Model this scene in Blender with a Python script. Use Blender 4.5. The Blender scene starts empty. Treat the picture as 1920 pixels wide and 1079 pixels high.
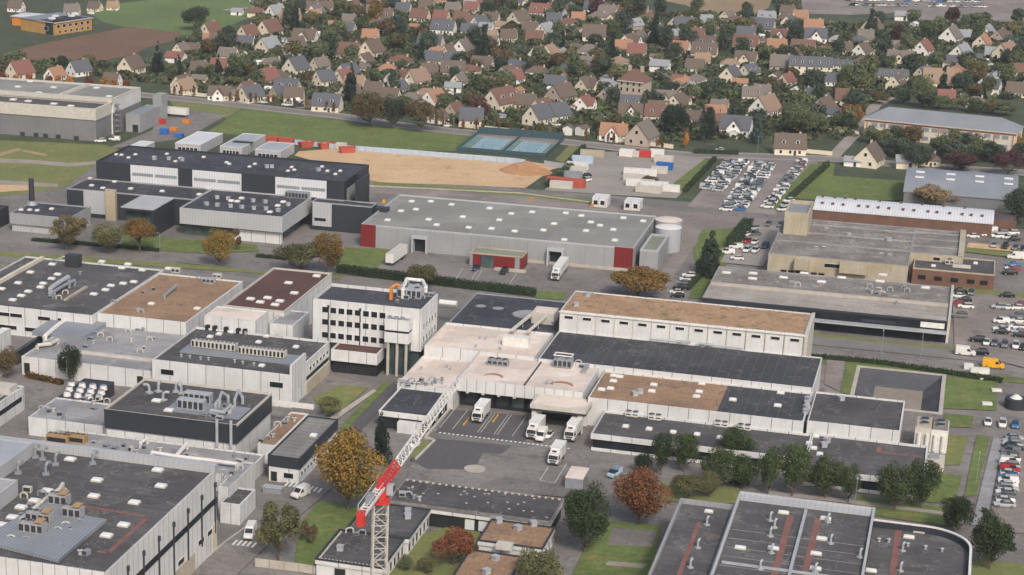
import bpy, math, random
import numpy as np
from mathutils import Matrix, Vector
random.seed(7)
SC = bpy.context.scene
COL = SC.collection
# ------------------------------------------------------------------ camera model (pixel <-> place)
FO, CX, CY, PIT, ROL, YAW, CAMH = 3711.3, 614.7, 758.5, .33531, -.01179, .31144, 160.0
def _axes():
    cp, sp, cr, sr = math.cos(PIT), math.sin(PIT), math.cos(ROL), math.sin(ROL)
    r, d, f = Vector((1, 0, 0)), Vector((0, -sp, -cp)), Vector((0, cp, -sp))
    r, d = cr*r+sr*d, cr*d-sr*r
    M = Matrix.Rotation(YAW, 3, 'Z')
    return M @ r, M @ d, M @ f
RX, DX, FX = _axes()
def P(px, py, z=0.):
    v = FX*FO+RX*(px-CX)+DX*(py-CY)
    t = (z-CAMH)/v.z
    return Vector((v.x*t, v.y*t, z))
cam_data = bpy.data.cameras.new('camera')
cam = bpy.data.objects.new('camera', cam_data)
COL.objects.link(cam)
m = Matrix((RX, -DX, -FX)).transposed().to_4x4()
m.translation = (0, 0, CAMH)
cam.matrix_world = m
cam_data.sensor_fit = 'HORIZONTAL'
cam_data.sensor_width = 36
cam_data.lens = FO/1920*36
cam_data.shift_x = (960-CX)/1920
cam_data.shift_y = (CY-539.5)/1920
cam_data.clip_start, cam_data.clip_end = 1, 20000
SC.camera = cam
# ------------------------------------------------------------------ light
SUN_EL, SUN_AZ = math.radians(42), math.radians(150)     # sun high behind the left shoulder, thin overcast
w = bpy.data.worlds.new('World'); SC.world = w; w.use_nodes = True
nt = w.node_tree
sk = nt.nodes.new('ShaderNodeTexSky'); sk.sky_type = 'NISHITA'; sk.sun_disc = False
sk.sun_elevation = SUN_EL; sk.sun_rotation = SUN_AZ; sk.air_density = 1.0; sk.dust_density = 5.0; sk.ozone_density = .3
bg = nt.nodes['Background']; bg.inputs[1].default_value = .14
nt.links.new(sk.outputs[0], bg.inputs[0])
sd = bpy.data.lights.new('sun', 'SUN'); sd.energy = 1.75; sd.angle = math.radians(8); sd.color = (1, .97, .935)
so = bpy.data.objects.new('sun', sd); COL.objects.link(so)
sv = Vector((math.sin(SUN_AZ)*math.cos(SUN_EL), math.cos(SUN_AZ)*math.cos(SUN_EL), math.sin(SUN_EL)))
so.rotation_euler = sv.to_track_quat('Z', 'Y').to_euler()
SC.view_settings.view_transform = 'Standard'; SC.view_settings.look = 'None'
SC.view_settings.exposure = 0.14; SC.view_settings.gamma = 1
# ------------------------------------------------------------------ materials
def lin(h, k=1.):
    h = h.lstrip('#')
    o = []
    for i in (0, 2, 4):
        c = int(h[i:i+2], 16)/255
        c = c/12.92 if c <= .04045 else ((c+.055)/1.055)**2.4
        o.append(min(.85, c*k))
    return (*o, 1)
MATS = {}
class NT:
    def __init__(s, name):
        s.m = bpy.data.materials.new(name); s.m.use_nodes = True
        s.t = s.m.node_tree; s.b = s.t.nodes['Principled BSDF']
        s.co = s.n('ShaderNodeTexCoord').outputs['Object']
    def n(s, ty, **k):
        x = s.t.nodes.new(ty)
        for a, b in k.items():
            setattr(x, a, b)
        return x
    def l(s, a, b):
        s.t.links.new(a, b)
    def noise(s, scale, detail=4, rough=.6, vec=None, stretch=None):
        x = s.n('ShaderNodeTexNoise'); x.inputs['Scale'].default_value = scale
        x.inputs['Detail'].default_value = detail; x.inputs['Roughness'].default_value = rough
        v = vec or s.co
        if stretch:
            mp = s.n('ShaderNodeMapping'); mp.inputs['Scale'].default_value = stretch
            s.l(v, mp.inputs[0]); v = mp.outputs[0]
        s.l(v, x.inputs['Vector'])
        return x.outputs['Fac']
    def ramp(s, fac, lo, hi, a=0., b=1.):
        x = s.n('ShaderNodeMapRange'); x.inputs[1].default_value = lo; x.inputs[2].default_value = hi
        x.inputs[3].default_value = a; x.inputs[4].default_value = b
        s.l(fac, x.inputs[0]); return x.outputs[0]
    def mix(s, fac, a, b, mode='MIX'):
        x = s.n('ShaderNodeMix', data_type='RGBA', blend_type=mode)
        for v, i in ((fac, 0), (a, 6), (b, 7)):
            if hasattr(v, 'is_linked'): s.l(v, x.inputs[i])
            else: x.inputs[i].default_value = v
        return x.outputs[2]
    def math(s, op, a, b=0.):
        x = s.n('ShaderNodeMath', operation=op)
        for v, i in ((a, 0), (b, 1)):
            if hasattr(v, 'is_linked'): s.l(v, x.inputs[i])
            else: x.inputs[i].default_value = v
        return x.outputs[0]
    def done(s, col, rough=.8, spec=.3, metal=0.):
        if hasattr(col, 'is_linked'): s.l(col, s.b.inputs['Base Color'])
        else: s.b.inputs['Base Color'].default_value = col
        s.b.inputs['Roughness'].default_value = rough
        s.b.inputs['Specular IOR Level'].default_value = spec
        s.b.inputs['Metallic'].default_value = metal
        return s.m
def surf(name, c1, c2, big=.06, fine=1.3, amp=.25, rough=.85, c3=None, lo3=.58, seam=None, seamc=None, axis='x', streak=0, spec=.25, k=1., metal=0., rain=0, patch=0, pond=0):
    """Weathered surface: blotches of two colours, grain, optional third stain, seams every few metres."""
    if name in MATS: return MATS[name]
    t = NT(name)
    f = t.ramp(t.noise(big, 6, .65), .36, .64)
    c = t.mix(f, lin(c1, k), lin(c2, k))
    if c3:
        c = t.mix(t.ramp(t.noise(big*2.3, 5, .7), lo3, lo3+.1), c, lin(c3, k))
    if streak:
        g = t.noise(.9, 3, .6, stretch=(.08, 1, 1) if axis == 'x' else (1, .08, 1))
        c = t.mix(1., c, t.n('ShaderNodeCombineColor').outputs[0], 'MULTIPLY') if False else t.mix(t.ramp(g, .35, .7, 0, streak), c, lin(c2, k*.55))
    if patch:
        vo = t.n('ShaderNodeTexVoronoi', feature='F1', distance='CHEBYCHEV'); vo.inputs['Scale'].default_value = patch
        t.l(t.co, vo.inputs['Vector']); sc_ = t.n('ShaderNodeSeparateColor'); t.l(vo.outputs['Color'], sc_.inputs[0])
        g = t.ramp(sc_.outputs[0], 0, 1, .87, 1.12); v = t.n('ShaderNodeCombineColor')
        for i in range(3): t.l(g, v.inputs[i])
        c = t.mix(1., c, v.outputs[0], 'MULTIPLY')
    if pond:
        n1 = t.noise(.16, 4, .55); c = t.mix(t.math('MULTIPLY', t.ramp(n1, .56, .58), pond), c, lin(c1, k*.55)); c = t.mix(t.math('MULTIPLY', t.math('LESS_THAN', t.math('ABSOLUTE', t.math('SUBTRACT', n1, .56)), .006), .35), c, lin('#9a968f', k))
    if rain:
        g = t.noise(1.6, 4, .65, stretch=(1, 1, .07)); c = t.mix(t.ramp(g, .5, .8, 0, rain), c, lin('#55524c', k)); g = t.noise(.22, 4, .6); c = t.mix(t.ramp(g, .5, .7, 0, rain*.7), c, lin('#85806f', k))
    if fine:
        g = t.ramp(t.noise(fine, 3, .7), .25, .75, 1-amp, 1+amp)
        v = t.n('ShaderNodeCombineColor')
        for i in range(3): t.l(g, v.inputs[i])
        c = t.mix(1., c, v.outputs[0], 'MULTIPLY')
    if seam:
        sx = t.n('ShaderNodeSeparateXYZ'); t.l(t.co, sx.inputs[0])
        nx = t.n('ShaderNodeSeparateXYZ'); t.l(t.n('ShaderNodeTexCoord').outputs['Normal'], nx.inputs[0])
        side = t.math('GREATER_THAN', t.math('ABSOLUTE', nx.outputs[0]), .6)
        if axis == 'y': u = sx.outputs[1]
        elif axis == 'X': u = sx.outputs[0]
        else: u = t.math('ADD', t.math('MULTIPLY', sx.outputs[0], t.math('SUBTRACT', 1., side)), t.math('MULTIPLY', sx.outputs[1], side))
        fr = t.math('FRACT', t.math('DIVIDE', t.math('ADD', u, 1000.0*seam+.02), seam))
        ln = t.math('LESS_THAN', fr, .16/seam if seam > 1 else .3)
        c = t.mix(ln, c, lin(seamc or '#6e6c68', k))
    MATS[name] = t.done(c, rough, spec, metal)
    return MATS[name]
def plain(name, c, rough=.6, spec=.4, k=1., var=.12, scale=.8, metal=0., rand=0.):
    if name in MATS: return MATS[name]
    t = NT(name)
    g = t.ramp(t.noise(scale, 4, .6), .3, .7, 1-var, 1+var)
    v = t.n('ShaderNodeCombineColor')
    if rand:
        oi = t.n('ShaderNodeObjectInfo')
        g = t.math('MULTIPLY', g, t.ramp(oi.outputs['Random'], 0, 1, 1-rand, 1+rand))
    for i in range(3): t.l(g, v.inputs[i])
    MATS[name] = t.done(t.mix(1., lin(c, k), v.outputs[0], 'MULTIPLY'), rough, spec, metal)
    return MATS[name]
def foliage(name, c1, c2, c3=None, k=1.):
    if name in MATS: return MATS[name]
    t = NT(name)
    a = t.n('ShaderNodeAttribute', attribute_name='tint')
    c = t.mix(a.outputs['Fac'], lin(c1, k), lin(c2, k))
    if c3:
        c = t.mix(t.ramp(t.noise(.25, 3, .6), .52, .62), c, lin(c3, k))
    oi = t.n('ShaderNodeObjectInfo')
    h = t.n('ShaderNodeHueSaturation')
    t.l(c, h.inputs['Color'])
    t.l(t.ramp(oi.outputs['Random'], 0, 1, .488, .508), h.inputs['Hue'])
    h.inputs['Saturation'].default_value = 1.
    r2 = t.math('FRACT', t.math('MULTIPLY', oi.outputs['Random'], 7.31))
    t.l(t.ramp(r2, 0, 1, .75, 1.25), h.inputs['Value'])
    MATS[name] = t.done(h.outputs[0], .75, .2)
    return MATS[name]
def M_(n): return MATS[n]
# walls, roofs, ground
surf('white_panel', '#d0d1d1', '#c2c3c2', .1, 2, .07, rain=.2, seam=4.8, seamc='#6d6b68', rough=.6)
surf('white_panel_fine', '#d0d1d1', '#c1c2c1', .1, 2, .07, rain=.18, seam=2.4, seamc='#8c8a85', rough=.6)
surf('grey_panel', '#989a9c', '#8d8f92', .08, 2, .06, rain=.2, seam=6, seamc='#7f8184', rough=.5)
surf('light_grey_panel', '#aeb0b2', '#a3a5a8', .08, 2, .05, seam=1.1, seamc='#999b9e', rough=.5)
surf('mid_grey_wall', '#7b7c7e', '#707174', .08, 2, .08, rain=.2, seam=8, seamc='#656669', rough=.6)
surf('dark_cladding', '#363b41', '#31363c', .1, 2, .08, seam=1.0, seamc='#30343a', rough=.5)
surf('beige_render', '#b0a796', '#a0967f', .1, 1.5, .1, rain=.35, rough=.8)
surf('cream_wall', '#cfc8bb', '#c2baab', .2, 2, .08, rain=.25, rough=.85)
surf('brick_wall', '#735849', '#634c42', .3, 3, .2, rough=.9)
surf('red_cladding', '#7a2a2a', '#6e2525', .3, 3, .08, rough=.5, seam=1.2, seamc='#601f20')
surf('dark_felt', '#5a5959', '#4a494b', .06, 1.2, .2, patch=.13, pond=.5, c3='#696866', lo3=.58, streak=.35)
surf('ribbed_felt', '#484a4e', '#3b3d42', .06, 1.2, .18, patch=.1, c3='#69655d', lo3=.62, seam=2.6, seamc='#55565a', axis='X', pond=.3)
surf('charcoal_felt', '#605f5f', '#504f50', .05, .9, .18, patch=.12, pond=.45, c3='#727070', lo3=.57, streak=.45)
surf('blue_black_felt', '#484a51', '#3b3d45', .06, 1.2, .18, patch=.13, pond=.45, c3='#5c5d62', lo3=.6, streak=.25)
surf('tan_gravel', '#9a7f66', '#886f59', .1, 1.6, .4, c3='#726553', lo3=.56, streak=.25)
surf('brown_gravel', '#9b7f65', '#ab8d70', .14, 1.2, .38, c3='#77694f', lo3=.53, streak=.3)
surf('red_brown_felt', '#5e4640', '#523c37', .08, 1.5, .15)
surf('pale_pink_membrane', '#d6cbc2', '#cbbdb1', .06, .8, .08, patch=.12, pond=.18, c3='#c4aa98', lo3=.64, streak=.16)
surf('grey_membrane', '#9b9b9c', '#8a8a8c', .06, 1.2, .14, patch=.15, pond=.35, c3='#7d7d7f', lo3=.6, streak=.2)
surf('green_grey_gravel', '#8c8d88', '#80817c', .05, 1.5, .1, patch=.08, c3='#777a72', lo3=.63, streak=.15)
surf('olive_gravel', '#83887a', '#777c6c', .05, 1.5, .1)
surf('old_grey_roof', '#8f8a85', '#75706b', .12, 1.0, .4, patch=.14, c3='#a69f95', lo3=.57, streak=.5)
surf('ash_sheet', '#a8a29a', '#948d85', .12, 1.2, .25, c3='#b3aca2', lo3=.6, streak=.4)
surf('seamed_felt', '#8c8a86', '#7b7976', .1, 1.2, .2, streak=.3, seam=2.2, seamc='#4f4e4d', axis='y')
surf('white_sheet', '#d4d6d9', '#c3c6ca', .06, 1, .06, seam=.9, seamc='#b9bcc0', axis='X', rough=.45)
surf('silver_sheet', '#a9adb1', '#989ca1', .06, 1, .06, seam=.8, seamc='#989da3', axis='X', rough=.4)
surf('zinc_sheet', '#8b9096', '#7e838a', .1, 1, .08, seam=.7, seamc='#757a80', axis='X', rough=.45)
surf('concrete', '#b2aca2', '#a19b91', .3, 2, .12)
plain('white_paint', '#d2d0cb', .5, k=1.)
plain('dirty_white', '#b8b4ab', .7)
plain('dark_metal', '#33363b', .5)
plain('black_rubber', '#1c1c1d', .8)
plain('grey_metal', '#8f9399', .4, metal=.2)
plain('pale_metal', '#a4a8ac', .45, metal=.1)
plain('copper_duct', '#a08560', .5)
plain('red_paint', '#b03a34', .45)
plain('signal_red', '#b93833', .4)
plain('blue_paint', '#2f62a8', .4)
plain('orange_paint', '#c47c38', .5)
plain('yellow_paint', '#d9a022', .4)
plain('skylight_dome', '#dcdede', .3, .5)
plain('roof_red_stripe', '#7a5650', .9, scale=.5, var=.2)
t = NT('window_glass'); MATS['window_glass'] = t.done(t.mix(t.ramp(t.noise(.3), .3, .7), (.010, .012, .016, 1), (.026, .031, .038, 1)), .3, .12)
t = NT('green_glass'); MATS['green_glass'] = t.done(t.mix(t.ramp(t.noise(.2), .35, .65), (.03, .05, .05, 1), (.085, .115, .11, 1)), .25, .3)
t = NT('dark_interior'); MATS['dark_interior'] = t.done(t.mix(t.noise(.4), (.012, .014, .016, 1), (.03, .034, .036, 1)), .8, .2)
surf('gardens', '#4c553f', '#3f4736', .05, .5, .4, c3='#706a5c', lo3=.6)
surf('asphalt', '#827e7a', '#736f6c', .06, .9, .18, patch=.05, pond=.3, c3='#65615f', lo3=.56, streak=.3)
surf('dark_asphalt', '#5c5a5c', '#545254', .05, .9, .12)
surf('lot_asphalt', '#8d8580', '#7e7772', .06, .9, .15, patch=.06, pond=.25, c3='#736c68', lo3=.57, streak=.25)
surf('road_asphalt', '#827f7c', '#757270', .06, .9, .1, streak=.25)
surf('pavement', '#999289', '#89827a', .1, 1, .12)
surf('lawn', '#6a7844', '#5b693b', .08, .5, .3, c3='#7a754a', lo3=.55, streak=.2)
surf('rough_grass', '#75794a', '#687044', .04, .6, .22, c3='#877a55', lo3=.55)
surf('meadow', '#657748', '#586a42', .02, .4, .16, c3='#707948', lo3=.6)
surf('ploughed', '#7b6251', '#6f5848', .03, .5, .12, streak=.35)
surf('stubble', '#96826a', '#8b795f', .02, .4, .1, streak=.3)
surf('sand', '#c9ad8a', '#bb9d78', .045, .6, .16, c3='#ad8465', lo3=.58, streak=.2)
surf('gravel_yard', '#948f89', '#88837d', .05, .8, .14, c3='#a88e74', lo3=.6)
surf('court_green', '#6d8684', '#657d7c', .1, 1, .06)
surf('court_blue', '#7f9ca6', '#76939e', .1, 1, .06)
surf('pond_liner', '#56585d', '#494b50', .1, .8, .12, c3='#6d6f74', lo3=.6, streak=.3)
surf('pond_floor', '#8d867c', '#7f786f', .12, .8, .15)
surf('earth_path', '#a58f70', '#978164', .1, .8, .15)
# ------------------------------------------------------------------ mesh builder and scene helpers
class MB:
    def __init__(s): s.v, s.f, s.m = [], [], []
    def face(s, pts, m=0):
        i = len(s.v); s.v += [tuple(p) for p in pts]; s.f.append(tuple(range(i, i+len(pts)))); s.m.append(m); return s
    def box(s, x0, y0, z0, x1, y1, z1, m=0, top=None, nobot=False):
        i = len(s.v)
        s.v += [(x0, y0, z0), (x1, y0, z0), (x1, y1, z0), (x0, y1, z0), (x0, y0, z1), (x1, y0, z1), (x1, y1, z1), (x0, y1, z1)]
        q = [(0, 1, 5, 4), (1, 2, 6, 5), (2, 3, 7, 6), (3, 0, 4, 7), (4, 5, 6, 7), (3, 2, 1, 0)]
        for k, f in enumerate(q):
            if nobot and k == 5: continue
            s.f.append(tuple(i+a for a in f)); s.m.append(top if (k == 4 and top is not None) else m)
        return s
    def prism(s, poly, z0, z1, m=0, top=None):
        n = len(poly); i = len(s.v)
        s.v += [(x, y, z0) for x, y in poly]+[(x, y, z1) for x, y in poly]
        for k in range(n):
            j = (k+1) % n
            s.f.append((i+k, i+j, i+n+j, i+n+k)); s.m.append(m)
        s.f.append(tuple(i+n+k for k in range(n))); s.m.append(m if top is None else top)
        s.f.append(tuple(i+k for k in reversed(range(n)))); s.m.append(m)
        return s
    def ring(s, x0, y0, x1, y1, t, z0, z1, m=0):
        o = [(x0, y0), (x1, y0), (x1, y1), (x0, y1)]; q = [(x0+t, y0+t), (x1-t, y0+t), (x1-t, y1-t), (x0+t, y1-t)]
        return s.loop(o, q, z0, z1, m)
    def loop(s, o, q, z0, z1, m=0):
        n = len(o); i = len(s.v)
        s.v += [(x, y, z0) for x, y in o]+[(x, y, z1) for x, y in o]+[(x, y, z0) for x, y in q]+[(x, y, z1) for x, y in q]
        for k in range(n):
            j = (k+1) % n
            s.f += [(i+k, i+j, i+n+j, i+n+k), (i+n+k, i+n+j, i+3*n+j, i+3*n+k), (i+2*n+j, i+2*n+k, i+3*n+k, i+3*n+j), (i+2*n+k, i+2*n+j, i+j, i+k)]
            s.m += [m]*4
        return s
    def cyl(s, cx, cy, z0, z1, r0, r1=None, n=12, m=0, top=None):
        r1 = r0 if r1 is None else r1; i = len(s.v)
        for r, z in ((r0, z0), (r1, z1)):
            s.v += [(cx+r*math.cos(2*math.pi*k/n), cy+r*math.sin(2*math.pi*k/n), z) for k in range(n)]
        for k in range(n):
            j = (k+1) % n; s.f.append((i+k, i+j, i+n+j, i+n+k)); s.m.append(m)
        s.f.append(tuple(i+n+k for k in range(n))); s.m.append(m if top is None else top)
        s.f.append(tuple(i+k for k in reversed(range(n)))); s.m.append(m)
        return s
    def tube(s, a, b, r, n=6, m=0, r2=None):
        a, b = Vector(a), Vector(b); d = (b-a).normalized()
        u = d.orthogonal().normalized(); w_ = d.cross(u); i = len(s.v); r2 = r if r2 is None else r2
        for p, rr in ((a, r), (b, r2)):
            s.v += [tuple(p+rr*(math.cos(2*math.pi*k/n)*u+math.sin(2*math.pi*k/n)*w_)) for k in range(n)]
        for k in range(n):
            j = (k+1) % n; s.f.append((i+k, i+j, i+n+j, i+n+k)); s.m.append(m)
        s.f.append(tuple(i+n+k for k in range(n))); s.m.append(m)
        s.f.append(tuple(i+k for k in reversed(range(n)))); s.m.append(m)
        return s
    def path(s, pts, r, n=8, m=0):
        for a, b in zip(pts, pts[1:]): s.tube(a, b, r, n, m)
        return s
    def mesh(s, name, mats):
        me = bpy.data.meshes.new(name); me.from_pydata(s.v, [], s.f)
        for x in (mats if isinstance(mats, (list, tuple)) else [mats]):
            me.materials.append(MATS[x] if isinstance(x, str) else x)
        me.polygons.foreach_set('material_index', s.m); me.update()
        return me
    def build(s, name, mats, parent=None, loc=(0, 0, 0), rz=0):
        return link(name, s.mesh(name, mats), parent, loc, rz)
def link(name, me, parent=None, loc=(0, 0, 0), rz=0):
    o = bpy.data.objects.new(name, me); COL.objects.link(o); o.location = loc; o.rotation_euler = (0, 0, rz)
    if parent: o.parent = parent
    return o
def tag(o, label, cat, group=None):
    o['label'] = label; o['category'] = cat
    if group: o['group'] = group
    return o
def thing(name, label, cat, loc=(0, 0, 0), rz=0, group=None):
    o = bpy.data.objects.new(name, None); COL.objects.link(o); o.empty_display_size = .5
    o.location = loc; o.rotation_euler = (0, 0, rz)
    return tag(o, label, cat, group)
def dup(root, loc, rz=0., scale=1., label=None, group=None):
    r = root.copy(); COL.objects.link(r); r.location = loc; r.rotation_euler = (0, 0, rz); r.scale = (scale,)*3
    if label: r['label'] = label
    if group: r['group'] = group
    for ch in list(root.children):
        c = ch.copy(); COL.objects.link(c); c.parent = r
        for g in list(ch.children):
            d = g.copy(); COL.objects.link(d); d.parent = c
    return r
def recolour(o, slot, mat):
    o.material_slots[slot].link = 'OBJECT'; o.material_slots[slot].material = MATS[mat] if isinstance(mat, str) else mat
_layer = [0.0]
def sheet(name, pts, mat, z=None, world=False):
    """A flat piece of ground; every sheet lies a little above the one before."""
    if 'marking' not in name: _layer[0] += .004
    zz = .02+_layer[0]+(.004 if 'marking' in name else 0) if z is None else z
    q = [Vector((p[0], p[1], zz)) for p in pts] if world else [P(p[0], p[1], zz) for p in pts]
    a = sum(q[i].x*q[(i+1) % len(q)].y-q[(i+1) % len(q)].x*q[i].y for i in range(len(q)))
    if a < 0: q.reverse()
    GZ.append(([(v.x, v.y) for v in q], zz))
    o = MB().face(q).build(name, mat)
    o['kind'] = 'structure'
    return o
GZ = []
def ground_z(x, y):
    best = .012
    for q, z in GZ:
        if z <= best: continue
        c = False; n = len(q)
        for i in range(n):
            (x0, y0), (x1, y1) = q[i], q[i-1]
            if (y0 > y) != (y1 > y) and x < (x1-x0)*(y-y0)/(y1-y0)+x0: c = not c
        if c: best = z
    return best
def G(px, py):
    p = P(px, py); p.z = ground_z(p.x, p.y); return p
# ------------------------------------------------------------------ ground
pa, pb = P(1612, 692), P(1766, 773)                       # the retention basin, cut into the ground
BX0, BX1, BY0, BY1 = P(1612, 690).x, P(1768, 707).x, P(1765, 776).y, P(1690, 697).y
def holed(name, X0, Y0, X1, Y1, z, mat):
    g = MB()
    for x0, y0, x1, y1 in ((X0, Y0, X1, BY0), (X0, BY1, X1, Y1), (X0, BY0, BX0, BY1), (BX1, BY0, X1, BY1)):
        g.face([(x0, y0, z), (x1, y0, z), (x1, y1, z), (x0, y1, z)])
    o = g.build(name, mat); o['kind'] = 'structure'
    return o
holed('ground', -6000, -3000, 6000, 9000, 0, 'gardens')
ya = P(960, 352).y
holed('yard_asphalt', -480, 60, 260, ya, .012, 'asphalt')
# basin
d = 3.0; ix0, ix1, iy0, iy1 = P(1640, 728, -d).x, P(1731, 733, -d).x, BY0+4, P(1690, 730, -d).y
o_ = [(BX0, BY0), (BX1, BY0), (BX1, BY1), (BX0, BY1)]; i_ = [(ix0, iy0), (ix1, iy0), (ix1, iy1), (ix0, iy1)]
b = MB()
for k in range(4):
    j = (k+1) % 4
    b.face([(*o_[k], .0), (*o_[j], .0), (*i_[j], -d), (*i_[k], -d)], 0)
b.face([(*p, -d) for p in i_], 1)
o = b.build('basin', ['pond_liner', 'pond_floor']); o['kind'] = 'structure'
r = MB().ring(BX0-.8, BY0-.8, BX1+.8, BY1+.8, 1.0, .0, .25).build('basin_rim', 'concrete'); o = r
tag(o, 'pale concrete rim around the dark lined basin', 'kerb')
sheet('field', [(160, 22), (215, 8), (330, -6), (470, -8), (480, 28), (440, 45), (400, 60), (345, 66), (262, 58), (195, 42)], 'meadow')
sheet('ploughed_field', [(-10, 112), (0, 104), (70, 84), (245, 50), (340, 62), (330, 75), (275, 90), (255, 100), (170, 120), (60, 112), (-10, 132)], 'ploughed')
sheet('field', [(1170, -12), (1450, -12), (1442, 14), (1420, 26), (1330, 26), (1285, 10)], 'stubble')
sheet('car_park', [(1500, -12), (2000, -12), (2000, 64), (1880, 52), (1820, 40), (1720, 37), (1690, 24), (1600, 28), (1505, 26)], 'lot_asphalt')
sheet('field', [(385, 250), (458, 203), (540, 212), (640, 223), (760, 241), (888, 252), (858, 284), (780, 282), (640, 270), (520, 260), (430, 252)], 'lawn')
sheet('lawn', [(315, 186), (360, 192), (455, 203), (425, 222), (400, 215), (330, 205)], 'rough_grass')
sheet('yard', [(285, 245), (310, 200), (345, 206), (425, 216), (372, 247), (330, 262), (200, 280)], 'asphalt')
sheet('lawn', [(-30, 262), (195, 272), (235, 285), (180, 310), (120, 352), (30, 366), (-30, 372)], 'rough_grass')
sheet('path', [(-30, 296), (60, 300), (130, 306), (185, 302), (180, 308), (130, 313), (60, 307), (-30, 304)], 'pavement')
sheet('path', [(-30, 336), (60, 342), (110, 345), (108, 351), (60, 350), (-30, 344)], 'pavement')
sheet('path', [(-20, 291), (35, 278), (42, 281), (-20, 299)], 'earth_path')
sheet('path', [(44, 281), (90, 290), (84, 293), (40, 284)], 'earth_path')
sheet('earth_patch', [(-20, 346), (50, 348), (62, 356), (-20, 362)], 'sand')
sheet('sand_yard', [(552, 292), (560, 284), (640, 278), (760, 283), (960, 300), (1062, 312), (1035, 318), (985, 353), (860, 347), (720, 343), (640, 330), (600, 305)], 'sand')
sheet('verge', [(700, 341), (860, 350), (1110, 374), (1110, 382), (860, 358), (700, 350)], 'rough_grass')
sheet('road', [(690, 350), (860, 360), (1000, 370), (1110, 384), (1290, 398), (1440, 412), (1440, 432), (1300, 446), (1268, 424), (1240, 405), (1110, 394), (960, 382), (690, 362)], 'lot_asphalt')
sheet('yard', [(1020, 357), (1060, 322), (1092, 284), (1200, 286), (1338, 300), (1268, 372), (1150, 366)], 'gravel_yard')
sheet('lawn', [(1040, 300), (1068, 272), (1100, 280), (1060, 308)], 'rough_grass')
sheet('lawn', [(1262, 344), (1322, 298), (1340, 300), (1280, 360)], 'lawn')
sheet('car_park', [(1288, 388), (1372, 294), (1535, 304), (1455, 404)], 'lot_asphalt')
sheet('lawn', [(1485, 372), (1548, 306), (1566, 306), (1562, 330), (1700, 340), (1708, 374), (1600, 378)], 'lawn')
sheet('lawn', [(1440, 392), (1520, 308), (1546, 306), (1470, 396)], 'lawn')
# tennis courts
T0, T1 = P(897, 252), P(1058, 263)
tx0, tx1, ty1 = T0.x, T1.x, (T0.y+T1.y)/2; ty0 = ty1-35
sheet('tennis_court', [(tx0, ty0), (tx1, ty0), (tx1, ty1), (tx0, ty1)], 'court_green', world=True)
for k in (0, 1):
    cx = tx0+(tx1-tx0)*(.27+.47*k)
    sheet('tennis_court', [(cx-5.5, ty0+5.6), (cx+5.5, ty0+5.6), (cx+5.5, ty1-5.6), (cx-5.5, ty1-5.6)], 'court_blue', world=True)
    for a, b_, c, d_ in ((-5.5, 5.6, 5.5, 5.8), (-5.5, 29.2, 5.5, 29.4), (-5.5, 5.6, -5.3, 29.4), (5.3, 5.6, 5.5, 29.4), (-4.1, 5.6, -3.95, 29.4), (3.95, 5.6, 4.1, 29.4), (-4.1, 11, 4.1, 11.15), (-4.1, 23.8, 4.1, 23.95)):
        sheet('court_marking', [(cx+a, ty0+b_), (cx+c, ty0+b_), (cx+c, ty0+d_), (cx+a, ty0+d_)], 'white_paint', world=True)
def ribbon(name, pts, wd, mat):
    q = [P(*p) for p in pts]; L, R_ = [], []
    for i, p in enumerate(q):
        t_ = (q[min(i+1, len(q)-1)]-q[max(i-1, 0)]).normalized(); n_ = Vector((-t_.y, t_.x, 0))
        L.append(p+n_*wd/2); R_.append(p-n_*wd/2)
    if 'marking' not in name: _layer[0] += .004
    mb = MB()
    for i in range(len(q)-1): GZ.append(([(v.x, v.y) for v in (R_[i], R_[i+1], L[i+1], L[i])], .02+_layer[0]))
    for i in range(len(q)-1):
        mb.face([(v.x, v.y, .02+_layer[0]+(.004 if 'marking' in name else 0)) for v in (R_[i], R_[i+1], L[i+1], L[i])])
    o = mb.build(name, mat); o['kind'] = 'structure'
    return o
road_pts = [(-40, 160), (200, 172), (318, 184), (400, 192), (520, 206), (640, 219), (740, 234), (860, 248), (960, 257), (1080, 269), (1200, 283), (1300, 292), (1400, 293), (1560, 299), (1700, 310), (2000, 330)]
ribbon('pavement', road_pts, 11.5, 'pavement')
ribbon('road', road_pts, 6.6, 'road_asphalt')
# lanes through the suburb
for pts in ([(1280, 230), (1330, 150), (1360, 90), (1420, 50)], [(560, 300-97), (690, 160), (800, 120), (960, 100), (1140, 95), (1330, 112), (1500, 130), (1700, 140), (1960, 158)],
            [(420, 130), (560, 95), (700, 62), (860, 48), (1040, 60), (1230, 70), (1420, 78), (1640, 95), (1960, 118)], [(1560, 297), (1600, 255), (1640, 200), (1700, 165), (1730, 120)],
            [(1020, 200), (1100, 178), (1180, 168)], [(420, 20), (600, 2), (760, -10)], [(760, 30), (900, 12), (1040, 22), (1200, 30)]):
    ribbon('road', pts, 5, 'pavement')
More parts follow.
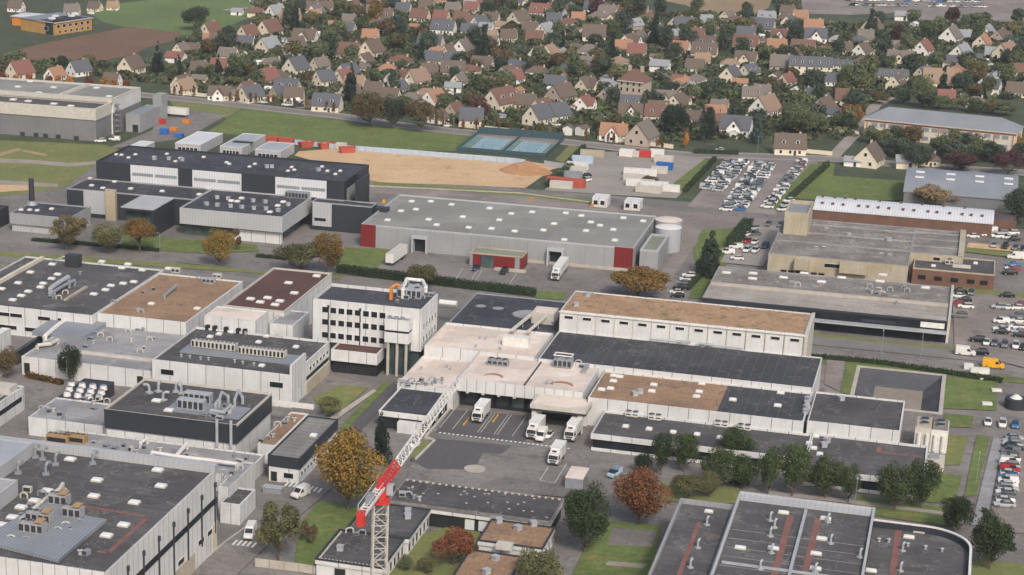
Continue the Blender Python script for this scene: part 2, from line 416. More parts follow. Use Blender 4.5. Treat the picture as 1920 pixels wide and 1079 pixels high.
# south road, along the blocks
ys = P(1700, 655).y
sheet('road', [(-700, ys-5), (260, ys-5), (260, ys+5), (-700, ys+5)], 'road_asphalt', world=True)
yn = P(240, 478).y
sheet('verge', [P(-60, 468)[:2], P(640, 517)[:2], P(640, 524)[:2], P(-60, 478)[:2]], 'rough_grass', world=True)
sheet('verge', [P(1540, 672)[:2], P(1930, 712)[:2], P(1930, 722)[:2], P(1540, 682)[:2]], 'lawn', world=True)
sheet('verge', [P(1520, 626)[:2], P(1790, 652)[:2], P(1790, 657)[:2], P(1520, 631)[:2]], 'rough_grass', world=True)
sheet('road_marking', [(P(1905, 700).x, ys-3.5), (P(1905, 700).x+4, ys-3.5), (P(1905, 700).x+4, ys+3.5), (P(1905, 700).x, ys+3.5)], 'dirty_white', world=True)
sheet('lawn', [(232, 438), (300, 445), (480, 458), (486, 472), (380, 475), (228, 466)], 'lawn')
sheet('road', [(480, 488), (620, 500), (700, 508), (1060, 540), (1060, 552), (640, 515), (480, 508), (330, 492), (330, 480)], 'asphalt')
sheet('lawn', [(648, 464), (738, 468), (706, 503), (622, 498)], 'lawn')
sheet('verge', [(1005, 545), (1062, 548), (1056, 562), (1003, 560)], 'lawn')
sheet('lawn', [(1316, 430), (1400, 428), (1370, 480), (1330, 560), (1290, 560), (1310, 520), (1300, 470)], 'lawn')
sheet('lane', [(1262, 425), (1310, 450), (1290, 480), (1236, 556), (1210, 556), (1262, 478)], 'lot_asphalt')
sheet('lawn', [(1575, 735), (1590, 672), (1612, 676), (1598, 742)], 'lawn')
sheet('path', [(1545, 720), (1552, 668), (1586, 672), (1572, 733)], 'lot_asphalt')
sheet('lawn', [(1770, 706), (1870, 716), (1868, 770), (1766, 766)], 'lawn')
sheet('lawn', [(1770, 776), (1826, 780), (1820, 802), (1768, 800)], 'lawn')
sheet('lawn', [(1778, 815), (1816, 818), (1800, 872), (1768, 872)], 'rough_grass')
sheet('lawn', [(1742, 885), (1804, 892), (1790, 945), (1700, 940)], 'lawn')
sheet('lawn', [(1610, 930), (1800, 955), (1800, 990), (1590, 960)], 'lawn')
sheet('path', [(1440, 920), (1600, 938), (1790, 962), (1790, 968), (1600, 945), (1440, 927)], 'pavement')
sheet('lawn', [(1832, 815), (1856, 818), (1830, 930), (1808, 930)], 'lawn')
sheet('pavement', [(1862, 822), (1882, 824), (1848, 985), (1822, 985)], 'grey_membrane')
sheet('car_park', [(1884, 815), (2000, 820), (2000, 1000), (1850, 1000)], 'lot_asphalt')
sheet('lawn', [(1780, 1040), (1930, 1060), (1930, 1200), (1780, 1200)], 'rough_grass')
sheet('lawn', [(1240, 905), (1385, 915), (1385, 945), (1240, 940)], 'rough_grass')
sheet('lawn', [(1125, 975), (1240, 985), (1215, 1100), (1060, 1100)], 'lawn')
sheet('path', [(1150, 990), (1232, 995), (1222, 1026), (1140, 1022)], 'asphalt')
sheet('path', [(1140, 1052), (1215, 1058), (1205, 1066), (1135, 1060)], 'pavement')
sheet('lawn', [(560, 985), (600, 938), (700, 955), (655, 1000), (605, 1068), (552, 1068)], 'lawn')
sheet('lawn', [(700, 1005), (800, 1000), (900, 970), (900, 1100), (690, 1100)], 'rough_grass')
sheet('lawn', [(588, 745), (640, 722), (692, 726), (640, 770), (610, 780)], 'rough_grass')
sheet('lawn', [(636, 802), (720, 716), (734, 718), (650, 806)], 'lawn')
sheet('path', [(652, 806), (738, 716), (756, 720), (672, 812)], 'dark_asphalt')
sheet('path', [(616, 785), (700, 730), (706, 733), (626, 790)], 'concrete')
# loading yard
sheet('loading_yard', [(770, 870), (836, 775), (985, 790), (1108, 845), (1090, 935), (760, 905)], 'asphalt')
sheet('loading_yard', [(768, 862), (812, 822), (960, 836), (940, 852), (905, 850), (890, 880), (800, 880)], 'dark_asphalt')
sheet('loading_yard', [(816, 812), (845, 768), (990, 780), (985, 833)], 'dark_asphalt')
for k in range(30):
    p = P(822+k*8.3, 814.5+k*1.02)
    sheet('parking_marking', [(p.x, p.y), (p.x+.6, p.y), (p.x+.6, p.y+.75), (p.x, p.y+.75)], 'white_paint', world=True)
y0_, y1_ = P(892, 815).y+.8, P(870, 770).y
for px in (822, 846, 893, 899, 924, 930, 958):
    p = P(px, 815+.12*(px-892))
    sheet('parking_marking', [(p.x, y0_), (p.x+.16, y0_), (p.x+.16, y1_), (p.x, y1_)], 'dirty_white', world=True)
for a, b_ in (((1012, 903), (1028, 878)), ((1040, 908), (1062, 872)), ((1012, 903), (1040, 908))):
    ribbon('parking_marking', [a, b_], .18, 'dirty_white')
p = P(890, 882)
c = MB(); c.cyl(p.x, p.y, .02, .42, 2.4, 2.4, 28); o = c.build('manhole_cover', 'concrete'); tag(o, 'round pale concrete slab set in the loading yard', 'slab')
# warehouse forecourt bays and access road crossings
for px in (868, 896, 904, 968):
    ribbon('parking_marking', [(px, 505+.1*(px-868)), (px-16, 530+.1*(px-868))], .2, 'dirty_white')
sheet('road', [(520, 905), (640, 900), (600, 935), (540, 985), (400, 1120), (300, 1120), (430, 1010)], 'asphalt')
def crossing(pts):
    for px, py in pts:
        p = P(px, py); sheet('road_marking', [(p.x, p.y), (p.x+.5, p.y), (p.x+.5, p.y+2.6), (p.x, p.y+2.6)], 'white_paint', world=True)
crossing([(532, 914), (540, 915), (548, 916), (571, 920), (578, 922), (586, 924), (594, 926)])
crossing([(434, 1024), (443, 1025), (452, 1026), (461, 1027), (470, 1029)])
ribbon('kerb_strip', [(352, 1079), (420, 1020), (468, 985)], .5, 'concrete')
# ground between industrial roofs at far right, behind the car parks
sheet('car_park', [(1785, 545), (1960, 560), (1960, 700), (1790, 655)], 'lot_asphalt')
sheet('verge', [(1770, 545), (1800, 536), (1960, 556), (1960, 562)], 'rough_grass')
sheet('earth_patch', [(1816, 455), (1960, 468), (1960, 478), (1812, 464)], 'sand')
sheet('verge', [(1810, 464), (1960, 480), (1960, 490), (1806, 472)], 'rough_grass')
sheet('yard', [(1350, 492), (1392, 425), (1490, 420), (1450, 470), (1430, 500)], 'gravel_yard')
# ------------------------------------------------------------------ flat-roofed buildings
_mc = {}
def win_mesh(w_, h_, face, mats=('white_paint', 'window_glass'), fr=.1):
    k = (round(w_, 2), round(h_, 2), face, mats)
    if k in _mc: return _mc[k]
    b = MB()
    def pt(u, z, d): return (u, -d, z) if face == 'F' else (d, u, z)
    def slab(u0, u1, z0, z1, d, mi):
        q = [pt(u0, z0, d), pt(u1, z0, d), pt(u1, z1, d), pt(u0, z1, d)]
        e = [pt(u0, z0, -.05), pt(u1, z0, -.05), pt(u1, z1, -.05), pt(u0, z1, -.05)]
        b.face(q, mi)
        for i in range(4):
            j = (i+1) % 4; b.face([e[i], e[j], q[j], q[i]], mi)
    slab(-w_/2, w_/2, 0, h_, .035, 1)
    if fr:
        for u0, u1, z0, z1 in ((-w_/2-fr, -w_/2, -fr, h_+fr), (w_/2, w_/2+fr, -fr, h_+fr), (-w_/2, w_/2, -fr, 0), (-w_/2, w_/2, h_, h_+fr)):
            slab(u0, u1, z0, z1, .1, 0)
    _mc[k] = b.mesh('window', mats)
    return _mc[k]
def sky_mesh(sx, sy):
    k = ('sky', sx, sy)
    if k not in _mc:
        b = MB(); b.box(-sx/2, -sy/2, -.1, sx/2, sy/2, .3, 1)
        i = .12
        b.loop([(-sx/2+i, -sy/2+i), (sx/2-i, -sy/2+i), (sx/2-i, sy/2-i), (-sx/2+i, sy/2-i)], [(-sx*.3, -sy*.3), (sx*.3, -sy*.3), (sx*.3, sy*.3), (-sx*.3, sy*.3)], .3, .5, 0)
        b.box(-sx*.36, -sy*.36, .3, sx*.36, sy*.36, .55, 0)
        _mc[k] = b.mesh('skylight', ['skylight_dome', 'dirty_white'])
    return _mc[k]
def vent_mesh(kind=0):
    k = ('vent', kind)
    if k not in _mc:
        b = MB()
        if kind == 0: b.cyl(0, 0, -.1, .7, .25, .25, 8).cyl(0, 0, .7, .85, .45, .2, 8)
        elif kind == 1: b.box(-.6, -.6, -.1, .6, .6, .9).box(-.7, -.7, .9, .7, .7, 1.05)
        else: b.path([(0, 0, 0), (0, 0, 1.6), (.4, -.5, 2.1), (.9, -1.1, 1.9)], .32, 8).box(-.7, -.7, -.1, .7, .7, .3)
        _mc[k] = b.mesh('vent', 'pale_metal')
    return _mc[k]
class Bld:
    def __init__(s, name, label, p1, p2, h, roof='dark_felt', wall='white_panel', par=.6, cap=None, t=.35, cat='building', world=None, base=0., group=None):
        if world: x0, y0, x1, y1 = world
        else:
            a, b = P(*p1, h), P(*p2, h); x0, x1, y0, y1 = min(a.x, b.x), max(a.x, b.x), min(a.y, b.y), max(a.y, b.y)
        s.x0, s.y0, s.x1, s.y1, s.h, s.par, s.t = x0, y0, x1, y1, h, par, t
        s.W, s.D = x1-x0, y1-y0; s.base = base; s.rz = h-par
        s.root = thing(name, label, cat, (x0, y0, 0), group=group)
        wl = MB()
        for a, b in (((0, 0), (s.W, 0)), ((s.W, 0), (s.W, s.D)), ((s.W, s.D), (0, s.D)), ((0, s.D), (0, 0))):
            wl.face([(*a, base), (*b, base), (*b, s.rz), (*a, s.rz)])
        if base: wl.face([(0, 0, base), (0, s.D, base), (s.W, s.D, base), (s.W, 0, base)])
        s.wall = wl.build('wall', wall, s.root)
        s.roof = MB().box(.02, .02, s.rz-.25, s.W-.02, s.D-.02, s.rz).build('roof', roof, s.root)
        if par > 0:
            s.parapet = MB().ring(-.03, -.03, s.W+.03, s.D+.03, t, s.rz-.02, h).build('parapet', cap or wall, s.root)
    def L(s, px, py, z=None):
        z = s.rz if z is None else z
        p = P(px, py, z); return Vector((p.x-s.x0, p.y-s.y0, z))
    def sky(s, pts, sx=1.5, sy=1.5):
        for q in pts:
            link('skylight', sky_mesh(sx, sy), s.root, s.L(*q))
    def vent(s, pts, kind=0):
        for q in pts: link('vent', vent_mesh(kind), s.root, s.L(*q), random.random()*6)
    def wins(s, face, us, z, w_, h_, mats=('white_paint', 'window_glass'), fr=.1, name='window'):
        me = win_mesh(w_, h_, face, mats, fr)
        for u in us:
            link(name, me, s.root, (u, 0, z) if face == 'F' else (s.W, u, z))
    def panel(s, face, u0, u1, z0, z1, mat, name='cladding_panel', d=.06):
        b = MB()
        if face == 'F': b.box(u0, -d, z0, u1, .0, z1)
        else: b.box(s.W, u0, z0, s.W+d, u1, z1)
        return b.build(name, mat, s.root)
    def u(s, px, py, z): return P(px, py, z).x-s.x0
    def part(s, name, mb, mats, loc=(0, 0, 0)): return mb.build(name, mats, s.root, loc)
def lsp(a, b, n): return [a+(b-a)*i/(n-1) for i in range(n)]
def ahu(s, px, py, w_, d_, h_, mat='pale_metal', fans=0, name='air_handler', rz=0):
    """Rooftop air handling box on a plinth, with louvred front and fans as its own pieces."""
    l = s.L(px, py); b = MB()
    b.box(-w_/2, -d_/2, .25, w_/2, d_/2, h_).box(-w_/2+.2, -d_/2+.2, -.05, w_/2-.2, d_/2-.2, .25)
    o = b.build(name, mat, s.root, l, rz)
    g = MB(); n = max(2, int(w_/1.1))
    for i in range(n):
        c = -w_/2+(i+.5)*w_/n
        g.box(c-w_/n*.36, -d_/2-.03, .5, c+w_/n*.36, -d_/2+.02, h_-.3)
    g.build('louvre', 'dark_metal', o)
    for i in range(fans):
        c = -w_/2+(i+.5)*w_/fans
        MB().cyl(c, 0, h_, h_+.3, min(.75, w_/fans*.42), n=12, top=1).build('fan', ['grey_metal', 'dark_metal'], o)
    return o
def duct(s, pts, r=.4, mat='pale_metal', dz=1.0):
    """A run of round duct over the roof with bends at its ends."""
    q = [s.L(*p) for p in pts]; b = MB(); up = Vector((0, 0, dz))
    b.tube(q[0], q[0]+up, r); b.path([v+up for v in q], r); b.tube(q[-1]+up, q[-1], r)
    return s.part('duct', b, mat)
def cluster(s, pts, seed=1):
    """Small plant: mixed boxes, cowls and pipe bends scattered as in the photograph."""
    rr = random.Random(seed)
    for k, q in enumerate(pts):
        l = s.L(*q); ty = rr.choice('bbcpp'); b = MB()
        if ty == 'b':
            x, y, z = rr.uniform(.5, 1.2), rr.uniform(.4, .9), rr.uniform(.7, 1.6); b.box(-x, -y, -.05, x, y, z).box(-x*.8, -y-.04, .2, x*.8, -y, z-.2, 1)
        elif ty == 'c': b.cyl(0, 0, -.05, 1.2, .45, .45, 10).cyl(0, 0, 1.2, 1.5, .75, .4, 10, 0, 1)
        else: b.path([(-.9, 0, 0), (-.9, 0, 1.1), (-.3, .1, 1.6), (.6, .2, 1.6), (1., .3, 1.1), (1., .3, 0)], .22, 8)
        ro_ = b.build('roof_unit', [rr.choice(['grey_metal', 'grey_metal', 'dirty_white', 'pale_metal']), 'dark_metal'], s.root, l, rr.uniform(-.3, .3)); ro_.scale = (.78, .78, .72)
# ---- four storey office
B = Bld('office_block', 'white four storey office block with three rows of small square windows', (586, 560), (821, 551), 17.5, 'blue_black_felt', 'white_panel', .8, base=6.2)
us = [B.u(605+17.1*k, 584, 15) for k in range(8)]
for zr in (7.3, 10.8, 14.1): B.wins('F', us, zr, 1.55, 1.5)
for zr in (8.3, 11.6): B.wins('R', lsp(2.2, 13.2, 5), zr, 1.2, 1.5)
b = MB()
for px in (614.5, 681): b.box(B.u(px, 575, 16)-.12, -.22, 6.2, B.u(px, 575, 16)+.12, -.01, 16).cyl(B.u(px, 575, 16), -.25, 15.4, 16.2, .3, n=8)
B.part('downpipe', b, 'dark_metal')
B.part('ground_floor', MB().box(.8, .8, 0, B.W-.6, B.D-.6, 6.2), 'green_glass')
# projecting lift lobby
jx0, jx1, jy0 = B.W-8.7, B.W-2.3, -3.6
b = MB(); b.box(jx0, jy0, 9.0, jx1, -.03, 11.7, 0).box(jx0+.15, jy0+.15, 11.7, jx1-.15, -.03, 12.3, 1).box(jx0, jy0, 12.3, jx1, -.03, 14.8, 0, 2).ring(jx0-.03, jy0-.03, jx1+.03, -.05, .3, 14.78, 15.2, 0)
B.part('lift_lobby', b, ['white_panel', 'dark_interior', 'grey_membrane'])
for i in range(3): B.part('column', MB().cyl(0, 0, 0, 9.0, .4, n=10), 'concrete', (jx0+.8+i*2.4, jy0+.7, 0))
B.part('stair_tower', MB().box(jx0+.3, jy0+1.8, 0, jx1-.3, -.1, 8.9), 'green_glass')
for px, py in ((733, 596), (748, 594), (757, 598)): B.part('roof_box', MB().box(-.5, -.4, 0, .5, .4, .8), 'grey_metal', (P(px, py, 14.8).x-B.x0, -1.8, 14.8))
ahu(B, 770, 557, 6.5, 3.6, 2.4, 'pale_metal', 2); ahu(B, 784, 548, 4.5, 2.5, 2.0, 'pale_metal', 2); ahu(B, 806, 556, 3.0, 2.0, 1.2, 'grey_metal', 1)
duct(B, [(755, 560), (762, 540), (792, 543), (798, 556)], .5, 'white_paint', 2.4); duct(B, [(748, 553), (765, 535)], .4, 'dirty_white', 1.6)
l = B.L(734, 562); B.part('lift_hoist', MB().box(-.5, -.4, 0, .3, .4, 3.4).path([(-.1, 0, 3.2), (.9, .6, 4.0), (2.0, 1.0, 3.6)], .36, 10), 'orange_paint', l)
cluster(B, [(762, 561), (776, 560), (790, 560), (798, 550), (745, 566)], 3)
OFF = B
B = Bld('link_corridor', 'low white link corridor in front of the office block', (620, 655), (722, 650), 6.4, 'red_brown_felt', 'white_panel', .5, base=3.4)
B.part('ground_floor', MB().box(.4, 1.0, 0, B.W-.4, B.D, 3.4), 'dark_interior')
# ---- hall with the brown roof, ribbed roof, gravel roof in front of it
HALL = B = Bld('brown_roofed_hall', 'long white hall with a weathered brown roof and one small window per bay', (1050, 582), (1523, 588), 13.7, 'brown_gravel', 'white_panel', .25)
n = 13
B.wins('F', [(k+.5)*B.W/n for k in range(n)], 11.6, 2.2, .75)
for k in range(n+1):
    x = k*B.W/n; B.part('pilaster', MB().box(max(0, x-.12), -.12, 8, min(B.W, x+.12), 0, 13.4), 'dirty_white')
B.part('gutter', MB().box(-.2, -.35, 13.2, B.W+.3, -.04, 13.55), 'white_paint')
B.part('end_wall', MB().box(B.W+.04, -.3, 0, B.W+.75, B.D+.2, 13.9), 'dirty_white')
B.vent([(1080, 574), (1100, 556)], 1)
RIB = B = Bld('ribbed_roof_block', 'low block with a ribbed black roof at the foot of the brown roofed hall', (1012, 668), (1541, 673), 8.2, 'ribbed_felt', 'white_panel', .3, world=(P(1012, 668, 8.2).x, (P(1012, 668, 8.2).y+P(1540, 735, 8.2).y)/2, P(1541, 673, 8.2).x, HALL.y0-.02))
B.vent([(1190, 633), (1202, 635), (1214, 636), (1226, 637)], 1); B.vent([(1275, 645), (1290, 646), (1318, 650), (1330, 651)], 1)
B.part('pipe_rail', MB().path([(24, B.D-1.5, 8.9), (34, B.D-1.5, 8.9)], .25).path([(36, B.D-1.2, 8.8), (48, B.D-1.2, 8.8)], .2), 'pale_metal')
GRV = B = Bld('gravel_roofed_block', 'white panelled block with tan gravel on half its roof and rows of rooflights', None, None, 7, 'ribbed_felt', 'white_panel', .4, world=(P(1100, 748, 7).x, (P(1133, 752, 7).y+P(1510, 788, 7).y)/2, P(1523, 736, 7).x, RIB.y0-.02))
g1 = B.L(1358, 740).x
B.part('gravel_bed', MB().box(.4, .4, 6.55, g1, B.D-.05, 6.62), 'tan_gravel')
B.sky([(1151, 706), (1162, 708), (1150, 716), (1226, 723), (1222, 735), (1145, 730), (1128, 732), (1316, 721), (1311, 736), (1306, 745), (1385, 723), (1374, 751), (1464, 738), (1458, 762), (1372, 713)], 1.8, 1.4)
B.vent([(1200, 738), (1190, 742)], 1); B.vent([(1515, 752), (1513, 760), (1512, 768), (1511, 775)], 1)
B = Bld('dark_roofed_block', 'short white panelled block with a plain black roof beside the pond', (1513, 789), (1697, 752), 7, 'dark_felt', 'white_panel', .4)
B.vent([(1577, 751)], 1)
END = B
B = Bld('front_range', 'long low range with a black roof, white fascia and dark glazing facing the loading yard', None, None, 4.2, 'dark_felt', 'white_panel', .5, cap='white_panel', base=2.9,
        world=(P(1107, 813, 4.2).x, P(1107, 813, 4.2).y, P(1508, 868, 4.2).x, GRV.y0-.02))
B.part('glazing', MB().box(.5, .6, .7, B.W-.3, B.D, 2.9), 'window_glass'); B.part('plinth', MB().box(.3, .3, 0, B.W-.2, B.D, .7), 'white_panel')
B.sky([(1173, 801), (1217, 806), (1262, 812), (1307, 816), (1272, 788), (1317, 793), (1350, 822), (1395, 826)], 1.5, 1.5)
for q in ((1185, 781), (1228, 787), (1352, 800), (1395, 806)): ahu(B, q[0], q[1], 3.2, 1.4, 1.1, 'white_paint', 2)
FRN = B
B = Bld('front_range', 'low black roofed range with white fascia behind the tree row, beside the cooling towers', None, None, 4.2, 'charcoal_felt', 'white_panel', .5, base=2.9,
        world=(FRN.x1+.02, P(1611, 890, 4.2).y, P(1735, 880, 4.2).x, END.y0-.02))
B.part('glazing', MB().box(.3, .6, .7, B.W-.5, B.D, 2.9), 'window_glass'); B.part('plinth', MB().box(.2, .3, 0, B.W-.3, B.D, .7), 'white_panel')
B.sky([(1530, 820), (1526, 842), (1537, 853), (1517, 833)], 1.5, 1.3); B.vent([(1550, 830), (1545, 838)], 1)
B.part('roof_stripe', MB().box(B.W-10, B.D-7, 3.7, B.W-1, B.D-6, 3.72).box(B.W-11, B.D-7, 3.7, B.W-10, B.D-3, 3.72), 'roof_red_stripe')
# ---- docks
DOCK = B = Bld('loading_dock', 'pale roofed loading dock with five dark bays and a white panelled fascia', (857, 710), (1125, 686), 7.7, 'pale_pink_membrane', 'white_panel_fine', .35, base=4.6)
B.part('dock_wall', MB().box(.2, 3.0, 0, B.W-.2, B.D, 4.6), 'dark_interior')
for k in range(5):
    x = 1.6+k*3.9
    d_ = MB().box(x, 2.9, .9, x+3.0, 3.0, 4.3).build('dock_door', 'green_glass' if k % 2 else 'dark_cladding', B.root)
    MB().box(x-.25, 2.6, .7, x, 3.0, 4.5).box(x+3.0, 2.6, .7, x+3.25, 3.0, 4.5).box(x-.25, 2.6, 4.5, x+3.25, 3.0, 4.58).build('dock_seal', 'black_rubber', d_)
for k in range(4): B.part('flood_lamp', MB().box(-.35, -.3, 4.1, .35, .3, 4.6), 'white_paint', (2.6+3.9*k, .6, 0))
jx = B.L(1086, 690).x-4.2
B.part('roof_joint', MB().box(B.L(1000, 700).x-.2, .4, 7.36, B.L(1000, 700).x+.2, B.D-.4, 7.5), 'dark_metal')
ahu(B, 934, 685, 5.2, 2.0, 1.5, 'grey_metal', 3); ahu(B, 1056, 688, 4.6, 3.0, 2.2, 'grey_metal', 2); B.part('duct', MB().box(-.5, -3, 0, .5, 3, .8), 'grey_metal', B.L(1098, 694))
B.part('rail', MB().path([(-2.2, -1.2, 2.6), (2.2, -1.2, 2.6), (2.2, 1.2, 2.6), (-2.2, 1.2, 2.6), (-2.2, -1.2, 2.6)], .18, 6), 'white_paint', B.L(1056, 684))
for q, c in (((925, 706), 2.4), ((1053, 722), 2.8)):
    cr = MB(); n_ = 12
    for k in range(n_):
        a0, a1 = 3.4*k/n_-.2, 3.4*(k+1)/n_-.2; w0, w1 = .75*math.sin(math.pi*k/n_)+.1, .75*math.sin(math.pi*(k+1)/n_)+.1
        cr.face([(c*math.cos(a0), c*math.sin(a0), .015), (c*math.cos(a0)*(1-w0*.5), c*math.sin(a0)*(1-w0*.5)-.4, .015), (c*math.cos(a1)*(1-w1*.5), c*math.sin(a1)*(1-w1*.5)-.4, .015), (c*math.cos(a1), c*math.sin(a1), .015)][::-1])
    B.part('rust_stain', cr, plain('rust_stain', '#9c6f60', .9, scale=.6, var=.3) and 'rust_stain', B.L(*q))
cluster(B, [(1084, 684), (1092, 690), (1030, 722)], 9)
CAN = B = Bld('truck_gatehouse', 'open white canopy on columns over the parked trucks', (994, 758), (1112, 750), 6.2, 'pale_pink_membrane', 'dirty_white', .5, base=5.2)
B.part('fascia', MB().box(.1, .1, 4.6, B.W-.1, B.D-.1, 5.2), 'dark_metal')
for u_ in (.8, B.W-1.6):
    for v in (1.0, B.D-1.5): B.part('column', MB().box(u_-.45, v-.45, 0, u_+.75, v+.45, 4.6), 'white_paint')
B.part('back_wall', MB().box(.4, B.D-.4, 0, B.W-.4, B.D-.2, 4.6), 'dark_interior')
PINK = B = Bld('pale_roofed_block', 'cream roofed block with white ducts between the office and the brown roofed hall', None, None, 8.2, 'pale_pink_membrane', 'white_panel', .5,
        world=(P(795, 648, 8.2).x, P(795, 648, 8.2).y, P(1040, 622, 8.2).x-.05, P(833, 604, 8.2).y))
B.part('duct_box', MB().box(-3.4, -1.2, 0, 3.4, 1.2, 2.4), 'white_paint', B.L(968, 648))
b = MB(); a0, a1 = B.L(960, 630), B.L(999, 598); b.tube(a0+Vector((0, 0, 1.6)), a1+Vector((0, 0, 1.6)), .5); b.tube(a0+Vector((4.2, .3, 1.6)), a1+Vector((4.2, .3, 1.6)), .45)
for f in (.1, .5, .9):
    p_ = a0.lerp(a1, f); b.box(p_.x-.1, p_.y-.1, p_.z, p_.x+.1, p_.y+.1, p_.z+1.4).box(p_.x+4.1, p_.y-.1, p_.z, p_.x+4.3, p_.y+.1, p_.z+1.4)
B.part('duct', b, 'dirty_white'); B.vent([(900, 636), (911, 637), (938, 657), (892, 652)], 0)
TER = B = Bld('terrace_block', 'low block with a cream roof terrace beside the crane jib', None, None, 5.4, 'pale_pink_membrane', 'white_panel', .4,
        world=(P(744, 719, 5.4).x, P(744, 719, 5.4).y, DOCK.x0-.02, PINK.y0-.02))
cluster(B, [(752+6.4*k, 719-.3*k+(k % 3)*2.6) for k in range(13)], 5); cluster(B, [(756+7*k, 724) for k in range(8)], 6)
B.vent([(790, 693), (838, 690), (845, 694)], 0)
B = Bld('black_roofed_annexe', 'small annexe with a black roof under the crane jib', (710, 770), (846, 731), 4.5, 'blue_black_felt', 'white_panel', .3, base=3.2, cap='white_paint')
B.part('ground_floor', MB().box(.6, .8, 0, B.W-.3, B.D, 3.2), 'dark_interior'); B.part('entrance_block', MB().box(5, -1.4, 0, 10.5, .7, 2.6), 'white_panel')
B.wins('R', lsp(1.5, B.D-1.5, 4), 1.2, 1.8, 1.2)
B = Bld('flat_black_roof_block', 'wide low block with a black roof behind the cream roofed block', None, None, 7.4, 'blue_black_felt', 'grey_panel', .25,
        world=(P(843, 603, 7.4).x, PINK.y1+.02, HALL.x0-.1, P(880, 548, 7.4).y))
B.part('repair_patch', MB().cyl(0, 0, .012, .02, 4.2, 4.2, 18).cyl(-9, 3, .012, .02, 1.6, 1.6, 10).cyl(-14, 3.5, .012, .02, 1.5, 1.5, 9), 'grey_membrane', B.L(990, 590))
ahu(B, 1010, 594, 3.2, 2.2, 1.5, 'dirty_white', 1); cluster(B, [(1030, 604), (1036, 610), (1022, 606)], 12)
x_ = B
B = Bld('roof_plant_room', 'small cream plant room on the black roof by the brown hall', (997, 586), (1048, 578), 10.2, 'pale_pink_membrane', 'dirty_white', .3, base=7.2)
B = Bld('small_black_roof_block', 'small black roofed block between the office and the hedge', None, None, 6, 'dark_felt', 'grey_panel', .3, world=(OFF.x1+.3, P(840, 603, 6).y, x_.x0-.3, P(880, 548, 6).y))
B.part('white_tank', MB().tube((0, 0, .8), (5, 0, .8), .8, 10), 'white_paint', B.L(824, 572))
# ---- west complex
WST = B = Bld('white_workshop', 'white workshop with a black roof, two long rows of cooling units and ribbon windows', (284, 674), (618, 640), 8.5, 'dark_felt', 'white_panel', .5)
B.wins('F', [4.2, B.W-4.0], 4.9, 3.4, 1.4)
B.wins('R', lsp(14, B.D-2, 6), 5.6, 1.6, .9); B.wins('R', [20], 3.6, 18, 1.0, fr=0); B.wins('R', [5, 10], 1.0, 1.2, 2.2)
B.part('tall_wall', MB().box(B.W-.6, -.04, .1, B.W+.05, 10.5, 11.0), 'white_panel_fine')
B.part('base_wall', MB().box(B.W, 11, 0, B.W+.25, B.D, 3.2), 'beige_render')
B.part('platform', MB().box(4, 8.5, 8.1, B.W-1, 15.5, 8.5), 'zinc_sheet')
for x0 in (0, 1):
    a, c = (B.L(358, 655), B.L(437, 667)) if x0 == 0 else (B.L(446, 668), B.L(530, 680))
    W_ = (c-a).x; o = B.part('cooling_unit', MB().box(0, 0, .3, W_, 2.4, 1.9), 'dirty_white', a+Vector((0, 0, .4)))
    g = MB(); k = int(W_/1.0)
    for i in range(k): g.box((i+.2)*W_/k, -.03, .5, (i+.75)*W_/k, .01, 1.8)
    g.build('louvre', 'dark_interior', o)
    g = MB()
    for i in range(k): g.cyl((i+.5)*W_/k, 1.2, 1.9, 2.15, .4, n=10, top=1)
    g.build('fan', ['grey_metal', 'dark_metal'], o)
B.sky([(394, 633), (411, 628), (434, 624), (485, 643), (500, 632), (555, 652), (491, 687)], 1.5, 1.5); B.vent([(340, 670), (356, 672), (376, 675), (391, 676), (440, 680), (455, 683), (476, 686), (460, 628), (520, 632)], 0)
DRK = B = Bld('dark_clad_block', 'flat block clad in dark blue grey metal with ducts and louvred boxes on its roof', (195, 767), (510, 737), 10, 'dark_felt', 'dark_cladding', .5, cap='dirty_white', base=5.4)
MB().box(-.05, -.06, 9.45, B.W+.06, -.03, 10.02).build('front_fascia', 'dark_cladding', B.root)
B.part('base_wall', MB().box(.3, .4, 0, B.W-.4, B.D, 5.4), 'white_panel')
ahu(B, 360, 768, 6.5, 2.2, 2.5, 'pale_metal'); ahu(B, 372, 755, 6.5, 2.2, 2.5, 'pale_metal'); B.part('platform', MB().box(-9, -4, .1, 9, 4, .35), 'zinc_sheet', B.L(390, 770))
for q in ([(410, 765), (416, 748), (428, 756)], [(440, 762), (447, 745), (455, 758)], [(396, 782), (420, 786), (432, 772)], [(404, 770), (412, 760)]): duct(B, q, .36, 'pale_metal', 1.6)
cluster(B, [(384, 779), (392, 783), (402, 784), (412, 786), (425, 777), (434, 768), (422, 766), (410, 774)], 21)
B.sky([(294, 753), (317, 771)], 2.2, 1.6); B.vent([(306, 751), (280, 737), (297, 735), (330, 735), (340, 738)], 2)
for px, py in ((412, 830), (446, 826)): B.part('flue', MB().cyl(0, 0, 4.8, 11.2, .35, n=8), 'pale_metal', (B.u(px, py, 5), -.8, 0))
LOW = B = Bld('grey_roofed_range', 'low grey roofed range crowded with pipes between dark clad block and corner building', None, None, 4.0, 'grey_membrane', 'white_panel_fine', .3,
        world=(P(95, 815, 4.).x, P(250, 868, 4.).y, P(480, 868, 4.).x, DRK.y0-.3))
cluster(B, [(200, 838), (215, 842), (232, 838), (246, 846), (256, 850), (270, 842), (352, 858), (362, 862), (392, 866), (430, 868), (440, 858), (450, 866), (462, 862), (300, 846), (176, 832), (330, 852)], 31)
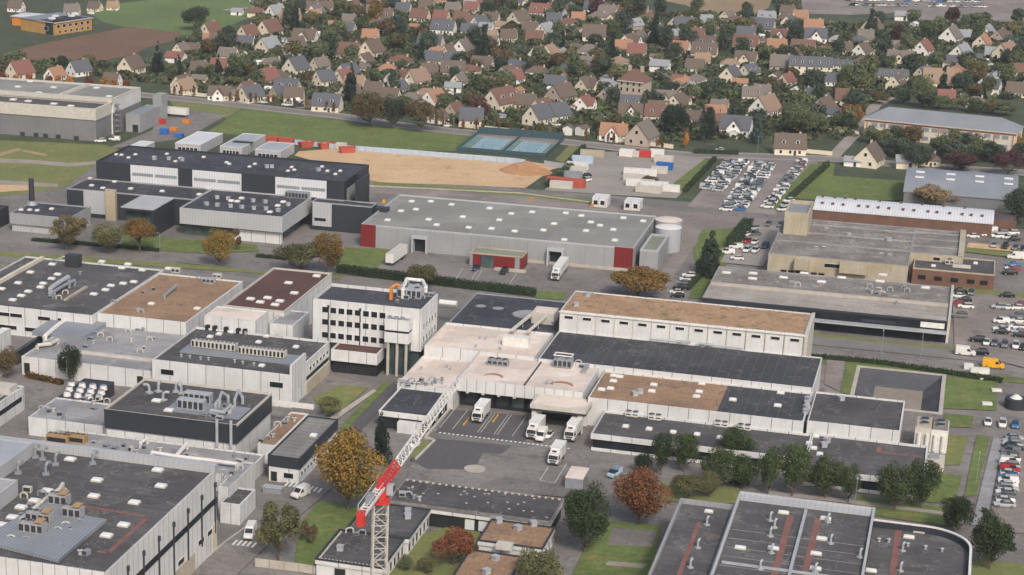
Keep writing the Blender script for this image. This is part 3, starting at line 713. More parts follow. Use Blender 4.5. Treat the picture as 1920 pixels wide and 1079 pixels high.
duct(B, [(285, 858), (335, 866), (400, 874), (446, 880)], .45, 'white_paint', 1.2); duct(B, [(333, 862), (350, 842)], .5, 'white_paint', 1.2); duct(B, [(264, 840), (276, 832)], .4, 'white_paint', 1.2)
for k in range(2):
    l = B.L(110+32*k, 828); o = B.part('chiller', MB().box(-2.6, -1.2, 0, 2.6, 1.2, 1.7), 'copper_duct', l)
    g = MB()
    for i in range(4): g.cyl(-2+i*1.33, 0, 1.7, 1.95, .5, n=10, top=1)
    g.build('fan', ['copper_duct', 'dark_metal'], o); MB().box(-2.3, -1.24, .3, 2.3, -1.19, 1.3).build('louvre', 'dark_interior', o)
CRN = B = Bld('corner_building', 'tall white corner building with a dark roof crowded with chillers, bottom left', None, None, 17.4, 'charcoal_felt', 'white_panel_fine', .7,
        world=(P(-60, 850, 17.4).x, P(194, 1074, 17.4).y, P(405, 880, 17.4).x, P(405, 880, 17.4).y))
B.panel('R', -.02, B.D+.02, 10.2, 11.5, 'window_glass', 'window_band', .08)
for v in lsp(2, B.D-1, 8): B.part('downpipe', MB().box(B.W, v-.12, 4, B.W+.3, v+.12, 14.2).cyl(B.W+.2, v, 14, 14.9, .35, n=8), 'dark_metal')
B.wins('R', [B.D-3.5, B.D-8.5, B.D-19], 4.6, 3.2, 1.1); B.panel('R', 0, B.D-12, 0, 4.2, 'beige_render', 'base_panel', .1); B.panel('R', B.D-2.5, B.D, 0, 6.3, 'cream_wall', 'base_panel', .12)
B.part('back_parapet', MB().box(-.1, B.D-.8, 16.5, B.W+.1, B.D+.9, 18.3), 'light_grey_panel')
B.sky([(132, 863), (182, 902), (176, 932), (296, 883), (302, 913), (252, 944), (232, 986), (200, 1006), (89, 922), (65, 941), (40, 953), (24, 972), (4, 986)], 2.2, 1.6)
for a, b_ in (((155, 947), (276, 970)),): pass
b = MB(); q = [B.L(*p_) for p_ in ((155, 949), (277, 970), (203, 1037), (182, 1034))]
for a, c in zip(q, q[1:]):
    dd = (c-a).normalized(); nn = Vector((-dd.y, dd.x, 0))*.45
    b.face([a-nn+Vector((0, 0, .015)), c-nn+Vector((0, 0, .015)), c+nn+Vector((0, 0, .015)), a+nn+Vector((0, 0, .015))])
B.part('roof_stripe', b, 'roof_red_stripe')
pl = MB(); q = [B.L(*p_) for p_ in ((-40, 1020), (110, 1058), (200, 982), (165, 976), (100, 940))]
pl.prism([(v.x, v.y) for v in q], 16.9, 17.6); B.part('plant_deck', pl, 'zinc_sheet')
for q, w_ in (((62, 1005), 5.0), ((75, 986), 5.0), ((112, 952), 3.9), ((138, 976), 3.8)):
    o = ahu(B, q[0], q[1], w_, 2.1, 2.1, 'grey_membrane', 4); o.location.z += .7
    MB().box(w_/2-1.7, -1.0, 2.4, w_/2-.2, 1.0, 2.7).build('duct_cap', 'copper_duct', o)
for q in ((34, 888), (66, 858), (86, 890), (80, 862), (104, 872), (174, 870)): o = link('cowl', vent_mesh(2), B.root, B.L(*q), 2.1); o.scale = (.95, .95, 1.15); recolour(o, 0, 'grey_metal')
duct(B, [(40, 985), (60, 968), (84, 948), (112, 928), (118, 918)], .4, 'dirty_white', 1.2); cluster(B, [(44, 935), (52, 922), (78, 930), (100, 935), (118, 925), (90, 985), (132, 1000), (150, 1040), (163, 1040)], 41); cluster(B, [(30, 1000), (48, 1018), (90, 1020), (108, 1000), (122, 990), (96, 968), (70, 960), (56, 950), (128, 960), (150, 985), (20, 1015), (40, 968), (112, 1030)], 42)
ext = B
B = Bld('silver_roofed_hall', 'tall hall with a silver corrugated roof at the left edge of the picture', None, None, 19.5, 'silver_sheet', 'light_grey_panel', .2, world=(P(-120, 850, 19.5).x, P(0, 868, 19.5).y-14, P(60, 832, 19.5).x, P(60, 830, 19.5).y))
B = Bld('lean_to', 'white topped plant house on the roof of the corner building', (-60, 940), (33, 900), 20, 'grey_membrane', 'light_grey_panel', .3, base=16)
B = Bld('side_annexe', 'narrow annexe with a grey roof and white ribbed end wall beside the corner building', (408, 912), (478, 868), 6.5, 'grey_membrane', 'white_panel_fine', .3)
cluster(B, [(424, 900), (436, 890), (448, 880), (418, 890)], 44)
B = Bld('kiosk', 'small white ribbed kiosk with a black flat top beside the corner building', (412, 942), (479, 918), 4.6, 'dark_felt', 'white_panel_fine', .3)
B = Bld('service_building', 'narrow two tone service building, dark upper floor with seams over a white ground floor', (502, 853), (634, 786), 6.2, 'seamed_felt', 'dark_cladding', .3, base=3.6, cap='dark_cladding')
B.part('ground_floor', MB().box(.2, .2, 0, B.W-.2, B.D-.2, 3.6), 'white_panel'); b = MB()
B.part('side_gutter', MB().box(-.4, 0, 5.6, -.03, B.D, 6.35), 'white_paint')
for v in lsp(2, B.D-2, 12): link('window', win_mesh(1.3, .9, 'R'), B.root, (B.W-.2, v, 1.6))
link('window', win_mesh(2.2, 1.2, 'F'), B.root, (4.8, .2, 1.2)); link('door', win_mesh(1.4, 2.3, 'F', ('dirty_white', 'dark_interior')), B.root, (1.4, .2, .1))
B.sky([(588, 818)], 1.6, 1.6)
B = Bld('tan_roofed_annexe', 'low annexe with a tan gravel roof between the dark clad block and the service building', (482, 832), (578, 776), 4.6, 'tan_gravel', 'white_panel', .3)
cluster(B, [(534, 795), (540, 788), (520, 800), (512, 820), (500, 826), (490, 830), (552, 790)], 51); B.part('canopy_beam', MB().box(-6, -.5, 1.2, 6, .5, 2.2), 'white_paint', B.L(543, 771))
# west roofs
DW = B = Bld('west_workshop', 'large workshop with a charcoal roof, scattered white rooflights and ribbon windows', None, None, 8, 'charcoal_felt', 'white_panel', .4, world=(P(-100, 560, 8).x, P(172, 592, 8).y, P(180, 588, 8).x, P(84, 484, 8).y))
B.wins('F', [B.u(px, 590, 6) for px in (2, 30, 92)], 5.2, 3.6, 1.0); B.wins('F', [B.u(px, 610, 2) for px in (20, 82)], 1.6, 6, 1.1); B.wins('F', [B.u(116, 596, 6)], 5.3, 1, 1)
B.sky([(57, 512), (108, 516), (97, 524), (81, 533), (34, 532), (76, 540), (53, 548), (40, 556), (24, 564), (3, 543), (176, 553), (198, 545), (208, 537), (191, 492), (240, 497), (229, 504), (267, 508), (231, 533), (251, 530), (316, 505), (98, 497)], 2.0, 1.5)
ahu(B, 138, 500, 4.2, 2.6, 3.6, 'dark_metal'); duct(B, [(95, 552), (112, 540), (128, 530)], .7, 'pale_metal', 1.6); duct(B, [(102, 556), (120, 545), (140, 535)], .5, 'grey_metal', 1.4)
B.part('curb', MB().box(-.4, -7, 0, .4, 7, .5), 'beige_render', B.L(142, 552)); cluster(B, [(100, 494), (112, 490), (120, 486), (150, 515), (96, 560), (110, 562), (130, 540), (122, 552)], 61)
B.part('cross_parapet', MB().box(B.L(42, 508).x-.5, .4, 7.5, B.L(42, 508).x+.5, B.D-.4, 8.6), 'cream_wall')
TG = B = Bld('tan_gravel_block', 'block with a wide tan gravel roof among the west workshops', None, None, 8, 'tan_gravel', 'white_panel', .4, world=(DW.x1+.02, P(180, 587, 8).y, P(448, 533, 8).x, P(300, 512, 8).y))
duct(B, [(308, 560), (332, 540)], .5, 'grey_metal', .8); ahu(B, 392, 532, 3.6, 1.6, 1.6, 'pale_metal'); ahu(B, 408, 522, 2.5, 1.4, 1.3, 'dirty_white'); ahu(B, 330, 512, 2.6, 1.4, 1.5, 'dirty_white')
cluster(B, [(264, 588), (258, 584), (212, 570), (270, 550), (288, 545), (372, 526)], 63); B.sky([(284, 571), (370, 580)], 1.8, 1.5)
B = Bld('brown_felt_hall', 'hall with a red brown roof and white parapet next to the office block', (418, 572), (622, 512), 10, 'red_brown_felt', 'white_panel', .5, cap='dirty_white')
B.sky([(541, 532), (594, 519), (552, 551), (525, 566), (516, 573), (502, 560), (470, 562), (488, 568)], 2.2, 1.6)
B = Bld('white_plant_block', 'white block with a pale roof standing on the edge of the workshop roof', (382, 592), (504, 584), 11.5, 'pale_pink_membrane', 'white_panel', .2)
b = MB()
for px in (388, 404, 428, 454, 468): b.box(B.u(px, 612, 9)-.5, -1.2, 8, B.u(px, 612, 9)+.5, -.02, 9.2)
B.part('vent_box', b, 'dark_interior')
B = Bld('stair_block', 'low white block between the brown felt hall and the office', (505, 606), (580, 585), 8.8, 'grey_membrane', 'white_panel', .3)
GR = B = Bld('grey_roofed_workshop', 'wide workshop with a light grey roof full of pipes behind the dark green oval tree', None, None, 4.8, 'grey_membrane', 'white_panel', .35,
        world=(P(40, 668, 4.8).x, (P(40, 668, 4.8).y+P(247, 693, 4.8).y)/2, WST.x0-.3, P(169, 591, 4.8).y))
B.wins('F', [1.6, B.W-3.5], .4, 1.6, 2.8, ('dirty_white', 'dark_interior'))
cluster(B, [(160, 640), (170, 636), (178, 630), (188, 632), (200, 628), (210, 636), (175, 645), (162, 652), (205, 640), (258, 620), (268, 622), (280, 640), (290, 636), (246, 640), (262, 662), (270, 655), (296, 620), (230, 606), (240, 604), (186, 605), (240, 625)], 71)
B.part('raised_roof', MB().box(-9, -7, 0, 6, 7, 1.2), 'zinc_sheet', B.L(140, 622)); duct(B, [(85, 640), (108, 620), (128, 606), (148, 596)], .6, 'white_paint', 1.4)
duct(B, [(70, 655), (95, 652), (108, 645)], .5, 'dirty_white', 1); ahu(B, 255, 598, 4, 2.4, 1.8, 'grey_metal', 2); B.part('roof_step', MB().box(-14, -.4, 0, 14, .4, .7), 'dirty_white', B.L(215, 670))
B = Bld('yard_workshop', 'low grey roofed workshop with silver cowls left of the dark clad block', None, None, 4.5, 'grey_membrane', 'white_panel', .3, world=(P(52, 782, 4.5).x, P(52, 782, 4.5).y, DRK.x0-.05, P(104, 745, 4.5).y))
cluster(B, [(78, 770), (86, 772), (92, 774), (100, 772), (112, 780), (120, 786), (158, 752), (168, 752), (176, 758), (184, 750), (176, 768), (200, 756)], 81)
ys2 = B
B = Bld('cooling_deck', 'dark deck of white fan cowls beside the grey workshop', (104, 748), (214, 716), 3.4, 'dark_metal', 'dark_metal', .2)
for i in range(4):
    for j in range(3): B.part('fan_cowl', MB().cyl(0, 0, 0, 1.1, 1.0, .75, 12, 0, 1), ['white_paint', 'grey_metal'], B.L(126+i*20-j*3+j*7, 742-j*9+i*2.2))
B = Bld('left_edge_block', 'narrow black roofed block with a long window strip at the left edge', (-60, 782), (45, 724), 6, 'dark_felt', 'white_panel', .4)
B.wins('R', [B.D*.5], 2.6, B.D-3, 1.2, fr=0); B.part('roof_box', MB().box(-3, -2, 0, 3, 2, 1.8), 'dirty_white', B.L(5, 735))
B = Bld('white_tank_house', 'tall plain white tank house at the left edge behind the orange tree', (-40, 640), (20, 616), 11, 'white_paint', 'white_panel_fine', .2)
B = Bld('covered_walkway', 'dark pitched walkway roof leading from the tank house', (32, 660), (72, 630), 3.6, 'zinc_sheet', 'dark_metal', .15)
# ------------------------------------------------------------------ south side: low courtyard wings and the big dark roofs
CC = B = Bld('long_low_wing', 'long low wing with a dark roof dotted with pale pads below the loading yard', None, None, 4.2, 'dark_felt', 'white_panel', .2, cap='old_grey_roof', world=(P(724, 943, 4.2).x, (P(728, 943, 4.2).y+P(1050, 987, 4.2).y)/2, P(1057, 937, 4.2).x, (P(740, 892, 4.2).y+P(1055, 937, 4.2).y)/2), base=3.2)
B.part('ground_floor', MB().box(.5, .6, 0, B.W-.5, B.D-.3, 3.2), 'dark_interior')
for k in range(24): B.part('roof_pad', MB().box(k*B.W/24+.3, B.D-.9, 3.95, k*B.W/24+.8, B.D-.45, 4.25), 'dirty_white')
for k in range(26):
    x, y = random.uniform(.5, B.W-1), random.uniform(2.4, B.D-1.4); B.part('roof_slab', MB().box(x, y, 3.95, x+.5, y+.35, 4.12), 'concrete')
B.part('roof_edge_band', MB().box(.3, .3, 4.0, B.W-.3, 2.2, 4.02), 'old_grey_roof')
cluster(B, [(754, 930), (765, 932), (776, 935), (786, 938)], 91)
for k in range(3): B.part('window_panel', MB().box(17+k*2.9, .35, .5, 19+k*2.9, .6, 2.7), 'white_panel_fine')
def wing(label, p1, p2, roof, h=4.2, world=None):
    B = Bld('courtyard_wing', label, p1, p2, h, roof, 'white_panel', .3, cap='dark_metal', base=3.0, world=world)
    B.part('ground_floor', MB().box(.3, .3, 0, B.W-.3, B.D-.3, 3.0), 'white_panel')
    for v in lsp(1.2, B.D-1.2, max(2, int(B.D/2.4))): link('window', win_mesh(1.5, 1.9, 'R'), B.root, (B.W-.3, v, .7))
    return B
B = wing('small dark roofed wing directly behind the crane mast', None, None, 'charcoal_felt', world=(P(652, 986, 4.2).x, P(700, 1000, 4.2).y, P(805, 958, 4.2).x, CC.y0-.05))
B.vent([(765, 962), (764, 972)], 1); W1_ = B
B = wing('dark roofed wing with a white end wall at the foot of the crane', None, None, 'dark_felt', world=(P(590, 1047, 4.2).x, P(590, 1047, 4.2).y, P(760, 1008, 4.2).x, W1_.y0-.05))
for k in range(16): B.part('roof_pad', MB().box(.5, .6+k*B.D/17, 3.88, .9, .95+k*B.D/17, 4.1), 'dirty_white'); B.part('roof_pad', MB().box(1+k*B.W/18, .5, 3.88, 1.4+k*B.W/18, .9, 4.1), 'dirty_white')
cluster(B, [(655, 1000), (668, 1003), (678, 1004)], 93); B.vent([(638, 1032)], 1)
link('door', win_mesh(2.2, 2.4, 'F', ('dirty_white', 'dark_interior')), B.root, (B.W*.37, .3, .2))
B = wing('tan gravel roofed wing next to the red brown courtyard tree', (895, 1012), (1041, 988), 'tan_gravel'); B.vent([(971, 994), (935, 980), (1000, 986)], 1)
B.part('roof_hatch', MB().box(-1.6, -1.2, 0, 1.6, 1.2, 1.0), 'dirty_white', B.L(946, 1028))
B = wing('tan gravel roofed wing cut by the bottom edge of the picture', None, None, 'tan_gravel', world=(P(880, 1030, 4.2).x, P(840, 1085, 4.2).y-8, P(981, 1045, 4.2).x, P(880, 1029, 4.2).y)); B.vent([(929, 1051), (912, 1076)], 1)
# ---- big dark roofs, bottom right
def bigroof(label, p_bl, p_br, h, par, cap, front=320):
    a, b = P(*p_bl, h), P(*p_br, h); y1 = (a.y+b.y)/2
    return Bld('dark_roofed_factory', label, None, None, h, 'charcoal_felt', 'light_grey_panel', par, cap=cap, t=.5, world=(a.x, front, b.x, y1))
MID = bigroof('widest bay of the dark roofed factory, with a pale ridge beam and two red walkways', (1388, 919), (1641, 954), 9.6, .8, 'light_grey_panel')
LFT = B = Bld('dark_roofed_factory', 'left bay of the dark roofed factory with one red walkway', None, None, 8.6, 'charcoal_felt', 'grey_panel', 1.0, cap='grey_panel', t=.5, world=(P(1276, 934, 8.6).x, 320, MID.x0-.05, P(1276, 934, 8.6).y))
def stripe(B, pts, wd=.9, mat='roof_red_stripe', name='roof_walkway', z=.02, th=.04):
    b = MB()
    for a, c in zip(pts, pts[1:]):
        a, c = B.L(*a), B.L(*c)
        if abs(a.x-c.x) < abs(a.y-c.y): b.box((a.x+c.x)/2-wd/2, max(.6, min(a.y, c.y)), a.z+z, (a.x+c.x)/2+wd/2, max(a.y, c.y), a.z+z+th)
        else: b.box(min(a.x, c.x), (a.y+c.y)/2-wd/2, a.z+z+.002, max(a.x, c.x), (a.y+c.y)/2+wd/2, a.z+z+th+.002)
    B.part(name, b, mat)
stripe(LFT, [(1311, 980), (1273, 1079)]); stripe(LFT, [(1318, 1002), (1350, 1006)], .5)
def cowls(B, pts):
    for q in pts:
        o = link('cowl', vent_mesh(2), B.root, B.L(*q), 2.2); o.scale = (.7, .7, .8)
cowls(LFT, [(1325, 985), (1308, 1028), (1294, 1065)]); LFT.sky([(1329, 961)], 1.8, .9)
B = MID
stripe(B, [(1484, 968), (1450, 1079)], 1.3); stripe(B, [(1534, 975), (1508, 1079)], 1.3); stripe(B, [(1511, 960), (1480, 1079)], .6, 'pale_metal', 'ridge_beam', .05, .5); stripe(B, [(1352, 1060), (1560, 1080)], .5, 'pale_metal', 'cross_beam', .05, .4)
B.part('back_upstand', MB().box(.5, B.D-3.4, 8.85, B.W-.5, B.D-.55, 9.2), 'light_grey_panel')
B.sky([(1469, 963), (1450, 1030), (1541, 1012), (1530, 1040), (1529, 1068), (1548, 974), (1388, 1029)], 2.2, 1.1); cowls(B, [(1444, 977), (1452, 990), (1444, 1006), (1446, 1038), (1425, 1068), (1552, 980), (1557, 1020), (1528, 1074), (1612, 1046)])
b = MB()
for k in range(9): b.box(.8, 12+k*4.6, 8.8, B.W-.8, 12.12+k*4.6, 8.84)
B.part('felt_seam', b, 'grey_membrane')
# right bay with the rounded corner
h = 8.8; a, b_ = P(1645, 974, h), P(1823, 1009, h); X0, Y1, X1 = MID.x1+.05, a.y, b_.x
rt = thing('dark_roofed_factory', 'right bay of the dark roofed factory with the rounded white edged corner', 'building', (X0, 320, 0))
Wd, Dp, R0 = X1-X0, Y1-320, 9.0
def outline(off):
    r = R0-off; p_ = [(0+off*0, 0), (Wd-off, 0)]
    for k in range(13):
        an = k/12*math.pi/2; p_.append((Wd-R0+r*math.cos(an), Dp-R0+r*math.sin(an)))
    return p_+[(0, Dp-off)]
o0, o1 = outline(0), outline(.5)
wl = MB()
for k in range(len(o0)):
    j = (k+1) % len(o0); wl.face([(*o0[k], 0), (*o0[j], 0), (*o0[j], h-1.6), (*o0[k], h-1.6)])
wl.build('wall', 'light_grey_panel', rt); MB().prism(outline(.05), h-1.9, h-1.6).build('roof', 'charcoal_felt', rt)
MB().loop(outline(-.03), o1, h-1.62, h-.25).build('parapet', 'dark_cladding', rt); MB().loop(outline(-.08), outline(.42), h-.25, h).build('coping', 'white_paint', rt)
class Fk: pass
B = Fk(); B.root = rt; B.rz = h-1.6; B.x0, B.y0 = X0, 320.; B.L = lambda px, py, z=None: Bld.L(B, px, py, z); B.part = lambda n_, mb, mt, loc=(0, 0, 0): mb.build(n_, mt, rt, loc)
stripe(B, [(1686, 995), (1672, 1079)], 1.3); stripe(B, [(1668, 990), (1720, 998)], .6); Bld.sky(B, [(1658, 988), (1723, 998), (1704, 1009), (1633, 1072)], 2.2, 1.1); cowls(B, [(1692, 1034), (1688, 1072)]); Bld.vent(B, [(1648, 1016), (1666, 1017), (1702, 1025), (1735, 1030), (1766, 1035)], 0)
# ---- north: dark office and lab block
N1 = B = Bld('dark_upper_block', 'tall dark clad block with pale louvred panels and a flat dark roof full of vents', (180, 302), (692, 309), 15.5, 'blue_black_felt', 'dark_cladding', .6, cap='dark_cladding')
B.sky([(218, 291), (228, 292), (241, 297), (254, 291), (289, 296), (313, 290), (329, 304), (338, 298), (425, 306), (430, 309), (468, 314), (478, 309), (547, 315), (552, 320), (604, 314), (614, 322), (629, 328), (638, 322), (540, 322), (382, 296)], 1.2, 1.2); B.vent([(290, 300), (317, 300), (341, 302), (500, 315), (510, 315), (597, 321)], 1)
for a, c in (((260, 308), (347, 316)), ((378, 316), (468, 324)), ((530, 330), (622, 340))):
    u0, u1 = B.u(*a, 14), B.u(*c, 14); o = B.panel('F', u0, u1, 9.4, 15.2, 'white_sheet', 'louvre_panel', .25)
    MB().box(u0+.6, -.3, 11.6, u0+(u1-u0)*.48, -.24, 12.6).box(u0+(u1-u0)*.52, -.3, 11.6, u1-.4, -.24, 12.6).build('window', 'grey_metal', o)
B.panel('R', 3, 12, 7.5, 12.5, 'light_grey_panel', 'louvre_panel'); B.part('end_screen', MB().box(B.W+.2, -1, 0, B.W+4.4, .2, 9.2).box(B.W+3.6, .2, 0, B.W+4.4, 14, 15.6).box(B.W+.2, 13, 0, B.W+3.6, 13.6, 15.6), ['dark_cladding'])
N2 = B = Bld('lab_block', 'dark roofed laboratory block with a deep light grey overhanging fascia and green glazing', None, None, 9.4, 'blue_black_felt', 'light_grey_panel', .4, cap='light_grey_panel', base=4.2, world=(P(338, 389, 9.4).x, (P(338, 389, 9.4).y+P(528, 408, 9.4).y)/2, P(587, 368, 9.4).x, N1.y0-.3))
B.part('glazing', MB().box(.5, 3, 0, B.W-3, B.D-1, 4.2), 'green_glass'); B.part('base_wall', MB().box(B.W-17, 1.5, 0, B.W-1, 3.2, 3.6), 'white_panel')
B.sky([(374, 366), (391, 355), (445, 379), (453, 373), (470, 361), (521, 387), (531, 380), (506, 399), (434, 378)], 1.7, 1.7); B.vent([(387, 385), (408, 387), (432, 389), (453, 391), (476, 393), (498, 394), (522, 397), (407, 373), (428, 375), (474, 379), (497, 381), (540, 386)], 1)
ahu(B, 558, 372, 8, 2.5, 2.2, 'zinc_sheet')
N2a = B = Bld('lab_block', 'older half of the laboratory block with a dark roof behind the beige stair tower', None, None, 9.4, 'blue_black_felt', 'dark_cladding', .4, cap='grey_panel', world=(P(125, 353, 9.4).x, P(125, 353, 9.4).y, N2.x0-.05, N1.y0-.3))
B.panel('F', B.u(164, 360, 8), B.u(206, 364, 8), 1.5, 9.3, 'light_grey_panel', 'cladding_panel', .3); o = B.part('stair_tower', MB().box(B.u(207, 364, 8), -1.5, 0, B.u(225, 366, 8), -.03, 10.4), 'beige_render')
B.sky([(169, 336), (172, 349), (193, 354), (199, 336), (215, 342), (233, 340), (245, 355), (293, 346), (323, 348), (304, 360)], 1.5, 1.5)
CN = B = Bld('glazed_pavilion', 'glazed pavilion with a pale flat metal roof in front of the laboratory', None, None, 9.3, 'light_grey_panel', 'dark_cladding', .25, cap='pale_metal', base=8.4, world=(P(226, 388, 9.3).x, P(226, 388, 9.3).y, P(335, 367, 9.3).x, N2a.y0-.05))
B.part('glazing', MB().box(.8, 2.6, 0, B.W-1, B.D, 8.4), 'green_glass'); B.part('end_wall', MB().box(B.W-.9, .3, 0, B.W-.1, B.D, 8.4), 'dark_cladding')
B = Bld('dark_link_block', 'dark clad link block with one pale panel, left of the grey warehouse', None, None, 9.4, 'blue_black_felt', 'dark_cladding', .35, cap='grey_panel', world=(P(572, 378, 9.4).x+2, P(697, 388, 9.4).y, P(697, 388, 9.4).x, N1.y0-.3))
o = B.panel('F', B.u(593, 382, 8), B.u(627, 386, 8), 1.5, 9.3, 'light_grey_panel', 'cladding_panel', .4); MB().box(B.u(597, 382, 8), -.45, 3.2, B.u(621, 382, 8), -.39, 4.2).build('window', 'window_glass', o)
B = Bld('boiler_house', 'dark blue and grey boiler house with a flat roof and a black chimney, far left', (18, 399), (170, 388), 6.2, 'blue_black_felt', 'grey_panel', .4, cap='grey_panel', base=2.6)
B.part('ground_floor', MB().box(.3, .8, 0, B.W-.3, B.D, 2.6), 'light_grey_panel'); B.part('chimney', MB().cyl(0, 0, 0, 8.6, 1.0, .85, 14), 'dark_metal', B.L(60, 383)); B.part('chimney_base', MB().cyl(0, 0, -.1, 1.2, 2.0, 1.1, 12), 'grey_metal', B.L(60, 384))
B.sky([(40, 395), (56, 395), (70, 396), (97, 393)], 1.4, 1.4)
B = Bld('boiler_house', 'windowed dark annexe at the left edge beside the boiler house', (-60, 402), (16, 386), 6, 'blue_black_felt', 'dark_cladding', .4); B.wins('F', [B.W-3.5], 2, 3, 2.4, ('dark_metal', 'green_glass'))
# ---- grey warehouse
WH = B = Bld('grey_warehouse', 'large grey warehouse with a green grey roof, white rooflights and dark red corner panels', (677, 420), (1231, 405), 7.4, 'green_grey_gravel', 'grey_panel', .5, cap='light_grey_panel')
B.panel('F', 0, B.u(707, 423, 7), .1, 7.36, 'red_cladding', 'corner_panel', .12); B.panel('F', B.u(1152, 466, 7), B.W+.05, .1, 7.36, 'red_cladding', 'corner_panel', .12)
B.sky([(727, 414), (752, 397), (780, 394), (772, 379), (808, 379), (847, 385), (804, 413), (819, 423), (868, 408), (879, 428), (918, 392), (936, 414), (959, 402), (998, 399), (1019, 433), (1039, 421), (1058, 451), (1061, 401), (1090, 406), (1099, 434), (1108, 418), (1125, 424), (1150, 432), (1153, 452), (1169, 410), (1206, 416), (922, 430), (965, 435)], 1.9, 1.9)
for px in (779, 1055):
    u_ = B.u(px, 470, 2); B.part('dock_portal', MB().box(u_-2.6, -2.0, 0, u_-2.0, -.03, 5.4).box(u_+2.0, -2.0, 0, u_+2.6, -.03, 5.4).box(u_-2.0, -2.0, 4.6, u_+2.0, -.03, 5.4), 'light_grey_panel'); B.panel('F', u_-1.9, u_+1.9, .2, 4.5, 'dark_interior', 'dock_door', .05)
B.part('base_kerb', MB().box(40, -.6, 0, B.W-1, -.14, .9), 'concrete'); B.part('roof_hatch', MB().box(-2.6, -1.6, 0, 2.6, 1.6, 1.3), 'dark_cladding', B.L(714, 396))
for px, py in ((720, 381), (996, 378), (1110, 389)): B.part('warning_box', MB().box(-.45, -.45, 0, .45, .45, 1.1), 'orange_paint' if px > 800 else 'yellow_paint', B.L(px, py))
b = MB(); 
for k in range(10): b.box(3, 0, 0, 3.1, .1, .1)
A = Bld('entrance_annexe', 'small dark red entrance annexe with grey glazing on the front of the warehouse', (881, 473), (990, 471), 4.4, 'olive_gravel', 'red_cladding', .4, cap='beige_render')
A.part('entrance_glazing', MB().box(A.W*.22, -.5, 0, A.W*.46, -.02, 3.7), 'green_glass'); A.panel('F', A.W*.86, A.W*.95, .2, 3.9, 'grey_metal', 'cladding_panel'); A.panel('F', 0, A.W*.06, .2, 3.9, 'grey_metal', 'cladding_panel'); A.part('loading_step', MB().box(A.W*.5, -2.4, 0, A.W+1.6, -.6, .6), 'concrete')
B = Bld('pump_house', 'grey flat roofed pump house on the right end of the warehouse', (1200, 468), (1255, 441), 6.2, 'olive_gravel', 'grey_panel', .5, cap='light_grey_panel', t=.8)
for px, py, rr, hh, lb in ((1254, 426, 4.1, 7.6, 'round white topped sprinkler tank at the right end of the warehouse'), (1254, 412, 4.3, 7.4, 'paler round tank just behind the white topped sprinkler tank')):
    p = P(px, py, hh); t_ = thing('storage_tank', lb, 'tank', (p.x, p.y, 0))
    MB().cyl(0, 0, 0, hh, rr, rr, 28).build('shell', 'silver_sheet', t_); MB().cyl(0, 0, hh, hh+.5, rr*1.02, rr*.35, 28).build('lid', 'white_paint' if rr < 4.2 else 'pale_pink_membrane', t_); MB().path([(rr+.3, 0, 0), (rr+.3, 0, hh+.8)], .08).path([(rr+.3, .5, 0), (rr+.3, .5, hh+.8)], .08).build('ladder', 'grey_metal', t_)
# ---- right: brick and sheet works
def vault(name, label, p1, p2, he, rise, roof, wall, vents=(), n=9, cat='building'):
    a, b = P(*p1, he), P(*p2, he); x0, x1, y0, y1 = min(a.x, b.x), max(a.x, b.x), min(a.y, b.y), max(a.y, b.y); W, D = x1-x0, y1-y0
    rt = thing(name, label, cat, (x0, y0, 0)); wl = MB(); prof = [(D*k/n, he+rise*math.sin(math.pi*k/n)) for k in range(n+1)]
    wl.face([(0, 0, 0), (W, 0, 0), (W, 0, he), (0, 0, he)]); wl.face([(W, D, 0), (0, D, 0), (0, D, he), (W, D, he)])
    for x in (0, W): wl.face([(x, 0, 0)]+[(x, D, 0)]+[(x, y, z) for y, z in reversed(prof)] if x else [(x, D, 0), (x, 0, 0)]+[(x, y, z) for y, z in prof])
    wl.build('wall', wall, rt); rf = MB()
    for (ya_, za), (yb, zb) in zip(prof, prof[1:]):
        rf.face([(-.3, ya_, za+.15), (W+.3, ya_, za+.15), (W+.3, yb, zb+.15), (-.3, yb, zb+.15)])
    rf.box(-.3, -.3, he-.1, W+.3, 0, he+.14); rf.build('roof', roof, rt)
    for vx, vy in vents:
        y = vy*D; z = he+rise*math.sin(math.pi*vy)
        MB().box(-.5, -.5, 0, .5, .5, .8).box(-.62, -.62, .8, .62, .62, .95).build('vent', plain('rusty_vent', '#5c4a44', .8) and 'rusty_vent', rt, (vx*W, y, z)).scale = (.8,)*3
    return rt, W, D
v1 = [(f, .22) for f in (.04, .1, .16, .25, .3, .36, .42, .5, .56, .64, .69, .76, .83, .88, .94)]+[(f, .62) for f in (.03, .1, .16, .22, .36, .48, .6, .72, .84)]
V1, vw, vd = vault('brick_shed', 'long brick shed with a low curved white sheet roof and rows of small vents', (1526, 393), (1862, 395), 4.6, 1.6, 'white_sheet', 'brick_wall', v1)
V2, vw, vd = vault('arched_hall', 'grey hall with a wide arched sheet roof and paired white rooflights', (1695, 360), (1905, 336), 5.4, 4.2, 'zinc_sheet', 'mid_grey_wall', ())
for fx in (.12, .4, .66, .92):
    for fy in (.28, .42): MB().box(-1.5, -.9, .1, 1.5, .9, .4).build('skylight', 'skylight_dome', V2, (fx*vw, fy*vd, 5.4+4.2*math.sin(math.pi*fy)))
OG = B = Bld('old_works', 'broad old works with a patched grey roof in parallel strips and pale beige walls', None, None, 7, 'old_grey_roof', 'beige_render', .2, cap='grey_membrane', world=(P(1441, 475, 7).x, P(1441, 475, 7).y, P(1704, 493, 7).x, P(1528, 412, 7).y))
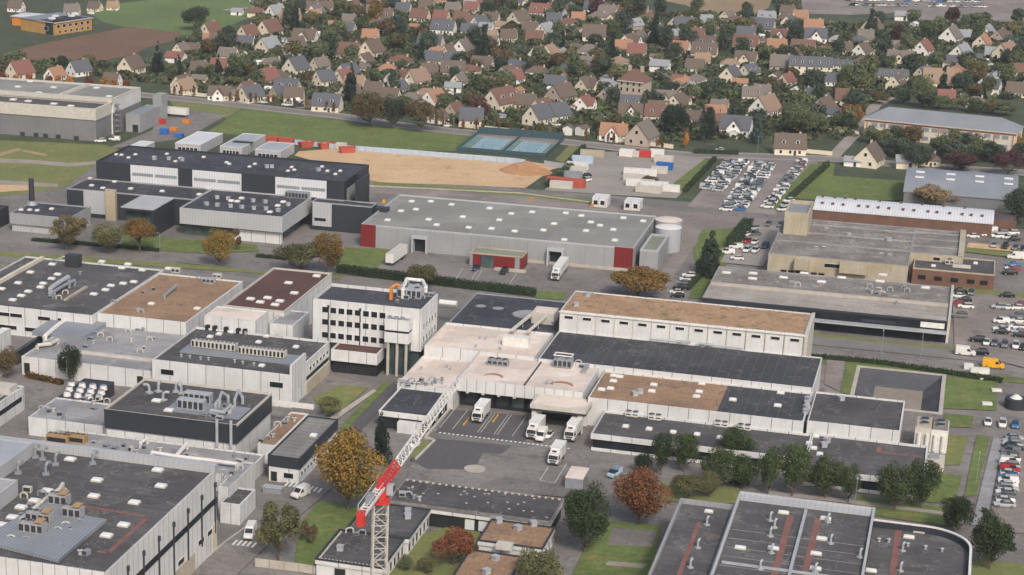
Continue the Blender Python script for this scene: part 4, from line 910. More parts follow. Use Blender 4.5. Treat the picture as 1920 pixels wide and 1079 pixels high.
for f in (.36, .62, .86): B.part('roof_ridge', MB().box(.3, B.D*f-.35, 6.8, B.W-.3, B.D*f+.35, 7.15), 'grey_membrane') ; B.sky([(1549, 431), (1530, 466), (1545, 466), (1652, 478), (1668, 480)], 1.6, 1.2); B.vent([(1590, 443), (1666, 452)], 1)
b = MB(); b.box(8, -2.6, 3.2, B.W*.3, -.03, 6.4).box(B.W*.52, -2.2, 3.4, B.W*.72, -.03, 6.6); B.part('wall_bay', b, 'beige_render'); B.wins('F', [B.W*.47], 4.2, 5, 1.2); B.wins('F', [B.W*(.12+.055*k) for k in range(6)], .6, 1.6, 1.6, ('brick_wall', 'window_glass'))
OR = B = Bld('old_works', 'set back right part of the old works, behind the black roofed brick annexe', None, None, 7, 'old_grey_roof', 'beige_render', .2, cap='grey_membrane', world=(OG.x1+.02, P(1792, 480, 7).y, P(1810, 443, 7).x, OG.y1))
for f in (.28, .58, .84): B.part('roof_ridge', MB().box(.3, B.D*f-.35, 6.8, B.W-1.7, B.D*f+.35, 7.15), 'grey_membrane')
B.part('end_parapet', MB().box(B.W-1.6, 0, 6.7, B.W+.1, B.D, 7.7), 'beige_render'); B.wins('F', [B.W*.5], 5, 2, 1)
tw = B = Bld('works_tower', 'square beige tower with an open dark top at the corner of the old works', (1472, 397), (1526, 378), 14, 'zinc_sheet', 'beige_render', 1.2, cap='beige_render', t=.5)
BK = B = Bld('brick_annexe', 'red brick annexe with a black flat roof and a pale coping beside the car park', (1712, 502), (1866, 488), 5, 'dark_felt', 'brick_wall', .4, cap='beige_render')
B.wins('F', [B.W*f for f in (.12, .32, .52, .72, .88)], 1.6, 2.2, 1.3, ('brick_wall', 'window_glass')); B.sky([(1829, 495), (1750, 500)], 1.4, 1.4); ahu(B, 1780, 496, 2.6, 1.4, 1.4, 'dirty_white', 1); B.part('roof_hatch', MB().box(-2.6, -.6, 0, 2.6, .6, .8), 'dirty_white', B.L(1803, 502))
LG = B = Bld('showroom', 'long showroom with a mottled grey roof and dark glazed front along the road', None, None, 6.4, 'old_grey_roof', 'dark_cladding', .15, cap='grey_membrane', world=(P(1318, 556, 6.4).x, (P(1318, 556, 6.4).y+P(1781, 603, 6.4).y)/2, P(1783, 545, 6.4).x, P(1356, 500, 6.4).y))
yy = B.L(1560, 555).y
B.part('roof_step', MB().box(.3, yy-.7, 6.2, B.W-.3, yy+.7, 7.0), 'concrete'); B.part('front_roof', MB().box(.3, .3, 6.22, B.W-.3, yy-.7, 6.34), 'ash_sheet'); B.part('end_wall', MB().box(B.W+.05, -.2, 0, B.W+.7, B.D, 7.1), 'dirty_white')
B.part('canopy', MB().box(B.W*.42, -2.6, 3.0, B.W, -.03, 3.4), 'pale_metal'); B.panel('F', B.W*.40, B.W, .2, 2.8, 'window_glass', 'shop_window', .08); B.panel('F', B.W*.40, B.W, 3.5, 5.6, 'window_glass', 'glazing_band', .08)
B.panel('F', B.W*.895, B.W*.99, 3.9, 5.4, 'white_paint', 'sign_board', .2); B.part('sign_board', MB().box(B.W*.66, -.2, 3.8, B.W*.80, -.09, 4.6), 'dark_cladding')
B.sky([(1362, 513), (1411, 524), (1469, 522), (1412, 514), (1508, 514), (1540, 530), (1578, 522), (1650, 529), (1655, 517), (1735, 541)], 2.6, 1.2)
cluster(B, [(1485, 535), (1495, 537), (1624, 548), (1634, 550), (1644, 552), (1654, 554), (1664, 556), (1668, 546), (1630, 540), (1648, 544), (1694, 543), (1700, 548), (1690, 538), (1680, 572)], 101)
b = MB()
for k in range(24): b.box(k*2.2, B.D+.2, 2.2, k*2.2+1.0, B.D+.5, 3.4)
B = Bld('brick_range', 'narrow brick range with a grey edge between the showroom and the old works', None, None, 4, 'grey_membrane', 'brick_wall', .2, world=(P(1354, 496, 4).x, LG.y1+.4, P(1770, 530, 4).x, LG.y1+3.2)); B.wins('R', [1.4], 1, 1.2, 1.4)
B = Bld('small_brick_store', 'small dark roofed brick store at the right end of the white roofed shed', (1862, 412), (1905, 400), 3.6, 'dark_felt', 'brick_wall', .3)
# ---- school in the suburb, long hipped roof
def hip(name, label, p_fl, p_fr, depth, he, rise, roof, wall, cat='building', ang=None, hipl=None, group=None):
    a, b = P(*p_fl, he), P(*p_fr, he); W = (b-a).length; rz = math.atan2(b.y-a.y, b.x-a.x); D = depth; hl = D/2 if hipl is None else hipl
    rt = thing(name, label, cat, (a.x, a.y, 0), rz, group); wl = MB().box(0, 0, 0, W, D, he); wl.build('wall', wall, rt); e = .6
    c = [(-e, -e, he), (W+e, -e, he), (W+e, D+e, he), (-e, D+e, he)]; r0, r1 = (hl, D/2, he+rise), (W-hl, D/2, he+rise); rf = MB()
    rf.face([c[0], c[1], r1, r0]).face([c[1], c[2], r1]).face([c[2], c[3], r0, r1]).face([c[3], c[0], r0]).face([c[3], c[2], c[1], c[0]]); rf.box(-e-.05, -e-.05, he-.45, W+e+.05, -e, he+.02, 1); rf.build('roof', [roof, 'dirty_white'], rt)
    return rt, W, D
S, sw, sdp = hip('long_school', 'long two storey school with a grey metal hipped roof and cream and orange walls', (1622, 222), (1906, 250), 15, 7.6, 4.2, 'zinc_sheet', 'cream_wall')
for z in (1.0, 4.6):
    me = win_mesh(2.4, 1.5, 'F', ('dirty_white', 'grey_metal'))
    for k in range(16): link('window', me, S, (4+k*(sw-8)/15, 0, z))
for k in range(9): MB().box(-.22, -.16, 0, .22, -.02, 6.3).build('orange_pier', plain('terracotta', '#a86f56', .8), S, (1+k*(sw-2)/8, 0, 0))
MB().box(-.02, -.12, 6.4, sw, -.02, 7.2).build('orange_band', 'terracotta', S)
for xx in (sw*.10, sw*.93):
    g = MB(); zc = 7.6; g.face([(-7, -1, zc), (0, -1, zc+4.4), (0, 18, zc+4.4), (-7, 18, zc)]); g.face([(0, -1, zc+4.4), (7, -1, zc), (7, 18, zc), (0, 18, zc+4.4)]); g.face([(-6.6, 17.9, 0), (6.6, 17.9, 0), (6.6, 17.9, zc), (0, 17.9, zc+4.3), (-6.6, 17.9, zc)]); g.face([(-6.6, -.9, zc), (6.6, -.9, zc), (0, -.9, zc+4.3)])
    if xx > 100: g.build('cross_roof', 'zinc_sheet', S, (xx, 0, .1))
# ---- north west warehouse
B1 = B = Bld('pale_warehouse', 'front half of the big pale warehouse with a cream upper band over grey walls', None, None, 12.9, 'charcoal_felt', 'mid_grey_wall', .6, cap='dirty_white', t=.8, world=(P(-120, 190, 12.9).x, P(168, 204, 12.9).y, P(199, 193, 12.9).x+1.5, P(200, 192, 12.9).y))
cb = MB(); cb.box(-.3, -.35, 8.4, B.W+.35, -.02, 12.92).box(B.W+.02, -.02, 8.4, B.W+.35, B.D, 12.92); B.part('upper_band', cb, 'dirty_white'); B.sky([(25, 188), (53, 191), (101, 196), (133, 200)], 2.6, 2)
b = MB()
for px in (14, 45, 66, 95, 135): b.box(B.u(px, 262, 1)-1, -.5, 0, B.u(px, 262, 1)+1, -.36, 1.6)
B.part('louvre', b, 'dark_metal')
B2 = B = Bld('pale_warehouse', 'rear half of the big pale warehouse with a green grey roof and white right end', None, None, 14.6, 'green_grey_gravel', 'white_panel_fine', .7, cap='dirty_white', t=.9, world=(P(-120, 175, 14.6).x, B1.y1+.05, B1.x1+1.2, P(268, 164, 14.6).y))
B.part('cross_parapet', MB().box(-.8, 0, 0, .8, B.D-1, .9), 'dirty_white', (B.L(136, 172).x, .5, B.rz)); B.sky([(34, 164), (101, 165), (181, 166), (205, 182), (73, 175), (57, 154)], 2.4, 2)
B.part('front_band', MB().box(0, -1.2, 12.95, B.W, -.03, 14.62), 'dirty_white'); B.part('lower_wall', MB().box(B.W-.4, 0, 0, B.W+.06, B.D, 8.8), 'mid_grey_wall'); g = MB()
for k in range(6): g.box(B.W+.1, .4, 1+k*2.2, B.W+1.6, 3.4, 1.12+k*2.2); g.path([(B.W+.3, .5, 1+k*2.2), (B.W+1.4, 3.2, 3.1+k*2.2)], .09)
B.part('escape_stair', g, 'grey_metal')
B = Bld('side_store', 'low grey store with a flat roof along the right end of the pale warehouse', None, None, 7.2, 'zinc_sheet', 'grey_panel', .3, world=(B2.x1+1.7, P(250, 248, 0).y, P(287, 238, 0).x, B2.y1+2)); B.panel('F', B.W-3.4, B.W-1, .1, 3, 'dark_interior', 'door'); ss = B
B = Bld('grey_stair_tower', 'tall plain grey stair tower behind the low store of the pale warehouse', None, None, 10.5, 'grey_membrane', 'grey_panel', .5, world=(P(286, 178, 10.5).x, P(286, 178, 10.5).y, P(315, 174, 10.5).x, P(286, 178, 10.5).y+6))
# ---- low modular offices behind the dark block
for nm, a, c, ro in (('white flat roofed site office, left end of the row behind the dark block', (328, 268), (418, 250), 'white_sheet'), ('grey flat roofed site office, middle of the row behind the dark block', (412, 274), (498, 253), 'silver_sheet'), ('grey flat roofed site office nearest the red skips', (478, 280), (552, 269), 'silver_sheet'), ('small white cabin left of the site offices', (240, 275), (290, 266), 'white_sheet')):
    B = Bld('site_office', nm, a, c, 3.8, ro, 'light_grey_panel', .12, cap='white_paint', group='site offices behind the dark block')
    B.wins('F', lsp(2, B.W-2, 5), 1.2, 1.4, 1.1)
    if 'middle' in nm: B.part('solar_rack', MB().box(-4, -1, .2, 4, 1, .5), 'dark_metal', B.L(456, 268))
B = Bld('gatehouse', 'white gatehouse with dark windows left of the barrier', (1110, 370), (1145, 365), 3.4, 'white_sheet', 'white_panel_fine', .2); B.wins('F', [1.4, B.W-1.6], .9, 1.4, 1.5); B.wins('R', [1.2], .9, 1.2, 1.4)
B = Bld('gatehouse', 'white gatehouse with dark windows right of the barrier', (1170, 377), (1206, 372), 3.2, 'white_sheet', 'white_panel_fine', .2); B.wins('F', [1.3, B.W-1.5], .9, 1.4, 1.5)
# ---- ochre school, far left, on its own angle
S2, w2, d2 = hip('ochre_school', 'ochre fronted school with a flat dark roof beside the ploughed field', (101, 43), (172, 33), 26, 6.6, .5, 'zinc_sheet', plain('ochre_wall', '#a8834f', .8, scale=.3) and 'ochre_wall')
for k in range(6): link('window', win_mesh(2.0, 1.5, 'F'), S2, (3+k*(w2-6)/5, 0, 3.6)); link('window', win_mesh(1.6, 1.3, 'F'), S2, (4+k*(w2-7)/5, 0, .8))
for k in range(5): MB().box(-1.3, -1.3, 0, 1.3, 1.3, .9).build('skylight', 'skylight_dome', S2, (6+k*7, 8+(k % 2)*5, 7.0))
S3, w3, d3 = hip('dark_blue_school_wing', 'dark blue box shaped school wing left of the ochre school', (73, 38), (99, 42), 24, 6.8, .4, 'blue_black_felt', 'dark_cladding')
link('window', win_mesh(3, 2, 'F'), S3, (w3/2, 0, 2))
S4, w4, d4 = hip('orange_trimmed_pavilion', 'white roofed pavilion with bright orange trim left of the dark blue school wing', (22, 30), (62, 33), 14, 5, .6, 'white_sheet', 'orange_paint')
# ------------------------------------------------------------------ foliage
_cr = {}
def crown_mesh(seed, shape, n, leaf):
    """Crown of many small leaf clumps spread over lobes; unit radius, height 2, base at z=0."""
    k = (seed, shape, n)
    if k in _cr: return _cr[k]
    r = np.random.RandomState(seed)
    if shape == 'oval': nl, br = 44, (.26, .38)
    elif shape == 'round': nl, br = 34, (.26, .42)
    elif shape == 'spread': nl, br = 20, (.24, .40)
    elif shape == 'sparse': nl, br = 24, (.16, .32)
    else: nl, br = 26, (.2, .34)
    cs, rs = [], []
    while len(cs) < nl:
        p = r.uniform(-1, 1, 3)
        if np.linalg.norm(p) > 1: continue
        if shape == 'cone':
            z = r.beta(1.1, 1.6); a = r.uniform(0, 6.28); q = (1-z)**.85*.72
            p = np.array([math.cos(a)*q*r.uniform(.5, 1), math.sin(a)*q*r.uniform(.5, 1), z*2-1+.1]); rad = .12+.26*(1-z)
        elif shape == 'column': p = np.array([p[0]*.5, p[1]*.5, p[2]*.8]); rad = r.uniform(*br)*1.1
        else:
            nrm = np.linalg.norm(p)+1e-6; p = p/nrm*min(1, nrm**.5)*(1-br[1]*.8); rad = r.uniform(*br)
            if shape == 'spread': p[2] = abs(p[2])*.9-.25
        cs.append(p); rs.append(rad*r.uniform(.7, 1.15))
    cs, rs = np.array(cs), np.array(rs)
    lob = r.choice(nl, n, p=rs**2/np.sum(rs**2)); d = r.normal(size=(n, 3)); d[:, 2] += .25; d /= np.linalg.norm(d, axis=1)[:, None]
    c = cs[lob]+d*(rs[lob]*r.uniform(.72, 1.12, n))[:, None]
    c += r.normal(size=(n, 3))*.02
    nrm = d+r.normal(size=(n, 3))*.6; nrm /= np.linalg.norm(nrm, axis=1)[:, None]
    t1 = np.cross(nrm, r.normal(size=(n, 3))); t1 /= np.linalg.norm(t1, axis=1)[:, None]; t2 = np.cross(nrm, t1)
    s = leaf*r.uniform(.55, 1.35, n)[:, None]
    v = np.stack([c-t1*s, c+t2*s*.6-t1*s*.1, c+t1*s, c-t2*s*.6+t1*s*.15], 1).reshape(-1, 3); v[:, 2] = (v[:, 2]+1)
    me = bpy.data.meshes.new('crown'); me.vertices.add(4*n); me.vertices.foreach_set('co', v.astype(np.float32).ravel())
    me.loops.add(4*n); me.loops.foreach_set('vertex_index', np.arange(4*n, dtype=np.int32)); me.polygons.add(n)
    me.polygons.foreach_set('loop_start', np.arange(0, 4*n, 4, dtype=np.int32)); me.polygons.foreach_set('loop_total', np.full(n, 4, dtype=np.int32))
    tl = r.uniform(0, 1, nl); at = me.attributes.new('tint', 'FLOAT', 'FACE')
    at.data.foreach_set('value', np.clip(tl[lob]*.7+r.uniform(0, .3, n), 0, 1).astype(np.float32))
    me.update(); me.validate(); me.materials.append(MATS['leaf_green']); _cr[k] = me
    return me
foliage('leaf_green', '#434d38', '#626a4b', '#57583f', k=1.1)
foliage('leaf_dark', '#313d33', '#4a5643', k=1.1)
foliage('leaf_oval', '#28351f', '#3f4c32', k=.8)
foliage('leaf_poplar', '#38462d', '#56643e', '#5f5a3d', k=.85)
foliage('leaf_olive', '#56583c', '#74724c', '#6f6244', k=.9)
foliage('leaf_brown', '#574e3a', '#726445', '#5f5f44', k=.9)
foliage('leaf_rust', '#5a452a', '#82583a', '#66522f', k=.95)
foliage('leaf_gold', '#72622e', '#937538', '#686638', k=.95)
foliage('leaf_amber', '#63562d', '#846536', '#55582f', k=.9)
foliage('leaf_maple', '#615a30', '#926e32', '#555c33', k=1.)
foliage('leaf_orange', '#9a6430', '#b98238', k=1.)
foliage('leaf_red', '#603629', '#7d4a36', '#5a4c36', k=.95)
foliage('leaf_plum', '#4a3236', '#5f4244', k=.9)
foliage('leaf_blue', '#3a4c4a', '#52645c', k=.9)
foliage('leaf_tan', '#8a7858', '#a08a68', '#7c7350', k=.9)
foliage('leaf_conifer', '#222f26', '#34423a', k=.9)
foliage('leaf_hedge', '#2f3e2a', '#43523a', k=.85)
plain('bark', '#5b5046', .9, var=.3, scale=3)
def trunk_mesh(seed):
    k = ('tr', seed)
    if k not in _cr:
        r = random.Random(seed); b = MB(); b.tube((0, 0, -.1), (0, 0, .55), .5, 7, 0, .38).tube((0, 0, .55), (.05, .03, 1.0), .38, 7, 0, .26)
        for i in range(6):
            a = i*1.05+r.random(); q = (math.cos(a)*r.uniform(2.6, 4.6), math.sin(a)*r.uniform(2.6, 4.6), r.uniform(1.3, 2.0)); b.tube((0, 0, .75+.05*i), q, .2, 5, 0, .06)
        b.tube((.05, .03, 1.0), (.2, -.1, 2.2), .26, 5, 0, .06); _cr[k] = b.mesh('trunk', 'bark')
    return _cr[k]
def tree(loc, h, wd, mat, shape='round', seed=1, n=2600, leaf=.075, clear=.16, label='', group=None, cat='tree', name='tree', rz=None):
    rt = thing(name, label, cat, loc, random.random()*6.28 if rz is None else rz, group)
    if n > 1600: n, leaf = int(n*1.5), leaf*.84
    th = h*clear; c = link('crown', crown_mesh(seed, shape, n, leaf), rt, (0, 0, th*.9)); c.scale = (wd*.56, wd*.56, (h-th*.9)/2*1.03); recolour(c, 0, mat)
    t_ = link('trunk', trunk_mesh(seed % 3), rt); s_ = max(.3, wd*.055); t_.scale = (s_, s_, max(th, .6)*1.25)
    return rt
def tree_px(base, top, wpx, mat, shape='round', label='', n=4200, leaf=.058, seed=None, clear=.14, group=None, cat='tree', name='tree'):
    p = P(*base); lo, hi = .5, 40.
    r0 = RX; 
    def ypix(z):
        v = Vector((p.x, p.y, z-CAMH)); return CY+FO*v.dot(DX)/v.dot(FX)
    for _ in range(30):
        m_ = (lo+hi)/2
        if ypix(m_) > top: lo = m_
        else: hi = m_
    dep = Vector((p.x, p.y, -CAMH)).dot(FX)
    return tree(p, lo*1.0, wpx*dep/FO, mat, shape, seed or random.randint(1, 5), n, leaf, clear, label, group, cat, name)
# ---- named near trees
T = tree_px
T((652, 958), 803, 128, 'leaf_maple', 'round', 'big olive and orange maple beside the crossing, left of the crane', 7000, .045, 2)
T((715, 872), 776, 40, 'leaf_conifer', 'cone', 'dark slim conifer between the orange maple and the crane jib', 3500, .06, 3, .05)
T((522, 1052), 925, 86, 'leaf_olive', 'sparse', 'thin olive birch by the bottom road, left of the green lawn', 4200, .05, 4)
T((578, 1020), 975, 36, 'leaf_brown', 'sparse', 'small brownish tree on the lawn beside the olive birch', 2500, .06, 1)
T((1096, 1038), 908, 88, 'leaf_oval', 'oval', 'large dense dark green egg shaped tree near the bottom centre', 7500, .042, 5, .1)
T((1197, 985), 877, 106, 'leaf_rust', 'round', 'rounded rust orange maple right of the dark green egg shaped tree', 7000, .045, 2, .16)
T((850, 1062), 986, 88, 'leaf_red', 'spread', 'red brown tree in the courtyard between the low wings', 5000, .05, 3)
T((1008, 1120), 1028, 92, 'leaf_olive', 'round', 'yellow green tree cut by the bottom edge beside the tan gravel wings', 5000, .05, 4)
T((1290, 938), 884, 66, 'leaf_olive', 'spread', 'low olive tree between the rust maple and the poplar row', 3500, .055, 1)
T((1330, 935), 880, 36, 'leaf_olive', 'round', 'small olive tree half hidden behind the left end of the poplar row', 3000, .06, 5)
for k, (bx, by, tp, wp) in enumerate([(1206, 886, 850, 34), (1238, 892, 812, 38), (1282, 886, 815, 52), (1383, 868, 803, 66), (1344, 918, 838, 60), (1392, 918, 850, 52), (1440, 928, 838, 46), (1485, 932, 834, 62), (1547, 936, 850, 62), (1590, 944, 874, 40), (1677, 958, 866, 68), (1726, 954, 862, 58), (1790, 1002, 934, 62), (1855, 1070, 958, 74)]):
    T((bx, by), tp-3, wp*1.04, 'leaf_poplar' if 1 < k < 12 else 'leaf_oval', 'oval', ['small dark round tree, left end of the row before the long low range', 'narrow tall tree, second from the left in the row before the long low range', 'broad tree, third from the left in the row before the long low range', 'dark tree set back nearest the black roof, in the middle of the row', 'green tree left of the tree set back in the middle of the row', 'green tree just in front of the tree set back mid row', 'slim tree with the lightest crown, right of the middle of the row', 'wide tree directly left of the gap showing white rooflights', 'wide brown tinged tree behind the widest dark factory bay', 'slim tree right of the brown tinged one behind the factory bay', 'large brown green tree, left of the pair beside the cooling towers', 'large green tree, right of the pair beside the cooling towers', 'dark round tree behind the rounded factory corner', 'large dark tree between the rounded factory corner and the row of parked cars'][k], 4600, .052, 1+k % 5, .13, 'tree row along the long low range')
T((131, 718), 644, 46, 'leaf_oval', 'oval', 'dense dark green oval tree in front of the grey roofed workshop', 4200, .05, 5, .1)
T((14, 712), 650, 46, 'leaf_brown', 'round', 'orange brown tree at the left edge by the white tank house', 3500, .055, 2)
T((620, 784), 738, 44, 'leaf_olive', 'spread', 'bushy olive tree in the small garden below the office block', 3200, .06, 3)
T((126, 470), 396, 78, 'leaf_brown', 'sparse', 'wide thin brownish tree in front of the boiler house', 4200, .05, 2)
T((205, 476), 412, 64, 'leaf_olive', 'round', 'grey green tree right of the thin brownish tree', 3600, .055, 4)
T((262, 474), 404, 72, 'leaf_amber', 'spread', 'green tree turning orange on the lawn before the laboratory', 3800, .055, 1, .3)
T((410, 500), 428, 62, 'leaf_gold', 'oval', 'yellow olive oval tree in front of the laboratory fascia', 4200, .05, 5)
T((442, 470), 428, 26, 'leaf_brown', 'sparse', 'thin small tree just right of the yellow oval tree', 2000, .07, 3)
T((562, 512), 444, 98, 'leaf_olive', 'spread', 'broad olive tree at the corner of the dark link block', 4200, .05, 3, .12)
T((616, 514), 434, 58, 'leaf_amber', 'oval', 'taller orange tinged tree beside the broad olive tree', 3800, .055, 2)
T((788, 545), 486, 60, 'leaf_olive', 'spread', 'olive tree in the hedge behind the office block', 3600, .055, 4)
T((1196, 560), 490, 118, 'leaf_amber', 'spread', 'wide orange brown tree behind the left part of the brown roofed hall', 5200, .05, 2)
T((1328, 520), 440, 58, 'leaf_conifer', 'cone', 'dark spreading conifer beside the lane to the car parks', 4200, .06, 4, .06)
T((693, 238), 168, 76, 'leaf_brown', 'round', 'large brown green tree at the left of the clump on the green field edge', 4200, .05, 1)
T((738, 242), 178, 48, 'leaf_dark', 'oval', 'darkest tree in the clump on the green field edge', 3200, .06, 5)
T((790, 248), 176, 76, 'leaf_brown', 'spread', 'large brown tree at the right of the clump on the green field edge', 4200, .05, 3)
T((1596, 240), 194, 42, 'leaf_orange', 'round', 'bright orange round tree left of the long school', 3600, .055, 2)
T((1498, 258), 184, 76, 'leaf_green', 'round', 'very large green tree left of the orange round tree', 4200, .05, 4)
T((367, 58), 8, 52, 'leaf_dark', 'round', 'large dark tree standing alone in the far meadow', 3600, .055, 5)
T((1285, 278), 248, 15, 'leaf_orange', 'column', 'small bright orange pointed tree beside the suburb road', 1800, .09, 1)
T((1325, 268), 198, 34, 'leaf_conifer', 'oval', 'tall very dark evergreen left of the grey hipped house', 3200, .06, 3, .03)
T((1264, 256), 178, 56, 'leaf_conifer', 'spread', 'broad dark cedar behind the orange pointed tree', 3600, .055, 2, .05)
T((1418, 268), 222, 34, 'leaf_blue', 'cone', 'blue green spruce beside the grey hipped house', 2800, .07, 4, .03)
T((1205, 222), 168, 18, 'leaf_dark', 'column', 'thin dark columnar conifer beside the stone manor', 2400, .08, 5, .03)
T((1728, 202), 138, 44, 'leaf_green', 'oval', 'tall green tree behind the left end of the long school', 3200, .06, 1)
T((1752, 392), 342, 96, 'leaf_tan', 'spread', 'wide pale tan tree before the arched grey hall', 3800, .055, 3)
T((1905, 420), 352, 60, 'leaf_dark', 'round', 'dark green tree at the right edge beside the arched hall', 3200, .06, 2)
T((1800, 322), 282, 66, 'leaf_plum', 'round', 'purple brown tree behind the arched hall', 3000, .06, 4)
T((1890, 330), 276, 70, 'leaf_plum', 'spread', 'dark plum tree behind the right half of the arched hall', 3000, .06, 1)
T((1720, 318), 270, 60, 'leaf_dark', 'round', 'dark tree behind the left corner of the arched hall', 3000, .06, 5)
T((800, 1078), 1040, 40, 'leaf_olive', 'spread', 'low olive shrub tree right of the crane mast', 2400, .07, 2); T((760, 1072), 1040, 30, 'leaf_green', 'round', 'small green courtyard shrub touching the crane mast', 2000, .07, 1)
T((1220, 345), 328, 34, 'leaf_brown', 'spread', 'dark brown shrub among the white containers', 1600, .09, 3)
for i, (bx, by, hh, ww, mm) in enumerate(((1632, 268, 7, 8, 'leaf_green'), (1656, 272, 8, 9, 'leaf_olive'), (1682, 268, 7, 8, 'leaf_dark'), (1706, 274, 9, 10, 'leaf_brown'), (1760, 266, 8, 9, 'leaf_olive'), (1786, 272, 8, 9, 'leaf_green'), (1816, 276, 7, 8, 'leaf_dark'), (1842, 276, 9, 9, 'leaf_brown'), (1868, 276, 8, 8, 'leaf_dark'), (1898, 280, 7, 8, 'leaf_gold'), (1664, 288, 8, 9, 'leaf_dark'), (1690, 298, 9, 10, 'leaf_dark'), (1766, 292, 8, 9, 'leaf_green'), (1788, 302, 9, 10, 'leaf_dark'), (1838, 298, 9, 10, 'leaf_green'), (1862, 306, 8, 9, 'leaf_dark'), (1912, 302, 8, 9, 'leaf_dark'), (1738, 204, 9, 9, 'leaf_dark'), (1764, 206, 7, 8, 'leaf_green'), (1796, 208, 7, 8, 'leaf_olive'), (1826, 212, 7, 8, 'leaf_green'), (1856, 214, 7, 8, 'leaf_olive'), (1884, 218, 7, 9, 'leaf_green'), (1690, 196, 8, 8, 'leaf_dark'), (1612, 205, 8, 9, 'leaf_green'), (1648, 196, 7, 8, 'leaf_brown'))):
    tree(P(bx, by), hh, ww, mm, ['round', 'spread', 'round'][i % 3], 1+i % 7, 2200, .085, .1, '%s tree, %s from left %s the long school' % (dict(leaf_green='green', leaf_olive='olive', leaf_dark='dark green', leaf_brown='brownish', leaf_gold='yellowish')[mm], 'first second third fourth fifth sixth seventh eighth ninth tenth first second third fourth fifth sixth seventh first second third fourth fifth sixth seventh eighth ninth'.split()[i], 'close in front of' if i < 10 else 'in the farther row before' if i < 17 else 'behind'), 'trees around the long school')
# ------------------------------------------------------------------ hedges
def hedge(p1, p2, wd, h, label, mat='leaf_hedge', z=0):
    a, b = P(*p1), P(*p2); Ln = (b-a).length; n = int(Ln*(2*h+wd)*9); r = np.random.RandomState(int(Ln*10)); rt = thing('hedge', label, 'hedge', a, math.atan2(b.y-a.y, b.x-a.x))
    MB().box(.1, -wd*.36, 0, Ln-.1, wd*.36, h*.86).build('hedge_core', 'leaf_hedge', rt)
    u = r.uniform(0, Ln, n); k = r.uniform(0, 2*h+wd, n); y = np.where(k < h, -wd/2, np.where(k < h+wd, k-h-wd/2, wd/2)); zz = np.where(k < h, k, np.where(k < h+wd, h, k-h-wd))
    c = np.stack([u, y, zz*.97], 1)+r.normal(size=(n, 3))*.12; t1 = r.normal(size=(n, 3)); t1 /= np.linalg.norm(t1, axis=1)[:, None]; t2 = np.cross(t1, r.normal(size=(n, 3))); t2 /= np.linalg.norm(t2, axis=1)[:, None]; s = .22
    v = np.stack([c-t1*s, c+t2*s, c+t1*s, c-t2*s], 1).reshape(-1, 3); v[:, 2] = np.maximum(v[:, 2], .02)
    me = bpy.data.meshes.new('foliage'); me.from_pydata(v.tolist(), [], [(4*i, 4*i+1, 4*i+2, 4*i+3) for i in range(n)]); at = me.attributes.new('tint', 'FLOAT', 'FACE'); at.data.foreach_set('value', r.uniform(0, 1, n).astype(np.float32)); me.materials.append(MATS[mat]); link('foliage', me, rt)
hedge((632, 512), (850, 538), 2.4, 2.6, 'long clipped dark hedge behind the brown felt hall'); hedge((850, 538), (1004, 556), 2.4, 2.4, 'clipped dark hedge running from the olive tree to the grass verge')
hedge((1030, 352), (1070, 318), 2.4, 2.6, 'dark hedge between the sand mound and the red containers'); hedge((1284, 362), (1340, 302), 1.2, 1.8, 'thin hedge along the left side of the staff car park'); hedge((1478, 378), (1552, 312), 1.4, 2, 'hedge along the right side of the staff car park')
hedge((1370, 468), (1402, 430), 3, 4, 'tall bushy hedge left of the cluttered parking yard'); hedge((1300, 288), (1385, 291), 1.6, 1.8, 'low trimmed hedge by the suburb road behind the orange pointed tree')
hedge((1480, 668), (1640, 683), 1.4, 1.2, 'low hedge along the south road above the pond'); hedge((1640, 683), (1880, 718), 1.4, 1.3, 'low hedge along the south road beside the yellow van'); hedge((60, 452), (300, 472), 1.4, 1.0, 'low dark hedge at the foot of the boiler house'); hedge((480, 482), (540, 488), 1.2, 1, 'low hedge by the white base of the laboratory'); hedge((50, 707), (118, 722), 1.6, 1.2, 'orange and red flowering hedge before the grey roofed workshop', 'leaf_rust'); hedge((1845, 960), (1900, 1035), 1.2, 1, 'low hedge near the large dark tree by the car row')
hedge((1290, 545), (1350, 478), 1.2, 1.6, 'thin hedge behind the cars on the lane'); hedge((1060, 316), (1095, 280), 1.4, 2, 'hedge between the tennis courts and the container yard')
# ------------------------------------------------------------------ houses
def inside(px, py):
    if py < -4 or py > 268: return False
    if px < 345 and py > 100+max(0, (px-160))*.12+40: return False
    if px < 330 and py < 118+max(0, 60-px)*.0-0: return False
    if px < 480 and py < 70 and px > 150: return False
    if px > 1500 and py < 46 and px > 1480: return False
    if 1170 < px < 1450 and py < 28: return False
    if 318 < px < 900 and py > 172+(px-318)*.115: return False
    if 900 <= px < 1300 and py > 236+(px-900)*.105: return False
    if px > 1600 and 185 < py: return False
    if px >= 1300 and py > 262: return False
    return True
def H_(c): return [x.split(',') for x in c.split()]
for n_, c in dict(red='#7a564f', brown='#62574f', slate='#575a60', orange='#96725c', tan='#8b7765', greybrown='#6f6862', rust='#6b5349', pale='#888b8f', pink='#857063').items():
    surf('tile_'+n_, c, c, .5, 3, .2, seam=.5, seamc=c, axis='y', k=1.05)
for n_, c in dict(cream='#cdc3ae', white='#d8d5cf', beige='#a5978a', yellow='#c5ad80', stone='#b3a898').items(): surf('render_'+n_, c, c, .4, 2, .08, k=1.12)
def hwin(b, w_=1.0, h_=1.2): return win_mesh(w_, h_, 'F', ('white_paint', 'window_glass'), .08)
